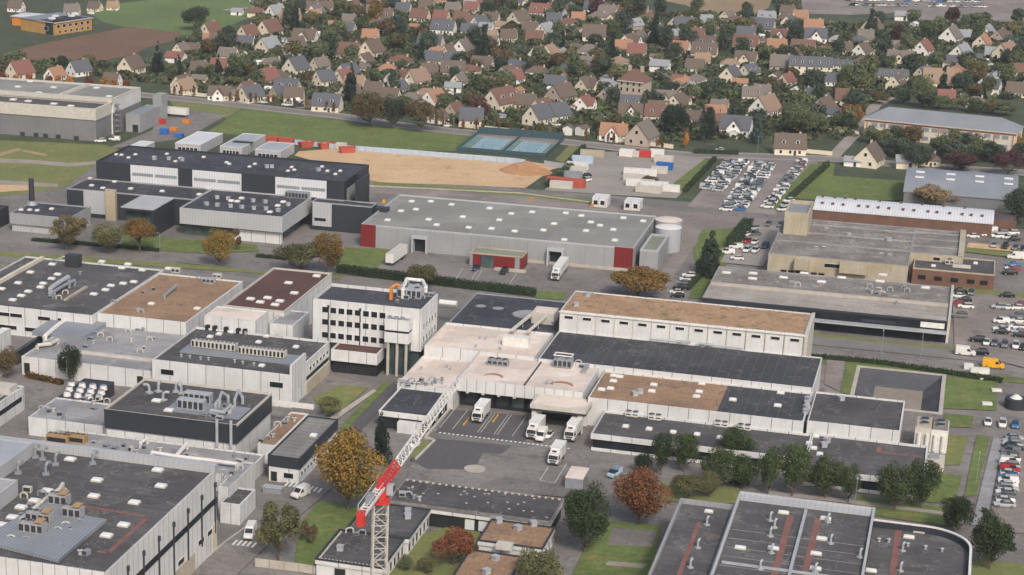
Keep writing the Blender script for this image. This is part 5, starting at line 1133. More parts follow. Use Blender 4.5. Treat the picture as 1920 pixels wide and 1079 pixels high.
def house_proto(kind):
    rt = thing('house', 'x', 'house', (0, -900, 0)); W, L_, he, hr = [(8.2, 10.5, 3.0, 7.6), (9.2, 13, 3.2, 8.2), (8.6, 12, 3.2, 7.6), (10.5, 12.5, 3.0, 6.2), (9.5, 24, 5.2, 9.6), (5.2, 6.5, 2.3, 3.8)][kind]
    # ridge along local X; gables at +-L/2; eaves at +-W/2
    hx, hy = L_/2, W/2; wl = MB()
    if kind == 3: wl.box(-hx, -hy, 0, hx, hy, he)
    else:
        wl.face([(-hx, -hy, 0), (hx, -hy, 0), (hx, -hy, he), (-hx, -hy, he)]); wl.face([(hx, hy, 0), (-hx, hy, 0), (-hx, hy, he), (hx, hy, he)])
        wl.face([(hx, -hy, 0), (hx, hy, 0), (hx, hy, he), (hx, 0, hr), (hx, -hy, he)]); wl.face([(-hx, hy, 0), (-hx, -hy, 0), (-hx, -hy, he), (-hx, 0, hr), (-hx, hy, he)])
    rf = MB(); ox, oy = .3, .45; sl = (hr-he)/hy
    if kind == 3:
        c = [(-hx-.5, -hy-.5, he), (hx+.5, -hy-.5, he), (hx+.5, hy+.5, he), (-hx-.5, hy+.5, he)]; r0, r1 = (-hx+hy*.8, 0, hr), (hx-hy*.8, 0, hr)
        rf.face([c[0], c[1], r1, r0]).face([c[1], c[2], r1]).face([c[2], c[3], r0, r1]).face([c[3], c[0], r0]).face(c[::-1])
    else:
        for sg in (-1, 1):
            a = [(-hx-ox, sg*(hy+oy), he-oy*sl), (hx+ox, sg*(hy+oy), he-oy*sl), (hx+ox, 0, hr+.02), (-hx-ox, 0, hr+.02)]
            if sg > 0: a = [a[1], a[0], a[3], a[2]]
            up = [(x, y, z+.2) for x, y, z in a]; rf.face(up); rf.face(a[::-1])
            for i in range(4):
                j = (i+1) % 4
                if i != 2: rf.face([a[i], a[j], up[j], up[i]])
    if kind == 2:      # cross gable towards the front
        g, gl = 3.0, hy+2.2; gh = he+(hr-he)*.86
        wl.face([(-g, -gl, 0), (g, -gl, 0), (g, -gl, he), (0, -gl, gh), (-g, -gl, he)]); wl.face([(g, -gl, 0), (g, -hy, 0), (g, -hy, he), (g, -gl, he)]); wl.face([(-g, -hy, 0), (-g, -gl, 0), (-g, -gl, he), (-g, -hy, he)])
        for sg in (-1, 1):
            q = [(sg*(g+.4), -gl-.4, he-.3), (0, -gl-.4, gh+.15), (0, 0, gh+.15), (sg*(g+.4), -1.2, he-.3)]
            rf.face(q if sg < 0 else q[::-1]); rf.face([(x, y, z-.18) for x, y, z in (q[::-1] if sg < 0 else q)])
    w_ = wl.build('wall', 'render_cream', rt); r_ = rf.build('roof', 'tile_brown', rt)
    if kind != 5:
        MB().box(-.45, -.35, 0, .45, .35, 1.7).box(-.3, -.2, 1.7, .3, .2, 2.0, 1).build('chimney', ['render_stone', 'brick_wall'], r_, (hx*.62, .7, hr-1.0))
    if kind in (1, 4):
        for k in range(2 if kind == 1 else 5):
            x = (-hx*.45+k*hx*.9) if kind == 1 else -hx*.78+k*hx*.39; yb = -hy*.72; zb = he+(hy-hy*.72)*sl-.1
            d_ = MB(); d_.box(x-.8, yb, zb, x+.8, yb+2.2, zb+1.5).box(x-1, yb-.2, zb+1.5, x+1, yb+2.6, zb+1.62, 1).box(x-.5, yb-.04, zb+.35, x+.5, yb, zb+1.3, 2); d_.build('dormer', ['white_paint', 'zinc_sheet', 'window_glass'], r_)
    fr = [-hx*.6, 0, hx*.6] if kind not in (2, 5) else ([-hx*.72, hx*.72] if kind == 2 else [])
    if kind == 4: fr = [-hx*.85+hx*.34*k for k in range(6)]
    for z in ([.9] if kind != 4 else [.9, 3.2]):
        for x in fr: link('window', hwin(0), rt, (x, -hy, z))
    if kind == 2: link('window', hwin(0, 1.4, 1.3), rt, (0, -hy-2.2, .9)); link('window', hwin(0, 1.0, 1.2), rt, (0, -hy-2.2, 4.0))
    if kind not in (3, 5):
        for sg in (-1, 1):
            for y, z in ((-hy*.45, .9), (hy*.45, .9), (0, he+1.0)): link('window', win_mesh(1.0, 1.2, 'F', ('white_paint', 'window_glass'), .08), rt, (sg*hx, sg*y, z), sg*math.pi/2)
    link('door', win_mesh(1.0, 2.1, 'F', ('white_paint', 'dark_metal'), .08), rt, (hx*.3, -hy if kind != 2 else -hy, .05))
    return rt
PR = [house_proto(k) for k in range(6)]
# ridge centre in the picture, ridge direction (E across, G away), roof, wall, kind, size
HS = H_('''37,122,G,red,cream,0,1.15 103,130,G,orange,white,0,.9 148,118,G,slate,white,0,1.05 246,112,G,brown,cream,0,1.15 210,140,E,brown,white,0,.9 135,10,E,greybrown,cream,0,1 30,3,E,brown,white,0,1 178,4,E,brown,cream,0,.9 212,4,E,tan,cream,0,.8
395,48,G,rust,cream,0,1.05 412,68,E,brown,cream,2,1.05 340,84,G,greybrown,cream,0,.8 364,82,E,brown,cream,0,.8 330,106,E,red,white,5,1.7 412,112,E,red,cream,0,1.0 428,94,E,greybrown,cream,1,.9 465,52,G,rust,cream,0,1.05 505,44,G,rust,cream,0,1.25 545,20,E,tan,yellow,0,1.25 517,14,G,pale,white,0,1.1 503,74,G,pale,cream,0,1.15 572,56,E,brown,white,2,1.25 553,76,G,brown,white,0,1.1 590,20,E,orange,white,0,.9 622,88,G,brown,cream,0,1.05 500,134,G,red,cream,0,1.1 555,114,G,slate,cream,0,1.15 607,137,G,slate,cream,0,1. 646,134,G,red,cream,0,1 342,146,G,brown,cream,0,.95 374,145,E,greybrown,cream,5,1.3 586,4,E,brown,white,0,1.0 612,4,E,brown,cream,0,.9 480,22,E,rust,cream,5,1.6 445,18,E,pale,white,5,1.2
656,84,E,rust,cream,0,1.2 697,82,G,brown,cream,0,1.2 684,104,G,brown,cream,0,.9 695,58,E,orange,cream,0,1. 727,117,E,orange,cream,3,.85 652,124,G,slate,white,0,1. 746,137,G,rust,white,2,1. 782,136,G,pink,cream,0,1.1 806,122,E,brown,beige,0,.95 808,70,E,slate,cream,1,1.2 812,97,E,slate,cream,0,1.1 870,80,G,greybrown,white,0,1.1 842,88,G,brown,cream,0,.8 851,101,E,slate,cream,0,1.0 850,120,E,brown,cream,1,1.1 905,108,E,brown,white,2,1.05 938,146,G,rust,cream,0,.9 952,128,G,brown,cream,0,.95 667,10,E,slate,cream,0,1.1 655,28,E,greybrown,cream,0,.9 652,44,E,slate,cream,0,1 718,20,E,brown,cream,1,1.1 706,42,G,brown,cream,0,.9 733,44,E,slate,cream,0,1.1 788,18,E,rust,cream,0,1.2 828,22,E,red,cream,0,1.0 832,40,E,slate,white,1,1.2 866,24,E,rust,cream,0,1. 886,30,E,rust,white,0,.9 900,36,G,slate,white,0,1 940,38,E,tan,cream,3,1. 922,24,E,brown,cream,0,1 880,46,E,slate,white,0,1 912,48,E,pale,white,5,1.4 955,58,E,brown,cream,0,1 918,70,E,greybrown,white,0,1.1 885,6,E,red,cream,0,1 850,6,E,greybrown,cream,0,1 800,3,E,brown,cream,0,1 757,6,E,slate,white,0,1 700,10,E,greybrown,cream,0,.9
974,24,G,brown,cream,0,1.15 1015,10,E,red,white,1,1.15 1066,12,G,brown,white,2,1. 1085,24,E,orange,cream,0,.9 995,42,E,brown,cream,0,1 1003,58,E,rust,yellow,0,1.05 1024,46,G,pale,white,0,1 1046,52,G,brown,white,0,.8 1140,12,E,greybrown,cream,0,1.2 1152,28,G,brown,cream,0,1.1 1115,49,E,brown,cream,0,1.4 1182,69,G,brown,white,2,1 1195,84,E,red,white,0,1.1 1105,82,E,greybrown,white,3,1.15 1010,92,G,brown,white,0,.9 1032,88,G,tan,cream,0,.95 1008,121,E,brown,white,3,1. 1072,116,E,slate,white,0,1.05 964,136,G,red,white,0,.9 1042,143,E,slate,beige,0,1.15 1238,122,E,pale,white,5,1.7 1235,52,G,slate,cream,0,1 1262,56,E,pale,white,0,1 1270,70,E,rust,cream,0,.9 1200,8,E,brown,cream,0,1.1 1110,6,E,slate,white,0,1
1285,36,E,slate,white,0,1.35 1300,58,E,rust,cream,0,1.4 1322,84,E,brown,cream,1,1.2 1430,38,E,slate,cream,1,1.25 1400,52,E,slate,cream,0,1.15 1400,70,E,rust,cream,1,1.2 1400,98,E,brown,cream,2,1.1 1465,56,E,rust,white,2,1. 1458,74,E,orange,cream,0,1.15 1507,78,E,rust,cream,1,1.15 1466,106,E,greybrown,beige,0,1.25 1530,56,E,slate,white,2,1.2 1526,40,E,orange,cream,0,1.2 1572,64,E,pale,cream,3,.9 1583,80,E,brown,cream,0,1. 1520,116,E,slate,cream,4,1.05 1572,118,E,slate,cream,4,.7 1370,130,G,slate,cream,0,1.05 1388,152,E,orange,white,5,1.3 1476,142,G,red,cream,0,.8 1447,146,E,brown,cream,3,.8 1563,140,E,slate,white,0,.9 1304,114,E,brown,cream,0,1. 1318,102,E,tan,cream,0,.9 1502,20,E,orange,cream,0,1 1478,12,E,brown,white,0,1
1636,42,G,brown,cream,0,1.1 1624,58,E,greybrown,cream,0,1 1692,28,E,pale,white,5,1.6 1618,84,G,brown,white,0,1. 1784,56,G,greybrown,white,0,1.25 1808,58,E,pale,white,0,.9 1762,40,G,pale,white,0,.8 1732,80,G,red,white,0,1.1 1690,97,E,greybrown,cream,2,1.3 1672,136,E,slate,cream,4,.8 1760,136,E,tan,cream,1,1.3 1804,88,G,pale,white,0,1.15 1788,106,E,slate,white,0,.8 1843,70,G,orange,cream,0,1. 1852,50,G,pale,white,0,.9 1888,85,G,pink,cream,0,1.25 1876,130,E,pale,white,3,.95 1912,120,E,rust,cream,0,1. 1830,104,E,slate,white,5,1.3 1850,150,G,slate,white,2,1.1 1908,156,E,brown,cream,0,1.1 1862,90,E,pale,cream,0,.9
345,152,G,tan,cream,0,1. 412,163,E,brown,white,2,1. 438,166,E,greybrown,cream,3,.9 470,166,G,slate,cream,0,1.05 552,168,E,brown,cream,0,1. 614,180,E,slate,cream,1,1.15 656,166,G,brown,cream,0,1. 702,156,E,brown,cream,0,1. 728,168,E,brown,cream,0,1.2 800,162,E,pink,cream,3,1.05 850,160,E,pale,white,5,1.4 885,206,E,slate,cream,0,1.15 940,176,G,rust,cream,1,1.2 822,210,G,brown,white,0,.8 922,150,E,brown,cream,0,.9
986,178,E,brown,cream,0,1.1 1053,163,G,brown,beige,0,1.2 1010,204,G,slate,cream,0,1.15 1045,200,G,slate,white,0,1.05 1140,168,G,slate,beige,0,.95 1183,197,E,brown,white,2,1.05 1235,191,E,brown,cream,0,1.05 1152,234,E,orange,white,2,1.1 1205,236,G,greybrown,beige,0,1.3
1290,162,G,pale,cream,0,1.05 1350,188,E,greybrown,cream,0,.9 1382,222,E,slate,white,2,1.25 1436,188,G,pink,white,0,1.25 1430,160,E,greybrown,cream,0,.9 1545,188,G,brown,beige,0,1.15 1588,171,E,rust,cream,0,1.1 1482,258,E,brown,cream,1,1.15 1560,210,E,slate,white,5,1.4
1632,278,G,brown,cream,0,1.2 1738,282,E,brown,cream,3,1. 1775,170,E,red,cream,0,.9 1700,300,E,pale,cream,5,1.5 1600,296,E,pale,white,5,1.2 1830,178,E,greybrown,white,3,.9''')
NRD = 'first second third fourth fifth sixth seventh eighth ninth tenth eleventh twelfth thirteenth fourteenth fifteenth sixteenth seventeenth eighteenth nineteenth twentieth'.split(); NRD += ['twenty '+s for s in NRD[:9]]+['thirtieth']+['thirty '+s for s in NRD[:9]]+['fortieth']
ORD = ['closest', 'second closest', 'third closest', 'fourth closest', 'fifth closest', 'sixth closest', 'seventh closest', 'eighth closest', 'ninth closest', 'tenth closest']+['%s closest' % s for s in 'eleventh twelfth thirteenth fourteenth fifteenth sixteenth seventeenth eighteenth nineteenth twentieth'.split()]
LM = [('the ploughed field', P(170, 100)), ('the far meadow', P(300, 35)), ('the tennis courts', P(965, 262)), ('the stone manor', P(1190, 160)), ('the long school', P(1760, 230)), ('the dealer lot', P(1700, 10)), ('the slate terrace', P(1520, 125)), ('the field clump', P(745, 225)), ('the stubble field', P(1330, 8)), ('the pale warehouse', P(230, 160)), ('the orange tree', P(1596, 230)), ('the meadow tree', P(367, 52)), ('the top edge', P(760, 0)), ('the arched grey hall', P(1800, 330)), ('the staff car park', P(1410, 300))]
def label_all(items, fmt):
    """items: (root, loc, key); label each by its look and its rank among its like near the nearest landmark."""
    g = {}
    for rt, loc, key in items:
        d_ = [((loc-q).length, nm) for nm, q in LM]; dd, nm = min(d_)
        g.setdefault((key, nm), []).append((dd, rt))
    for (key, nm), ls in g.items():
        ls.sort(key=lambda x: x[0])
        for i, (dd, rt) in enumerate(ls): rt['label'] = fmt(key, ('the only one near ' if len(ls) == 1 else NRD[min(i, 39)]+' such one from ')+nm)
KN = ['gabled house', 'house with dormers', 'cross gabled house', 'hip roofed house', 'long terrace', 'outbuilding']
HP, items, used = [], [], set()
TN = dict(red='red', brown='dark brown', slate='slate grey', orange='orange', tan='tan', greybrown='grey brown', rust='rust brown', pale='pale grey', pink='pinkish')
for x, y, o, rf, wl, kd, sz in HS:
    x, y, kd, sz = float(x), float(y), int(kd), float(sz)
    p = P(x, y, 5.5*sz if kd != 5 else 3); p.z = 0; kd_ = kd
    if kd in used: rt = dup(PR[kd], p)
    else: rt = PR[kd]; rt.location = p; used.add(kd)
    sz *= (.9 if o == 'G' else .8); rt.rotation_euler = (0, 0, (.06 if o == 'E' else math.pi/2-.36)+random.uniform(-.16, .16)); rt.scale = (sz, sz, sz*random.uniform(.94, 1.06)); rt['group'] = 'houses of the suburb'
    for c in rt.children:
        if c.name.startswith('wall'): recolour(c, 0, 'render_'+wl)
        if c.name.startswith('roof'): recolour(c, 0, 'tile_'+rf)
    if kd == 5: rt['category'] = 'outbuilding'; rt['group'] = 'outbuildings of the suburb'; rt.name = 'outbuilding'
    HP.append((p, 7.2*sz if kd != 4 else 11)); items.append((rt, p, (wl, rf, KN[kd])))
rq = random.Random(23); nx = tq = 0
XR = ['brown', 'brown', 'greybrown', 'rust', 'slate', 'slate', 'tan', 'red', 'pale', 'orange']; XW = ['cream', 'cream', 'white', 'white', 'beige']
while nx < 112 and tq < 30000:
    tq += 1; px, py = rq.uniform(350, 1915), rq.uniform(-2, 240)
    if not inside(px, py) or rq.random() > .45+.55*(1-py/250): continue
    p = P(px, py)
    if any((p-q).length < r_*.85+5.2 for q, r_ in HP): continue
    kd = rq.choice([0, 0, 1, 2, 3, 5]); sz = rq.uniform(.66, .88); rt = dup(PR[kd], p, (0 if rq.random() < .5 else math.pi/2-.36)+rq.uniform(-.2, .2), sz); rf, wl = rq.choice(XR), rq.choice(XW); rt['group'] = 'houses of the suburb'; rt['category'] = 'house'
    for c in rt.children:
        if c.name.startswith('wall'): recolour(c, 0, 'render_'+wl)
        if c.name.startswith('roof'): recolour(c, 0, 'tile_'+rf)
    if kd == 5: rt['category'] = 'outbuilding'; rt['group'] = 'outbuildings of the suburb'; rt.name = 'outbuilding'
    HP.append((p, 6.5*sz)); items.append((rt, p, (wl, rf, KN[kd]))); nx += 1
label_all(items, lambda k, s: '%s %s with %s roof, %s' % (k[0], k[2], TN[k[1]], s))
# ---- stone manor
MN, mw, md = hip('stone_manor', 'tall stone manor with a steep brown hipped roof above a green lawn', (1160, 150), (1206, 155), 9.5, 8.6, 4.8, 'tile_rust', 'render_beige')
for z in (1, 4, 6.6):
    for k in range(4): link('window', hwin(0, 1.0, 1.6), MN, (1.6+k*(mw-3.2)/3, 0, z))
for k in range(2): MB().box(-.7, -.5, 0, .7, .5, 2.6).build('chimney', 'render_beige', MN, (mw*(.22+.5*k), 6, 12))
HP.append((P(1190, 180), 13))
sheet('lawn', [(1088, 200), (1120, 188), (1175, 184), (1160, 198), (1110, 208)], 'lawn')
for q in ([(1300, 180), (1400, 172), (1410, 182), (1310, 196)], [(640, 175), (700, 170), (690, 182), (650, 186)], [(1640, 85), (1715, 68), (1712, 78), (1650, 92)], [(1360, 40), (1420, 45), (1350, 52)], [(1040, 220), (1090, 228), (1080, 246), (1030, 238)], [(860, 180), (900, 170), (910, 185), (870, 190)], [(560, 85), (620, 80), (630, 100), (570, 102)], [(1620, 172), (1665, 178), (1640, 190), (1618, 186)]): sheet('lawn', q, 'lawn')
# ------------------------------------------------------------------ garden trees, shrubs, road side columns
def lanes_ok(p): return True
rr = random.Random(11); occ = [(p.x, p.y, r_) for p, r_ in HP]; tit, sit = [], []
KT = [('dark green', 'leaf_dark', 'round', 22), ('green', 'leaf_green', 'round', 22), ('olive', 'leaf_olive', 'spread', 12), ('brown', 'leaf_brown', 'spread', 11), ('bushy green', 'leaf_green', 'spread', 12), ('dark oval', 'leaf_dark', 'oval', 10), ('conifer', 'leaf_conifer', 'cone', 6), ('amber', 'leaf_amber', 'round', 2), ('plum', 'leaf_plum', 'round', 1), ('blue grey', 'leaf_blue', 'round', 3)]
pool = [k for k, (_, _, _, w_) in enumerate(KT) for _ in range(w_)]
XA, XB = P(0, 0), P(1920, 270)
cnt = 0; tries = 0
while cnt < 296 and tries < 60000:
    tries += 1; px, py = rr.uniform(-10, 1930), rr.uniform(-3, 266)
    if rr.random() > .55+.45*(1-py/270) or not inside(px, py): continue
    p = P(px, py); s_ = rr.uniform(4.6, 10.5)
    if any((p.x-x)**2+(p.y-y)**2 < (r_*.6+s_*.3)**2 for x, y, r_ in occ): continue
    k = rr.choice(pool); nm, mt, sh, _ = KT[k]; h_ = s_*rr.uniform(.95, 1.45) if sh != 'cone' else s_*1.9; w_ = s_*(1.15 if sh == 'spread' else .95 if sh != 'cone' else .8)
    rt = tree(p, h_, w_, mt, sh, rr.randint(1, 9), 1600, .1, .12, 'x', 'garden trees of the suburb', 'tree', 'garden_tree'); occ.append((p.x, p.y, s_*.5)); tit.append((rt, p, nm)); cnt += 1
label_all(tit, lambda k, s: '%s garden tree, %s' % (k, s))
cnt = tries = 0; occ2 = list(occ)
while cnt < 297 and tries < 60000:
    tries += 1; px, py = rr.uniform(-10, 1930), rr.uniform(-3, 270)
    if not inside(px, py): continue
    p = P(px, py); s_ = rr.uniform(2.4, 4.6)
    if any((p.x-x)**2+(p.y-y)**2 < (r_*.66+s_*.3)**2 for x, y, r_ in occ2): continue
    nm, mt = rr.choice([('dark', 'leaf_dark'), ('green', 'leaf_green'), ('olive', 'leaf_olive'), ('brown', 'leaf_brown'), ('dark', 'leaf_hedge'), ('green', 'leaf_oval'), ('green', 'leaf_green'), ('olive', 'leaf_olive')])
    rt = thing('garden_shrub', 'x', 'shrub', p, rr.random()*6, 'garden shrubs of the suburb'); c = link('foliage', crown_mesh(rr.randint(1, 5), 'spread', 700, .15), rt, (0, 0, -s_*.12)); c.scale = (s_/2*rr.uniform(.9, 1.9), s_/2, s_*.42); recolour(c, 0, mt)
    occ2.append((p.x, p.y, s_*.55)); sit.append((rt, p, nm)); cnt += 1
label_all(sit, lambda k, s: '%s low garden shrub, %s' % (k, s))
def at_line(px, pts):
    for (x0, y0), (x1, y1) in zip(pts, pts[1:]):
        if x0 <= px <= x1: return y0+(y1-y0)*(px-x0)/(x1-x0)
    return pts[-1][1]
ci = 0
XS = [8, 30, 55, 92, 108, 130, 168, 196, 214, 238]+[327, 340, 364, 398, 432, 445, 469, 480, 503, 515, 552, 575, 588, 612, 626, 818, 830, 850, 868, 893, 905, 935, 957, 985, 1012, 1052, 1098, 1140, 1150, 1232, 1240]
for i, px in enumerate(XS):
    py = at_line(px, road_pts)-5; p = P(px, py); o_ = px < 250
    tree(p, rr.uniform(4.6, 6.2), rr.uniform(1.5, 2.1) if not o_ else 3.6, 'leaf_orange' if o_ and i % 3 else ('leaf_red' if o_ else ('leaf_rust' if i % 3 else 'leaf_amber')), 'column' if not o_ else 'round', rr.randint(1, 5), 800, .12, .14, '%s roadside tree, %s from the left along the suburb road' % ('round orange red' if o_ else 'slim rust coloured', (NRD+['forty '+s for s in NRD[:9]])[i]), 'autumn trees along the suburb road', 'tree', 'roadside_tree')
# garden walls along the road
def wallrun(p1, p2, h, label, mat='render_cream', t=.3):
    a, b = P(*p1), P(*p2); Ln = (b-a).length
    o = MB().box(0, -t/2, 0, Ln, t/2, h).box(0, -t/2-.06, h, Ln, t/2+.06, h+.1).build('garden_wall', mat, None, a, math.atan2(b.y-a.y, b.x-a.x)); tag(o, label, 'wall')
for a, b, l in (((342, 178), (420, 186), 'cream garden wall left of the second white parked car on the suburb road'), ((1120, 262), (1180, 269), 'cream garden wall in front of the orange roofed house'), ((1185, 270), (1262, 279), 'cream garden wall in front of the beige gabled house by the road'), ((1455, 282), (1560, 292), 'cream garden wall in front of the brown roofed house right of the spruce'), ((1535, 246), (1610, 254), 'pale garden wall left of the long school'), ((1060, 200), (1100, 186), 'stone garden wall running up to the stone manor'), ((1178, 190), (1215, 192), 'cream wall at the foot of the stone manor'), ((860, 238), (960, 249), 'pale garden wall in front of the slate roofed house by the tennis courts')): wallrun(a, b, 1.5, l)
# ---- low planting between the gardens: nobody could count it
r = np.random.RandomState(5); cl = []
while len(cl) < 8000:
    px, py = r.uniform(-20, 1940), r.uniform(-6, 270)
    if not inside(px, py) or r.rand() > .35+.65*(1-py/290): continue
    p = P(px, py)
    if any((p.x-x)**2+(p.y-y)**2 < (q*.72)**2 for x, y, q in [(a.x, a.y, b_) for a, b_ in HP if abs(a.x-p.x) < 16 and abs(a.y-p.y) < 16]): continue
    cl.append((p.x, p.y, r.choice([r.uniform(.7, 1.7), r.uniform(1.5, 3.0)], p=[.62, .38]), r.rand()))
cl = np.array(cl); k = 26; n = len(cl)*k; c = np.repeat(cl, k, 0); d_ = r.normal(size=(n, 3)); d_ /= np.linalg.norm(d_, axis=1)[:, None]; d_[:, 2] = np.abs(d_[:, 2])
pos = np.stack([c[:, 0], c[:, 1], np.zeros(n)], 1)+d_*c[:, 2:3]*np.array([1.25, 1.25, .9]); t1 = r.normal(size=(n, 3)); t1 /= np.linalg.norm(t1, axis=1)[:, None]; t2 = np.cross(t1, r.normal(size=(n, 3))); t2 /= np.linalg.norm(t2, axis=1)[:, None]; s = .42*c[:, 2:3]
v = np.stack([pos-t1*s, pos+t2*s, pos+t1*s, pos-t2*s], 1).reshape(-1, 3); v[:, 2] = np.maximum(v[:, 2], .01)
me = bpy.data.meshes.new('undergrowth'); me.vertices.add(4*n); me.vertices.foreach_set('co', v.astype(np.float32).ravel()); me.loops.add(4*n); me.loops.foreach_set('vertex_index', np.arange(4*n, dtype=np.int32)); me.polygons.add(n); me.polygons.foreach_set('loop_start', np.arange(0, 4*n, 4, dtype=np.int32)); me.polygons.foreach_set('loop_total', np.full(n, 4, dtype=np.int32))
at = me.attributes.new('tint', 'FLOAT', 'FACE'); at.data.foreach_set('value', np.clip(c[:, 3]*.8+r.uniform(0, .3, n), 0, 1).astype(np.float32)); me.update()
foliage('leaf_under', '#2f3a2b', '#525b42', '#565340', k=1.); me.materials.append(MATS['leaf_under']); o = link('undergrowth', me); o['kind'] = 'stuff'
# ------------------------------------------------------------------ vehicles
for n_, c in dict(white='#dddcd8', silver='#a9adb0', grey='#6c7074', black='#232426', blue='#3d6ea5', red='#a02c2c', dark_blue='#2a3a55', pale_blue='#9bb0be', beige='#b5a992').items():
    plain('car_'+n_, c, .25, .6, var=.04)
t = NT('car_glass'); MATS['car_glass'] = t.done((.02, .025, .03, 1), .1, .6)
plain('lamp_glass', '#e6e4da', .2, .6); plain('tail_lamp', '#8d1c1c', .3, .5)
def loft(b, secs, m=0, caps=True):
    n = len(secs[0]); i0 = len(b.v)
    for s in secs: b.v += s
    for k in range(len(secs)-1):
        for j in range(n):
            a, c = i0+k*n+j, i0+k*n+(j+1) % n
            b.f.append((a, c, c+n, a+n)); b.m.append(m)
    if caps:
        b.f.append(tuple(i0+j for j in reversed(range(n)))); b.m.append(m); b.f.append(tuple(i0+(len(secs)-1)*n+j for j in range(n))); b.m.append(m)
def wheel_mesh(r=.32, w_=.2):
    k = ('wh', r)
    if k not in _cr:
        b = MB(); b.tube((0, -w_/2, 0), (0, w_/2, 0), r, 12, 0).tube((0, -w_/2-.01, 0), (0, w_/2+.01, 0), r*.58, 8, 1); _cr[k] = b.mesh('wheel', ['black_rubber', 'grey_metal'])
    return _cr[k]
def car_proto(kind):
    """front towards -X. hatch, saloon, estate/SUV, small van"""
    rt = thing('parked_car', 'x', 'car', (0, -950, 0)); L_, W, bl, ht = [(4.0, 1.74, .92, 1.48), (4.5, 1.8, .9, 1.44), (4.5, 1.86, 1.02, 1.66), (4.4, 1.85, 1.15, 1.85)][kind]
    hw = W/2; b = MB()
    prof = {0: [(-2.0, .52, .62), (-1.9, .3, .74), (-1.2, .2, .88), (-.9, .2, .94), (1.5, .2, .98), (1.9, .25, .96), (2.0, .45, .8)], 1: [(-2.25, .5, .6), (-2.15, .3, .72), (-1.2, .2, .86), (-.9, .2, .92), (1.3, .2, .97), (2.1, .28, .95), (2.25, .45, .78)],
            2: [(-2.25, .55, .7), (-2.15, .32, .86), (-1.2, .24, .98), (-.9, .24, 1.04), (1.6, .24, 1.08), (2.15, .3, 1.06), (2.25, .5, .85)], 3: [(-2.2, .5, .75), (-2.1, .3, .95), (-1.5, .24, 1.06), (-1.2, .24, 1.1), (1.8, .24, 1.14), (2.15, .28, 1.12), (2.2, .4, 1.0)]}[kind]
    secs = []
    for x, z0, z1 in prof:
        e = .82 if abs(x) > L_/2-.15 else (.94 if abs(x) > L_/2-.4 else 1.); y = hw*e
        secs.append([(x, -y*.92, z0), (x, y*.92, z0), (x, y, (z0+z1)/2), (x, y*.96, z1-.05), (x, y*.8, z1), (x, -y*.8, z1), (x, -y*.96, z1-.05), (x, -y, (z0+z1)/2)])
    loft(b, secs)
    x0, x1, x2, x3 = [(-1.0, -.35, 1.15, 1.85), (-1.0, -.3, .9, 1.75), (-1.05, -.4, 1.7, 2.1), (-1.45, -.75, 2.0, 2.14)][kind]
    rb, rt_ = hw*.86, hw*.70 if kind < 3 else hw*.80
    q = [[(x0, -rb, bl), (x0, rb, bl)], [(x1, -rt_, ht), (x1, rt_, ht)], [(x2, -rt_, ht-.02), (x2, rt_, ht-.02)], [(x3, -rb, bl+.04), (x3, rb, bl+.04)]]
    b.face([q[1][0], q[1][1], q[2][1], q[2][0]][::-1])
    zs = ht-.07; b.face([q[2][0], q[2][1], q[1][1], q[1][0]][::-1])
    b.face([(x1, -rt_, ht), (x2, -rt_, ht-.02), (x2, -rt_-.02, zs), (x1, -rt_-.02, zs)][::-1]); b.face([(x1, rt_, ht), (x2, rt_, ht-.02), (x2, rt_+.02, zs), (x1, rt_+.02, zs)])
    if kind == 3:
        xm = .2
        for sg in (-1, 1):
            f_ = [(xm, sg*(rt_+.025), zs), (x2, sg*(rt_+.025), zs), (x3, sg*(rb+.03), bl), (xm, sg*(rb+.03), bl)]; b.face(f_ if sg > 0 else f_[::-1])
        b.face([(x2, -rt_, zs), (x2, rt_, zs), (x3+.01, rb, bl+.4), (x3+.01, -rb, bl+.4)])
    b.build('body', 'car_white', rt)
    g = MB(); g.face([q[0][0], q[1][0], q[1][1], q[0][1]]); g.face([q[3][1], q[2][1], q[2][0], q[3][0]])
    g.face([q[0][0], q[3][0], q[2][0], q[1][0]]); g.face([q[0][1], q[1][1], q[2][1], q[3][1]]); g.build('window', 'car_glass', rt)
    wb = L_*.3; wr = .32 if kind < 2 else .36
    for sx in (-1, 1):
        for sy in (-1, 1): link('wheel', wheel_mesh(wr), rt, (sx*wb, sy*(hw-.1), wr))
    for sy in (-1, 1): MB().box(-L_/2-.0, sy*hw*.6-.16, .58, -L_/2+.12, sy*hw*.6+.16, .72).build('headlight', 'lamp_glass', rt)
    return rt
CP = [car_proto(k) for k in range(4)]; first = [True]*4
CARN = ['hatchback', 'saloon', 'estate car', 'small van']
rc = random.Random(3)
def car(p, rz, colour=None, kind=None, label='', group=None):
    p = Vector((p[0], p[1], ground_z(p[0], p[1])+.004)); k = kind if kind is not None else rc.choice([0, 0, 0, 1, 2, 2, 2, 3]); c = colour or rc.choices(['white', 'silver', 'grey', 'black', 'blue', 'red', 'dark_blue', 'beige'], [40, 24, 17, 11, 2, 2, 2, 2])[0]
    if first[k]: rt = CP[k]; rt.location = p; rt.rotation_euler = (0, 0, rz); first[k] = False
    else: rt = dup(CP[k], p, rz)
    rt.scale = (1.02,)*3
    for ch in rt.children:
        if ch.name.startswith('body'): recolour(ch, 0, 'car_'+c)
    rt['label'] = label.replace('%C', c.replace('_', ' ')+' '+CARN[k]); rt['category'] = 'van' if k == 3 else 'car'
    if group: rt['group'] = group
    elif 'group' in rt: del rt['group']
    return rt
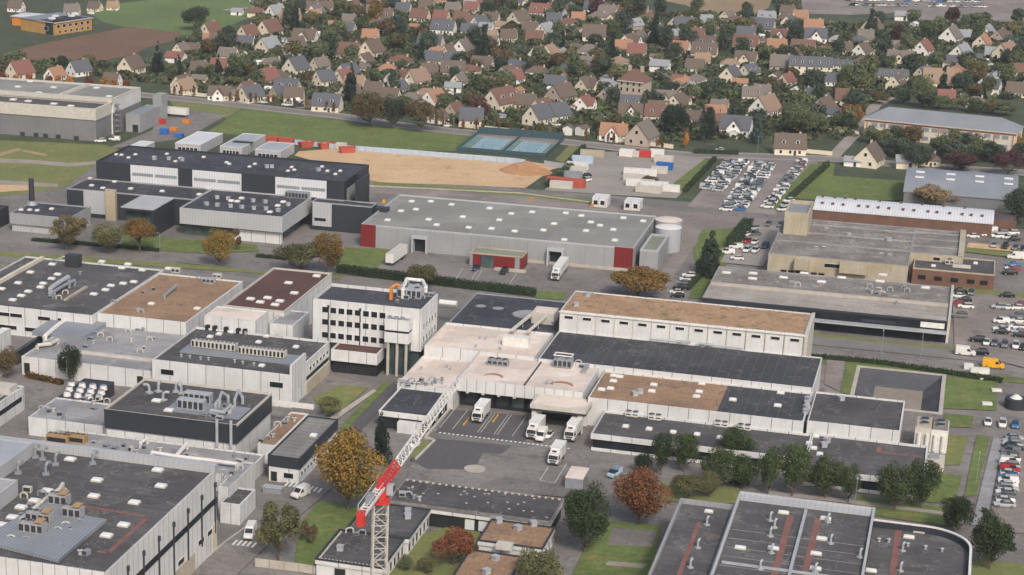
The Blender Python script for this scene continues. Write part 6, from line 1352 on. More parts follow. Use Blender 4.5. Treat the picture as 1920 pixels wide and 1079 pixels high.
NTH = 'first second third fourth fifth sixth seventh eighth ninth tenth eleventh twelfth thirteenth fourteenth fifteenth sixteenth seventeenth eighteenth nineteenth twentieth'.split()+['twenty '+s for s in 'first second third fourth fifth sixth seventh eighth ninth'.split()]+['thirtieth']+['thirty '+s for s in 'first second third fourth fifth sixth seventh eighth ninth'.split()]+['fortieth']+['forty '+s for s in 'first second third fourth fifth sixth seventh eighth ninth'.split()]
def carrow(a, b, step, where, rz, gap=.06, cols=None, grp=None, kinds=None):
    A, B_ = P(*a), P(*b); n = int((B_-A).length/step)+1; k = 0
    for i in range(n):
        if rc.random() < gap: continue
        p = A+(B_-A).normalized()*step*i; car(p+Vector((rc.uniform(-.3, .3), 0, .03)), rz+rc.uniform(-.04, .04)+(math.pi if rc.random() < .4 else 0), cols[i] if cols and i < len(cols) else None, kinds[i] if kinds and i < len(kinds) else None, '%%C, %s from the near end, %s' % (NTH[k], where), grp); k += 1
G1 = 'cars in the staff car park'
carrow((1321, 356), (1370, 304), 2.45, 'left row of staff car park', 0, .04, None, G1); carrow((1346, 360), (1393, 307), 2.45, 'second row of staff car park', 0, .04, None, G1)
carrow((1361, 396), (1422, 308), 2.45, 'third row of staff car park', 0, .04, None, G1); carrow((1387, 396), (1447, 309), 2.45, 'fourth row of staff car park', 0, .04, None, G1)
carrow((1436, 394), (1506, 304), 2.45, 'right row of staff car park', 0, .03, None, G1)
carrow((1884, 952), (1900, 826), 2.5, 'long bottom right row', .12, 0, ['silver', 'white', 'grey', 'white', 'silver', 'white', 'white', 'blue', 'white', 'red', 'silver', 'white', 'white', 'grey', 'grey', 'black'], 'cars in the bottom right row')
for px, py, c, k, w_ in ((1852, 796, 'white', 0, 'left of the three facing the car row'), (1879, 799, 'white', 2, 'middle of the three facing the car row'), (1903, 801, 'blue', 0, 'right of the three facing the car row')): car(P(px, py), math.pi/2, c, k, '%C, '+w_)
def cars(lst, where, grp):
    for i, (px, py, c, k, rz) in enumerate(lst): car(P(px, py)+Vector((0, 0, .03)), rz, c, k, '%%C, %s from left among %s' % (NTH[i], where), grp)
cars(sorted([(1797, 551, 'black', 1, .2), (1795, 560, 'white', 0, .1), (1808, 568, 'black', 0, .1), (1810, 580, 'white', 2, .1), (1799, 597, 'grey', 2, .1), (1796, 574, 'red', 0, .1), (1820, 554, 'grey', 0, 1.5), (1887, 559, 'black', 1, .1)]), 'cars by the white showroom end', 'cars beside the showroom')
cars(sorted([(1873, 581, 'silver', 2, .1), (1877, 608, 'white', 3, .1), (1877, 622, 'white', 1, .1), (1876, 628, 'black', 0, .1), (1886, 582, 'white', 0, .1)]), 'left column of the right car park', 'right hand car park')
cars(sorted([(1907, 582, 'white', 0, .1), (1913, 576, 'red', 0, .1), (1908, 598, 'grey', 2, .1), (1909, 607, 'white', 1, .1), (1906, 619, 'white', 2, .1), (1911, 627, 'silver', 1, .1), (1912, 634, 'black', 0, .1)]), 'right column of the right car park', 'right hand car park')
cars([(1833, 643, 'black', 2, .1), (1849, 648, 'white', 0, 1.5), (1864, 649, 'grey', 0, 1.5), (1883, 652, 'grey', 2, 1.5), (1904, 654, 'white', 2, 1.5), (1917, 657, 'black', 0, 1.5)], 'the front row beside the south road', 'cars beside the south road')
cars(sorted([(1268, 551, 'white', 0, .1), (1276, 543, 'black', 2, .1), (1282, 534, 'grey', 0, .1), (1287, 527, 'white', 0, .1), (1293, 520, 'white', 2, .1), (1270, 558, 'black', 0, .1)]), 'the cars parked beside the lane', 'cars beside the lane')
cars(sorted([(1411, 433, 'silver', 2, .6), (1396, 445, 'white', 0, .9), (1414, 443, 'grey', 1, .6), (1400, 457, 'red', 0, 1.2), (1380, 468, 'white', 3, 0), (1415, 459, 'white', 0, 1.4), (1400, 474, 'white', 2, 1.4), (1416, 475, 'white', 2, 1.4), (1364, 478, 'white', 3, .2), (1382, 489, 'white', 0, .1), (1434, 467, 'dark_blue', 3, 1.4), (1440, 425, 'grey', 0, 1.4), (1464, 427, 'grey', 2, 1.4)]), 'cars in the yard by the beige tower', 'cluttered yard by the beige tower')
cars(sorted([(1478, 380, 'white', 2, .8), (1472, 388, 'silver', 0, .8), (1466, 396, 'white', 0, .8)]), 'the cars left of the beige tower top', 'cars left of the beige tower')
cars(sorted([(1852, 444, 'white', 2, .3), (1857, 435, 'white', 3, .3), (1870, 446, 'white', 0, .3), (1877, 440, 'silver', 2, .3), (1889, 448, 'white', 0, .3), (1897, 440, 'white', 2, .3), (1824, 446, 'white', 0, .1), (1860, 424, 'silver', 0, .2), (1884, 426, 'white', 3, .2), (1900, 452, 'black', 0, .3)]), 'the cars beside the small brick store', 'cars by the brick store')
cars([(1863, 465, 'silver', 0, 1.4), (1884, 467, 'black', 2, 1.4), (1903, 470, 'grey', 0, 1.4), (1917, 472, 'black', 0, 1.4)], 'spaced cars right of the old works', 'cars on the sandy strip')
cars(sorted([(1899, 499, 'blue', 1, .2), (1896, 506, 'white', 0, .2), (1900, 508, 'red', 0, .2), (1893, 515, 'black', 2, .2)]), 'the cars right of the brick annexe', 'cars by the brick annexe')
cars([(892, 507, 'dark_blue', 0, 1.45), (945, 513, 'black', 2, 1.45)], 'the two cars before the red entrance annexe', 'cars at the red annexe')
cars([(494, 194, 'white', 0, .1), (538, 199, 'white', 2, .1), (562, 201, 'dark_blue', 0, .1), (418, 185, 'white', 0, .1), (624, 207, 'black', 2, .1), (838, 238, 'white', 0, .3), (980, 250, 'white', 2, .1), (1000, 252, 'silver', 0, .1), (1350, 284, 'white', 0, .1)], 'the cars parked along the suburb road', 'cars along the suburb road')
cars([(1098, 341, 'white', 2, .8), (1099, 333, 'black', 0, .8)], 'the pair between the containers and the yard', 'container yard cars'); cars([(188, 267, 'white', 2, .5), (215, 264, 'white', 3, .1)], 'the two beside the pale warehouse corner', 'pale warehouse cars')
car(P(778, 838), 1.5, 'white', 0, '%C at the door of the black roofed annexe'); car(P(1345, 905), .2, 'silver', 1, '%C under the poplar row behind the dark factory'); car(P(1385, 908), .2, 'black', 2, '%C under the poplar row, nearest the factory corner'); car(P(1152, 893), 1.2, 'pale_blue', 3, '%C left of the rust orange maple'); car(P(1182, 940), 1.3, 'red', 0, '%C behind the lower left of the rust orange maple'); car(P(1028, 822), 1.5, 'white', 0, '%C, smallest, between the white trucks at the gatehouse'); car(P(1837, 667), .1, 'black', 2, '%C towing a white trailer on the south road')
for i in (0, 2):
    for k in range(30):
        if rc.random() < .2: continue
        px = 1590+k*8.5+i*4; p = P(px, 2+i*4.5+k*.12); car(p, rc.choice([0, 1.5, .8]), None, None, '%%C, %s from left, %s row of far dealer lot' % (NTH[k], ['farthest', 'middle', 'nearest'][i]), 'cars in the far dealer lot')
gi = []; rs_ = random.Random(77); q_ = t_ = 0
while q_ < 46 and t_ < 9000:
    t_ += 1; px, py = rs_.uniform(340, 1915), rs_.uniform(0, 262)
    if not inside(px, py): continue
    p = P(px, py)
    if any((p.x-x)**2+(p.y-y)**2 < (r_*.6+1.6)**2 for x, y, r_ in occ): continue
    c_ = rs_.choice(['white', 'white', 'white', 'silver', 'silver', 'grey', 'black', 'red']); k_ = rs_.choice([0, 0, 1, 2, 3]); rt = car(p, rs_.uniform(0, 6.28), c_, k_, 'x', 'cars in the suburb gardens'); gi.append((rt, p, c_+' '+CARN[k_])); occ.append((p.x, p.y, 3)); q_ += 1
label_all(gi, lambda k, s: '%s parked in a garden, %s' % (k, s)); si = []; q_ = t_ = 0
sh = thing('garden_shed', 'x', 'shed', (0, -980, 0)); MB().box(-1.6, -1.3, 0, 1.6, 1.3, 2.0).face([(-1.6, -1.3, 2), (-1.6, 1.3, 2), (-1.6, 0, 2.7)][::-1]).face([(1.6, -1.3, 2), (1.6, 1.3, 2), (1.6, 0, 2.7)]).build('wall', 'white_paint', sh)
MB().face([(-1.8, -1.5, 1.95), (1.8, -1.5, 1.95), (1.8, 0, 2.75), (-1.8, 0, 2.75)]).face([(-1.8, 0, 2.75), (1.8, 0, 2.75), (1.8, 1.5, 1.95), (-1.8, 1.5, 1.95)]).build('roof', 'white_sheet', sh); MB().box(-.5, -1.34, 0, .5, -1.3, 1.8).build('door', 'dark_metal', sh)
while q_ < 70 and t_ < 12000:
    t_ += 1; px, py = rs_.uniform(340, 1915), rs_.uniform(0, 262)
    if not inside(px, py): continue
    p = P(px, py)
    if any((p.x-x)**2+(p.y-y)**2 < (r_*.6+1.4)**2 for x, y, r_ in occ): continue
    rt = sh if q_ == 0 else dup(sh, p); rt.location = p; rt.rotation_euler = (0, 0, rs_.uniform(0, 3.14)); rt.scale = (rs_.uniform(.8, 1.5),)*3; rt['group'] = 'garden sheds of the suburb'; ro = rs_.choice([('white', 'white_sheet'), ('white', 'white_paint'), ('grey', 'zinc_sheet'), ('brown', 'tile_brown'), ('red', 'tile_red')])
    for ch in rt.children:
        if ch.name.startswith('roof'): recolour(ch, 0, ro[1])
    si.append((rt, p, ro[0])); occ.append((p.x, p.y, 3)); q_ += 1
label_all(si, lambda k, s: 'small white shed with %s roof, %s' % (k, s))
for k_ in range(4):
    if first[k_]: bpy.data.objects.remove(CP[k_])
# ---- trucks
def box_truck(p, rz, label, L_=8.2, semi=False, mat='white_paint'):
    """front towards -Y"""
    rt = thing('truck', label, 'truck', p, rz); b = MB(); c0 = 2.2
    loft(b, [[(-1.22, 0.0, .5), (1.22, 0.0, .5), (1.22, 0.0, 1.6), (1.1, .25, 2.75), (-1.1, .25, 2.75), (-1.22, 0.0, 1.6)], [(-1.22, c0, .5), (1.22, c0, .5), (1.22, c0, 1.6), (1.15, c0, 2.95), (-1.15, c0, 2.95), (-1.22, c0, 1.6)]]); b.build('cab', mat, rt)
    MB().face([(-1.08, -.012, 1.62), (1.08, -.012, 1.62), (1.0, .19, 2.5), (-1.0, .19, 2.5)]).face([(1.23, .2, 1.62), (1.23, 1.4, 1.62), (1.19, 1.4, 2.4), (1.16, .5, 2.4)]).face([(-1.23, 1.4, 1.62), (-1.23, .2, 1.62), (-1.16, .5, 2.4), (-1.19, 1.4, 2.4)]).build('windscreen', 'car_glass', rt)
    MB().box(-1.15, -.08, .45, 1.15, 0, .95).box(-.8, -.04, 1.1, .8, .0, 1.45).build('bumper', 'dark_metal', rt)
    d_ = MB(); loft(d_, [[(-1.0, .7, 2.9), (1.0, .7, 2.9), (.9, 1.1, 3.1), (-.9, 1.1, 3.1)], [(-1.1, c0, 2.9), (1.1, c0, 2.9), (1.05, c0, 3.6), (-1.05, c0, 3.6)]]); d_.build('wind_deflector', mat, rt); MB().box(-.5, .95, 3.02, .5, 1.3, 3.35).build('roof_vent', 'dark_metal', rt)
    MB().box(-1.27, c0+.25, 1.0, 1.27, L_, 3.75, 0).box(-1.29, c0+.22, 3.6, 1.29, L_+.03, 3.78, 1).box(-1.05, c0+.25, .7, 1.05, L_-.2, 1.0, 2).build('cargo_box', ['white_panel_fine', 'white_paint', 'dark_metal'], rt)
    ys_ = [1.0, L_-1.8]+([L_-3.1, L_-4.4, 3.6] if semi else [])
    for y in ys_:
        for sx in (-1, 1): link('wheel', wheel_mesh(.5, .34), rt, (sx*1.08, y, .5), math.pi/2)
    for sx in (-1, 1): MB().box(sx*.85-.2, -.1, .75, sx*.85+.2, -.02, .95).build('headlight', 'lamp_glass', rt); MB().box(sx*1.4-.1, .2, 1.7, sx*1.4+.1, .3, 2.4).build('mirror', 'dark_metal', rt)
    return rt
box_truck(G(893, 797), -.02, 'white truck backed into the dark loading dock'); box_truck(G(995, 828), -.05, 'white truck at the left column of the gatehouse'); box_truck(G(1066, 832), -.05, 'white truck at the right column of the gatehouse'); box_truck(G(1036, 877), -.03, 'white truck standing alone in front of the gatehouse row', 7.6)
box_truck(G(1040, 528), .02, 'long white lorry backed up to the grey warehouse door', 15.5, True)
def van(p, rz, label, mat='yellow_paint', L_=5.5, cat='van'):
    rt = thing('van', label, cat, p, rz); b = MB(); s = []
    for x, z0, z1, k in ((-L_/2, .5, .9, .9), (-L_/2+.2, .35, 1.15, .97), (-L_/2+.95, .32, 1.35, 1.), (-L_/2+1.75, .32, 2.2, 1), (-L_/2+2.2, .32, 2.42, 1), (L_/2-.1, .32, 2.45, 1), (L_/2, .4, 2.4, .98)):
        y = .98*k; zm = min(z1-.08, 1.3); s.append([(x, -y, z0), (x, y, z0), (x, y, zm), (x, y*.88, z1), (x, -y*.88, z1), (x, -y, zm)])
    loft(b, s); b.build('body', mat, rt); x0 = -L_/2
    MB().face([(x0+.93, .8, 1.42), (x0+.93, -.8, 1.42), (x0+1.66, -.76, 2.14), (x0+1.66, .76, 2.14)]).face([(x0+1.15, -.99, 1.35), (x0+2.3, -.99, 1.35), (x0+2.3, -.93, 2.0), (x0+1.75, -.93, 2.0)]).face([(x0+2.3, .99, 1.35), (x0+1.15, .99, 1.35), (x0+1.75, .93, 2.0), (x0+2.3, .93, 2.0)]).build('window', 'car_glass', rt)
    for sx in (-1, 1):
        for sy in (-1, 1): link('wheel', wheel_mesh(.36), rt, (sx*L_*.3, sy*.88, .36))
    for sy in (-1, 1): MB().box(x0-.0, sy*.65-.18, .72, x0+.18, sy*.65+.18, .95).build('headlight', 'lamp_glass', rt)
    MB().box(x0-.05, -.9, .35, x0+.12, .9, .6).build('bumper', 'dark_metal', rt)
    return rt
van(G(1862, 690), math.pi-.02, 'yellow delivery van driving along the south road'); van(G(469, 1008), 1.75, 'white van parked by the lower zebra crossing', 'white_paint', 5.6); van(G(563, 934), 1.2, 'small white van on the upper zebra crossing', 'white_paint', 4.6); van(G(1015, 826), 1.55, 'white van between the white trucks at the gatehouse', 'white_paint', 5.4); van(G(1904, 486), .1, 'white van at the right edge beside the brick annexe', 'white_paint', 5.4); van(G(1810, 667), math.pi, 'long white trailer pulled on the south road', 'white_paint', 5.2, 'trailer')
def trailer(p, rz, label, L_=13.4, mat='white_paint', h=3.9, name='trailer', cat='trailer'):
    rt = thing(name, label, cat, p, rz); MB().box(-1.27, 0, 1.1, 1.27, L_, h, 0).box(-1.1, .02, h, 1.1, L_-.02, h+.05, 1).build('cargo_box', [mat, 'dirty_white'], rt); MB().box(-.5, .3, .8, .5, L_-.3, 1.1).box(-.9, 2.0, 0, -.7, 2.2, .8).box(.7, 2.0, 0, .9, 2.2, .8).build('chassis', 'dark_metal', rt)
    for y in (L_-1.6, L_-2.9, L_-4.2):
        for sx in (-1, 1): link('wheel', wheel_mesh(.5, .34), rt, (sx*1.05, y, .5), math.pi/2)
    return rt
trailer(G(730, 500), -.05, 'white semi trailer parked without a tractor left of the grey warehouse door'); trailer(G(352, 221), 1.5, 'white semi trailer in the yard right of the pale warehouse', 13.4)
# ---- containers, skips, cabins
def container(p, rz, L_, mat, label, h=2.6, name='container'):
    rt = thing(name, label, 'container', p, rz); b = MB(); b.box(-L_/2, -1.22, .1, L_/2, 1.22, h)
    n = int(L_/.6)
    for k in range(n):
        x = -L_/2+.2+k*(L_-.4)/n
        for sy in (-1, 1): b.box(x, min(sy*1.22, sy*1.27), .25, x+.25, max(sy*1.22, sy*1.27), h-.15)
    b.build('shell', mat, rt); f = MB()
    for sx in (-1, 1):
        for sy in (-1, 1): f.box(sx*(L_/2-.06)-.08, sy*1.2-.09, 0, sx*(L_/2-.06)+.08, sy*1.2+.09, h+.05)
    f.build('frame', mat, rt); MB().box(L_/2, -1.1, .25, L_/2+.04, 1.1, h-.15).box(L_/2+.04, -.5, .3, L_/2+.09, -.42, h-.2).box(L_/2+.04, .42, .3, L_/2+.09, .5, h-.2).build('door', mat, rt)
    return rt
plain('rust_red', '#a8503f', .7); plain('pale_blue_paint', '#a9b8c6', .6)
for px, py, L_, m_, h_, lb in ((1061, 350, 14, 'rust_red', 3.0, 'long rust red container at the front of the container yard'), (1052, 354, 8, 'dirty_white', 2.6, 'pale grey container standing before the long rust red one'), (1068, 334, 9, 'grey_metal', 2.4, 'flat grey container behind the long rust red one'), (1082, 318, 8, 'white_paint', 2.6, 'white container, third of the left stack line from the front'), (1078, 325, 8, 'dirty_white', 2.4, 'dirty white container, second of the left stack line'), (1092, 307, 8, 'pale_blue_paint', 2.8, 'white and blue grey container near the back of the left line'), (1110, 295, 9, 'beige_render', 2.6, 'cream container at the far end of the left line'), (1174, 294, 5, 'white_paint', 2.8, 'white cabin at the back of the container yard'), (1188, 294, 4.5, 'dirty_white', 2.6, 'dirty white cabin between the white cabin and the red container'), (1206, 295, 6, 'red_paint', 2.6, 'bright red container at the back of the yard'), (1232, 296, 5, 'white_paint', 3.2, 'tall white container at the back right of the yard'), (1244, 306, 7, 'dirty_white', 2.8, 'dirty white container behind the blue one'), (1246, 318, 6, 'blue_paint', 2.6, 'bright blue container on the right of the yard'), (1200, 330, 12, 'white_paint', 2.6, 'long white container left of the dark shrub'), (1192, 340, 9, 'dirty_white', 2.4, 'dirty white container below the long white one'), (1236, 326, 6, 'dirty_white', 2.6, 'small dirty white container just below the bright blue one'), (1200, 350, 10, 'white_paint', 2.5, 'white container in the front row below the dark shrub'), (1226, 354, 10, 'white_paint', 2.5, 'long white container in front of the dark shrub'), (1216, 362, 9, 'dirty_white', 2.3, 'dirty white container nearest the kerb'), (1258, 360, 6, 'white_paint', 2.4, 'white container at the front right corner of the yard'), (350, 232, 3, 'orange_paint', 1.5, 'orange container by the pale warehouse yard'), (326, 246, 3, 'orange_paint', 1.4, 'low orange container beside the blue one'), (308, 252, 3.2, 'blue_paint', 2.2, 'blue container next to the pale warehouse'), (336, 258, 3, 'blue_paint', 1.5, 'lower blue container behind the site offices'), (300, 232, 4, 'red_paint', 2, 'small red container against the low grey store')):
    container(G(px, py), random.uniform(-.08, .08), L_, m_, lb, h_)
for px, py, rz, lb in ((507, 268, .1, 'leftmost red skip behind the grey site offices'), (537, 270, .1, 'second red skip from the left behind the site offices'), (574, 277, .95, 'largest dark red skip on the sand yard'), (611, 279, .95, 'orange red skip in the middle of the sand yard edge'), (651, 287, .6, 'rightmost red skip, tarped grey on top')):
    rt = thing('skip', lb, 'skip', G(px, py), rz, 'red skips on the sand yard'); b = MB(); loft(b, [[(-2.6, -1, 0), (2.6, -1, 0), (2.6, 1, 0), (-2.6, 1, 0)], [(-3.2, -1.2, 2.3), (3.2, -1.2, 2.3), (3.2, 1.2, 2.3), (-3.2, 1.2, 2.3)]], caps=False); b.face([(-2.6, -1, .05), (2.6, -1, .05), (2.6, 1, .05), (-2.6, 1, .05)]); b.ring(-3.3, -1.3, 3.3, 1.3, .15, 2.2, 2.4); b.build('tub', 'rust_red', rt)
    MB().face([(-3, -1.1, 1.8), (3, -1.1, 1.8), (3, 1.1, 1.9), (-3, 1.1, 1.9)]).build('load', 'rust_red' if 'tarped' not in lb else 'grey_metal', rt)
rt = container(G(640, 281), 0, 4, 'dirty_white', 'cream cabin beside the rightmost red skip'); rt['category'] = 'cabin'
# white silos by the black roofed range
for px, py, lb, mt in ((1728, 842, 'tall cream cooling tower, left of the pair by the black roofed range', 'dirty_white'), (1758, 846, 'tall grey topped cooling tower, right of the pair', 'white_paint')):
    p = P(px, py); rt = thing('cooling_tower', lb, 'cooling tower', p); MB().box(-1.9, -1.6, 0, 1.9, 6.2, 5.6, 0).box(-1.7, -1.4, 5.6, 1.7, 6.0, 5.9, 1).build('casing', [mt, 'beige_render' if mt == 'dirty_white' else 'old_grey_roof'], rt)
    for u_ in (-.9, .9): MB().tube((u_, -1.9, .6), (u_, -1.9, 4.4), .45, 10).build('intake_pipe', 'white_paint', rt)
    for v in (1.0, 4.0): MB().cyl(0, v, 5.9, 6.3, 1.0, n=14, top=1).build('fan', ['grey_metal', 'dark_metal'], rt)
rt = thing('plant_unit', 'small white plant unit in front of the grey topped cooling tower', 'machine', P(1752, 880)); MB().box(-2, -1.2, 0, 2, 3, 2.6).box(-1.6, -1.6, 0, -.6, -1.2, 1.8).box(.2, -1.5, .2, 1.5, -1.2, 2.2).build('casing', 'dirty_white', rt); MB().box(-1.5, -.5, 2.6, .8, 1.4, 3.1).build('louvre', 'grey_metal', rt)
rt = thing('dark_tank', 'dark round water tank with a white domed top by the three parked cars', 'tank', P(1903, 765)); MB().cyl(0, 0, 0, 2.6, 2.6, n=22).build('shell', 'dark_cladding', rt); MB().cyl(0, 0, 2.6, 3.4, 1.5, .5, 16).build('lid', 'white_paint', rt)
# ---- tower crane
cx_, cz = P(714, 905, 46), 46.0
CR = thing('tower_crane', 'white lattice tower crane with red joints standing in front of the low wings', 'crane', (cx_.x, cx_.y, 0), math.radians(22))
def lattice(b, a, c, wd, bays, r, r2):
    a, c = Vector(a), Vector(c); d_ = (c-a)/bays
    cs = [(-wd, -wd), (wd, -wd), (wd, wd), (-wd, wd)]
    for x, y in cs: b.tube(a+Vector((x, y, 0)), c+Vector((x, y, 0)), r, 5)
    for k in range(bays):
        for i in range(4):
            p0, p1 = cs[i], cs[(i+1) % 4]; z0 = a+d_*k; z1 = a+d_*(k+1)
            b.tube(z0+Vector((*p0, 0)), z0+Vector((*p1, 0)), r2, 4); q = (p0, p1) if k % 2 else (p1, p0); b.tube(z0+Vector((*q[0], 0)), z1+Vector((*q[1], 0)), r2, 4)
ms = MB(); lattice(ms, (0, 0, 0), (0, 0, 43), 1.12, 22, .16, .08); ms.build('mast', 'dirty_white', CR)
MB().cyl(0, 0, 43, 43.4, 1.5, n=16).cyl(0, 0, 43.4, 44.6, 1.0, .8, 14).box(-1.4, -1.4, 42.7, 1.4, 1.4, 43.0).build('slewing_ring', 'signal_red', CR)
tip = P(856, 700, 47); dv = (Vector((tip.x, tip.y, 0))-Vector((cx_.x, cx_.y, 0))); jl = dv.length; ja = math.atan2(dv.y, dv.x)-math.radians(22)
JB = MB()
def truss(b, x0, x1, w0, h_, bays, r=.1, r2=.06, m=0):
    for k in range(bays):
        xa, xb = x0+(x1-x0)*k/bays, x0+(x1-x0)*(k+1)/bays; xm = (xa+xb)/2
        b.tube((xa, -w0, 0), (xb, -w0, 0), r, 5, m).tube((xa, w0, 0), (xb, w0, 0), r, 5, m)
        b.tube((xa, -w0, 0), (xa, w0, 0), r2, 4, m).tube((xa, -w0, 0), (xm, 0, h_), r2, 4, m).tube((xa, w0, 0), (xm, 0, h_), r2, 4, m).tube((xb, -w0, 0), (xm, 0, h_), r2, 4, m).tube((xb, w0, 0), (xm, 0, h_), r2, 4, m)
        if k < bays-1: b.tube((xm, 0, h_), (xm+(x1-x0)/bays, 0, h_), r, 5, m)
truss(JB, 9.5, jl, .72, 1.3, 20, .17, .08); JB.build('jib', 'white_paint', CR, (0, 0, 45.2), ja)
b = MB(); truss(b, 1.0, 9.5, .75, 1.4, 6, .2, .1); b.build('jib_root', 'signal_red', CR, (0, 0, 45.2), ja)
b = MB(); b.box(-11.5, -.7, 0, 0, -.45, .45).box(-11.5, .45, 0, 0, .7, .45)
for k in range(9): b.box(-11+k*1.25, -.45, .1, -10.8+k*1.25, .45, .3)
b.path([(-11, -.7, .45), (-11, -.7, 1.5), (-1, -.7, 1.5)], .05).path([(-11, .7, .45), (-11, .7, 1.5), (-1, .7, 1.5)], .05); b.build('counter_jib', 'white_paint', CR, (0, 0, 44.9), ja)
b = MB()
for k in range(3): b.box(-12.4+k*.5, -.6, -1.5, -11.95+k*.5, .6, .7)
b.build('counterweight', 'signal_red', CR, (0, 0, 44.9), ja); MB().box(-.9, -.6, 0, 1.0, .6, 1.2).box(-.3, -.4, 1.2, .4, .4, 2.2).build('head', 'signal_red', CR, (0, 0, 44.6), ja)
MB().box(.4, -1.9, 0, 1.7, -.85, 1.6).box(.55, -1.93, .6, 1.55, -1.9, 1.5, 1).box(1.7, -1.8, .5, 1.73, -.95, 1.5, 1).build('cab', ['pale_metal', 'window_glass'], CR, (0, 0, 43.8), ja); MB().box(-7.5, -.5, .45, -5.4, .5, 1.5).build('winch', 'grey_metal', CR, (0, 0, 44.9), ja)
# ---- fences, mound, lamps
def fence(pts, h, mat, label, post='grey_metal', step=3., thick=.06, gap=.15, open_=False):
    q = [P(*p) for p in pts]; rt = thing('fence', label, 'fence', q[0]); b, c = MB(), MB(); o = q[0]
    for a, e in zip(q, q[1:]):
        d_ = (e-a); n = max(1, int(d_.length/step)); u_ = d_.normalized(); nn = Vector((-u_.y, u_.x, 0))*thick/2
        for k in range(n):
            s0, s1 = a-o+d_*(k/n)+u_*.08, a-o+d_*((k+1)/n)-u_*.08
            if open_:
                for z in (h*.06, h*.5, h*.94): b.tube(s0+Vector((0, 0, z)), s1+Vector((0, 0, z)), .035, 4)
            else:
                pts_ = [s0-nn, s1-nn, s1+nn, s0+nn]; b.prism([(v.x, v.y) for v in pts_], gap, h)
            c.box((a-o+d_*(k/n)).x-.06, (a-o+d_*(k/n)).y-.06, 0, (a-o+d_*(k/n)).x+.06, (a-o+d_*(k/n)).y+.06, h+.1)
    b.build('panel', mat, rt); c.build('post', post, rt); return rt
fence([(552, 272), (640, 282), (760, 291), (960, 307), (985, 310)], 2.2, 'pale_blue_paint', 'pale blue grey hoarding along the back of the sand yard'); fence([(1020, 312), (1062, 318)], 2.2, 'pale_metal', 'short pale hoarding right of the sand mound')
fence([(690, 350), (980, 364), (1110, 381)], .5, 'concrete', 'low pale concrete edging below the sand yard', gap=.02)
for a, b_, lb in (((tx0, ty1), (tx1, ty1), 'blue screened fence behind the tennis courts'), ((tx1, ty1), (tx1, ty0), 'blue screened fence on the right of the tennis courts'), ((tx0, ty0), (tx1, ty0), 'blue screened fence in front of the tennis courts'), ((tx0, ty0), (tx0, ty1), 'green screened fence on the left of the tennis courts')):
    rt = thing('fence', lb, 'fence', (*a, 0)); d_ = Vector((b_[0]-a[0], b_[1]-a[1], 0)); n = 10; pm, ps = MB(), MB(); u_ = d_.normalized(); nn = Vector((-u_.y, u_.x, 0))*.04; h_ = 3.0 if 'behind' in lb else 1.6
    pm.prism([(v.x, v.y) for v in (-nn, d_-nn, d_+nn, nn)], .1, h_)
    for k in range(n+1): ps.tube(d_*k/n, d_*k/n+Vector((0, 0, 3.6)), .05, 5)
    pm.build('screen', plain('screen_blue', '#374d55', .8) and 'screen_blue' if 'blue' in lb else plain('screen_green', '#3f6058', .8) and 'screen_green', rt); ps.build('post', 'dark_metal', rt)
rt = thing('tennis_net', 'dark divider net between the two blue tennis courts', 'net', ((tx0+tx1)/2, ty0, 0)); MB().box(-.04, 1, .1, .04, 34, 1.2).build('mesh', 'screen_blue', rt); MB().cyl(0, 1, 0, 1.4, .06, n=6).cyl(0, 34, 0, 1.4, .06, n=6).build('post', 'dark_metal', rt)
p = P(985, 322); n_ = 40; b = MB(); r_ = np.random.RandomState(4); hm = {}
for i in range(n_+1):
    for j in range(n_+1):
        x, y = (i/n_-.5)*21, (j/n_-.5)*16; e = math.hypot(x/10, y/7.5); z = 4.0*max(0, 1-e**1.25)+.25*math.sin(x*1.1+y*.7)*max(0, 1-e)+r_.uniform(-.12, .12)*(e < 1); b.v.append((x, y, z-.02 if e < 1.05 else -.05))
for i in range(n_):
    for j in range(n_): a = i*(n_+1)+j; b.f.append((a, a+n_+1, a+n_+2, a+1)); b.m.append(0)
surf('earth_mound_soil', '#a98466', '#93704f', .12, 1.5, .2, c3='#b08a6c', lo3=.6); o = b.build('earth_mound', 'earth_mound_soil', None, p); tag(o, 'brown earth mound at the right end of the sand yard', 'mound')
def lamp(px, py, h, label, arm=1.6):
    rt = thing('street_lamp', label, 'street lamp', P(px, py)); MB().tube((0, 0, 0), (0, 0, h), .09, 6, 0, .06).tube((0, 0, h), (0, -arm, h+.25), .05, 5).build('pole', 'grey_metal', rt); MB().box(-.16, -arm-.5, h+.17, .16, -arm+.05, h+.32).build('lamp_head', 'pale_metal', rt)
for px, py, w_ in ((1652, 668, 'south road before the showroom'), (1726, 672, 'south road right of the showroom lamp'), (1250, 632-40, 'lane behind the brown roofed hall'), (126, 722, 'grass below the dark green oval tree'), (60, 452, 'road verge below the boiler house'), (300, 480, 'road verge right of the boiler house trees'), (850, 256, 'suburb road left of the tennis courts'), (435, 196, 'suburb road above the green field corner'), (1420, 292, 'suburb road behind the staff car park'), (1830, 905, 'grass left of the bottom right car row'), (1602, 955, 'path behind the rounded factory corner')): lamp(px, py, 7.5, 'thin grey street lamp on the '+w_)
fence([(478, 1064), (560, 1074), (640, 1086)], 2.0, 'concrete', 'pale panel fence along the bottom edge left of the crane', step=2.4)
o = MB().box(-4.2, -1.8, 0, 4.2, 1.8, 2.9).box(-4.5, -2.1, 2.9, 4.5, 2.1, 3.1, 1).build('bus_shelter', ['grey_metal', 'pale_metal'], None, P(512, 925)); o.scale = (.5,)*3; tag(o, 'small grey shelter beside the upper zebra crossing', 'shelter')
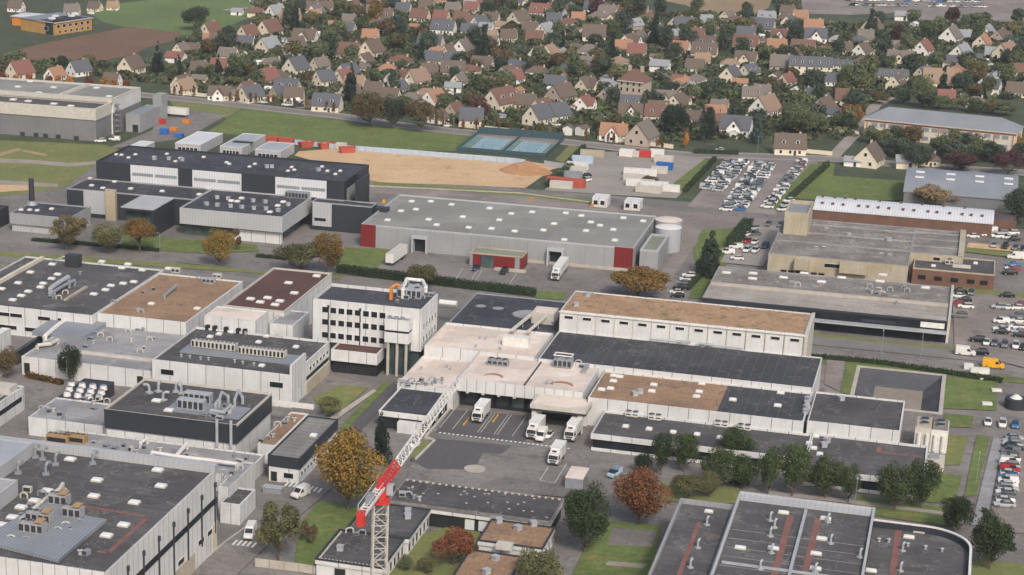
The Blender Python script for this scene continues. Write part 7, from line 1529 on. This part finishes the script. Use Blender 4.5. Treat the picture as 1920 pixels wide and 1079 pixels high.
rt = thing('glass_canopy', 'small pale canopy over the yard right of the gatehouse trucks', 'canopy', P(1078, 915)); MB().box(-2, -1.6, 2.7, 2, 5.5, 2.95).build('roof', 'pale_pink_membrane', rt); MB().box(-2, -1.5, 0, 2, -1.3, 2.7).build('wall', 'grey_metal', rt); b = MB()
for x in (-1.9, 1.8):
    for y in (-1.2, 5.3): b.box(x, y, 0, x+.1, y+.1, 2.7)
b.build('post', 'grey_metal', rt)
for px, py, w_ in ((958, 868, 'x'),): pass
for (px, py), w_, h_, lb in (((872, 796), 0, 1.1, 'yellow bollard post on the dock bay line left of the backed truck'), ((927, 790), 0, 1.1, 'orange bollard post right of the backed truck')):
    rt = thing('guide_rail', lb, 'guide rail', P(px, py)); MB().path([(0, -1.5, .35), (0, 3.5, .35)], .16).cyl(0, -1.5, 0, .6, .2, n=8).cyl(0, 3.5, 0, .6, .2, n=8).build('rail', 'yellow_paint', rt)
q = [P(*v) for v in ((843, 770), (797, 823), (815, 829), (780, 864))]; b = MB()
for a, c in zip(q, q[1:]):
    d_ = (c-a).normalized(); n_ = Vector((-d_.y, d_.x, 0))*.2; e = d_*.18; b.prism([((v-q[0]).x, (v-q[0]).y) for v in (a-n_-e, c-n_+e, c+n_+e, a+n_-e)], 0, .7)
tag(b.build('low_wall', 'dirty_white', None, q[0]), 'low pale zigzag wall between the black roofed annexe and the dock bays', 'wall')
sheet('lawn', [(775, 846), (794, 826), (812, 832), (782, 860), (770, 858)], 'rough_grass')
for i, (px, py) in enumerate(((1815, 692), (1836, 700), (1845, 712), (1850, 760), (1868, 735))):
    rt = thing('concrete_block', ['', '']and ['pale utility cabinet at the top left of the lawn beside the pond', 'large white utility cabinet on the lawn below the yellow van', 'white slab on the lawn, below the large utility cabinet', 'white slab at the right edge of the lawn by the path', 'narrow white fence block left of the dark round tank'][i], 'utility box', G(px, py), .2); MB().box(-2.4 if i == 1 else -1.2, -.8, 0, 2.4 if i == 1 else 1.2, .8, 1.4 if i < 2 else .5).box(-.9, -.84, .15, .9, -.8, .45).build('casing', 'white_paint', rt)
HAZE = .00008
hz = MB().box(-900, -260, -5.5, 700, 2300, 190).build('haze', 'white_paint'); hz['kind'] = 'stuff'
hm_ = bpy.data.materials.new('haze_air'); hm_.use_nodes = True; ht = hm_.node_tree; ht.nodes.remove(ht.nodes['Principled BSDF'])
pv = ht.nodes.new('ShaderNodeVolumePrincipled'); pv.inputs['Color'].default_value = (.92, .95, 1, 1); pv.inputs['Density'].default_value = HAZE; pv.inputs['Anisotropy'].default_value = .2
ht.links.new(pv.outputs[0], ht.nodes['Material Output'].inputs['Volume']); hz.data.materials.clear(); hz.data.materials.append(hm_)
SC.cycles.volume_bounces = 0
SC.cycles.max_bounces = 4; SC.cycles.diffuse_bounces = 2; SC.cycles.glossy_bounces = 2; SC.cycles.transparent_max_bounces = 2
SC.cycles.use_adaptive_sampling = True
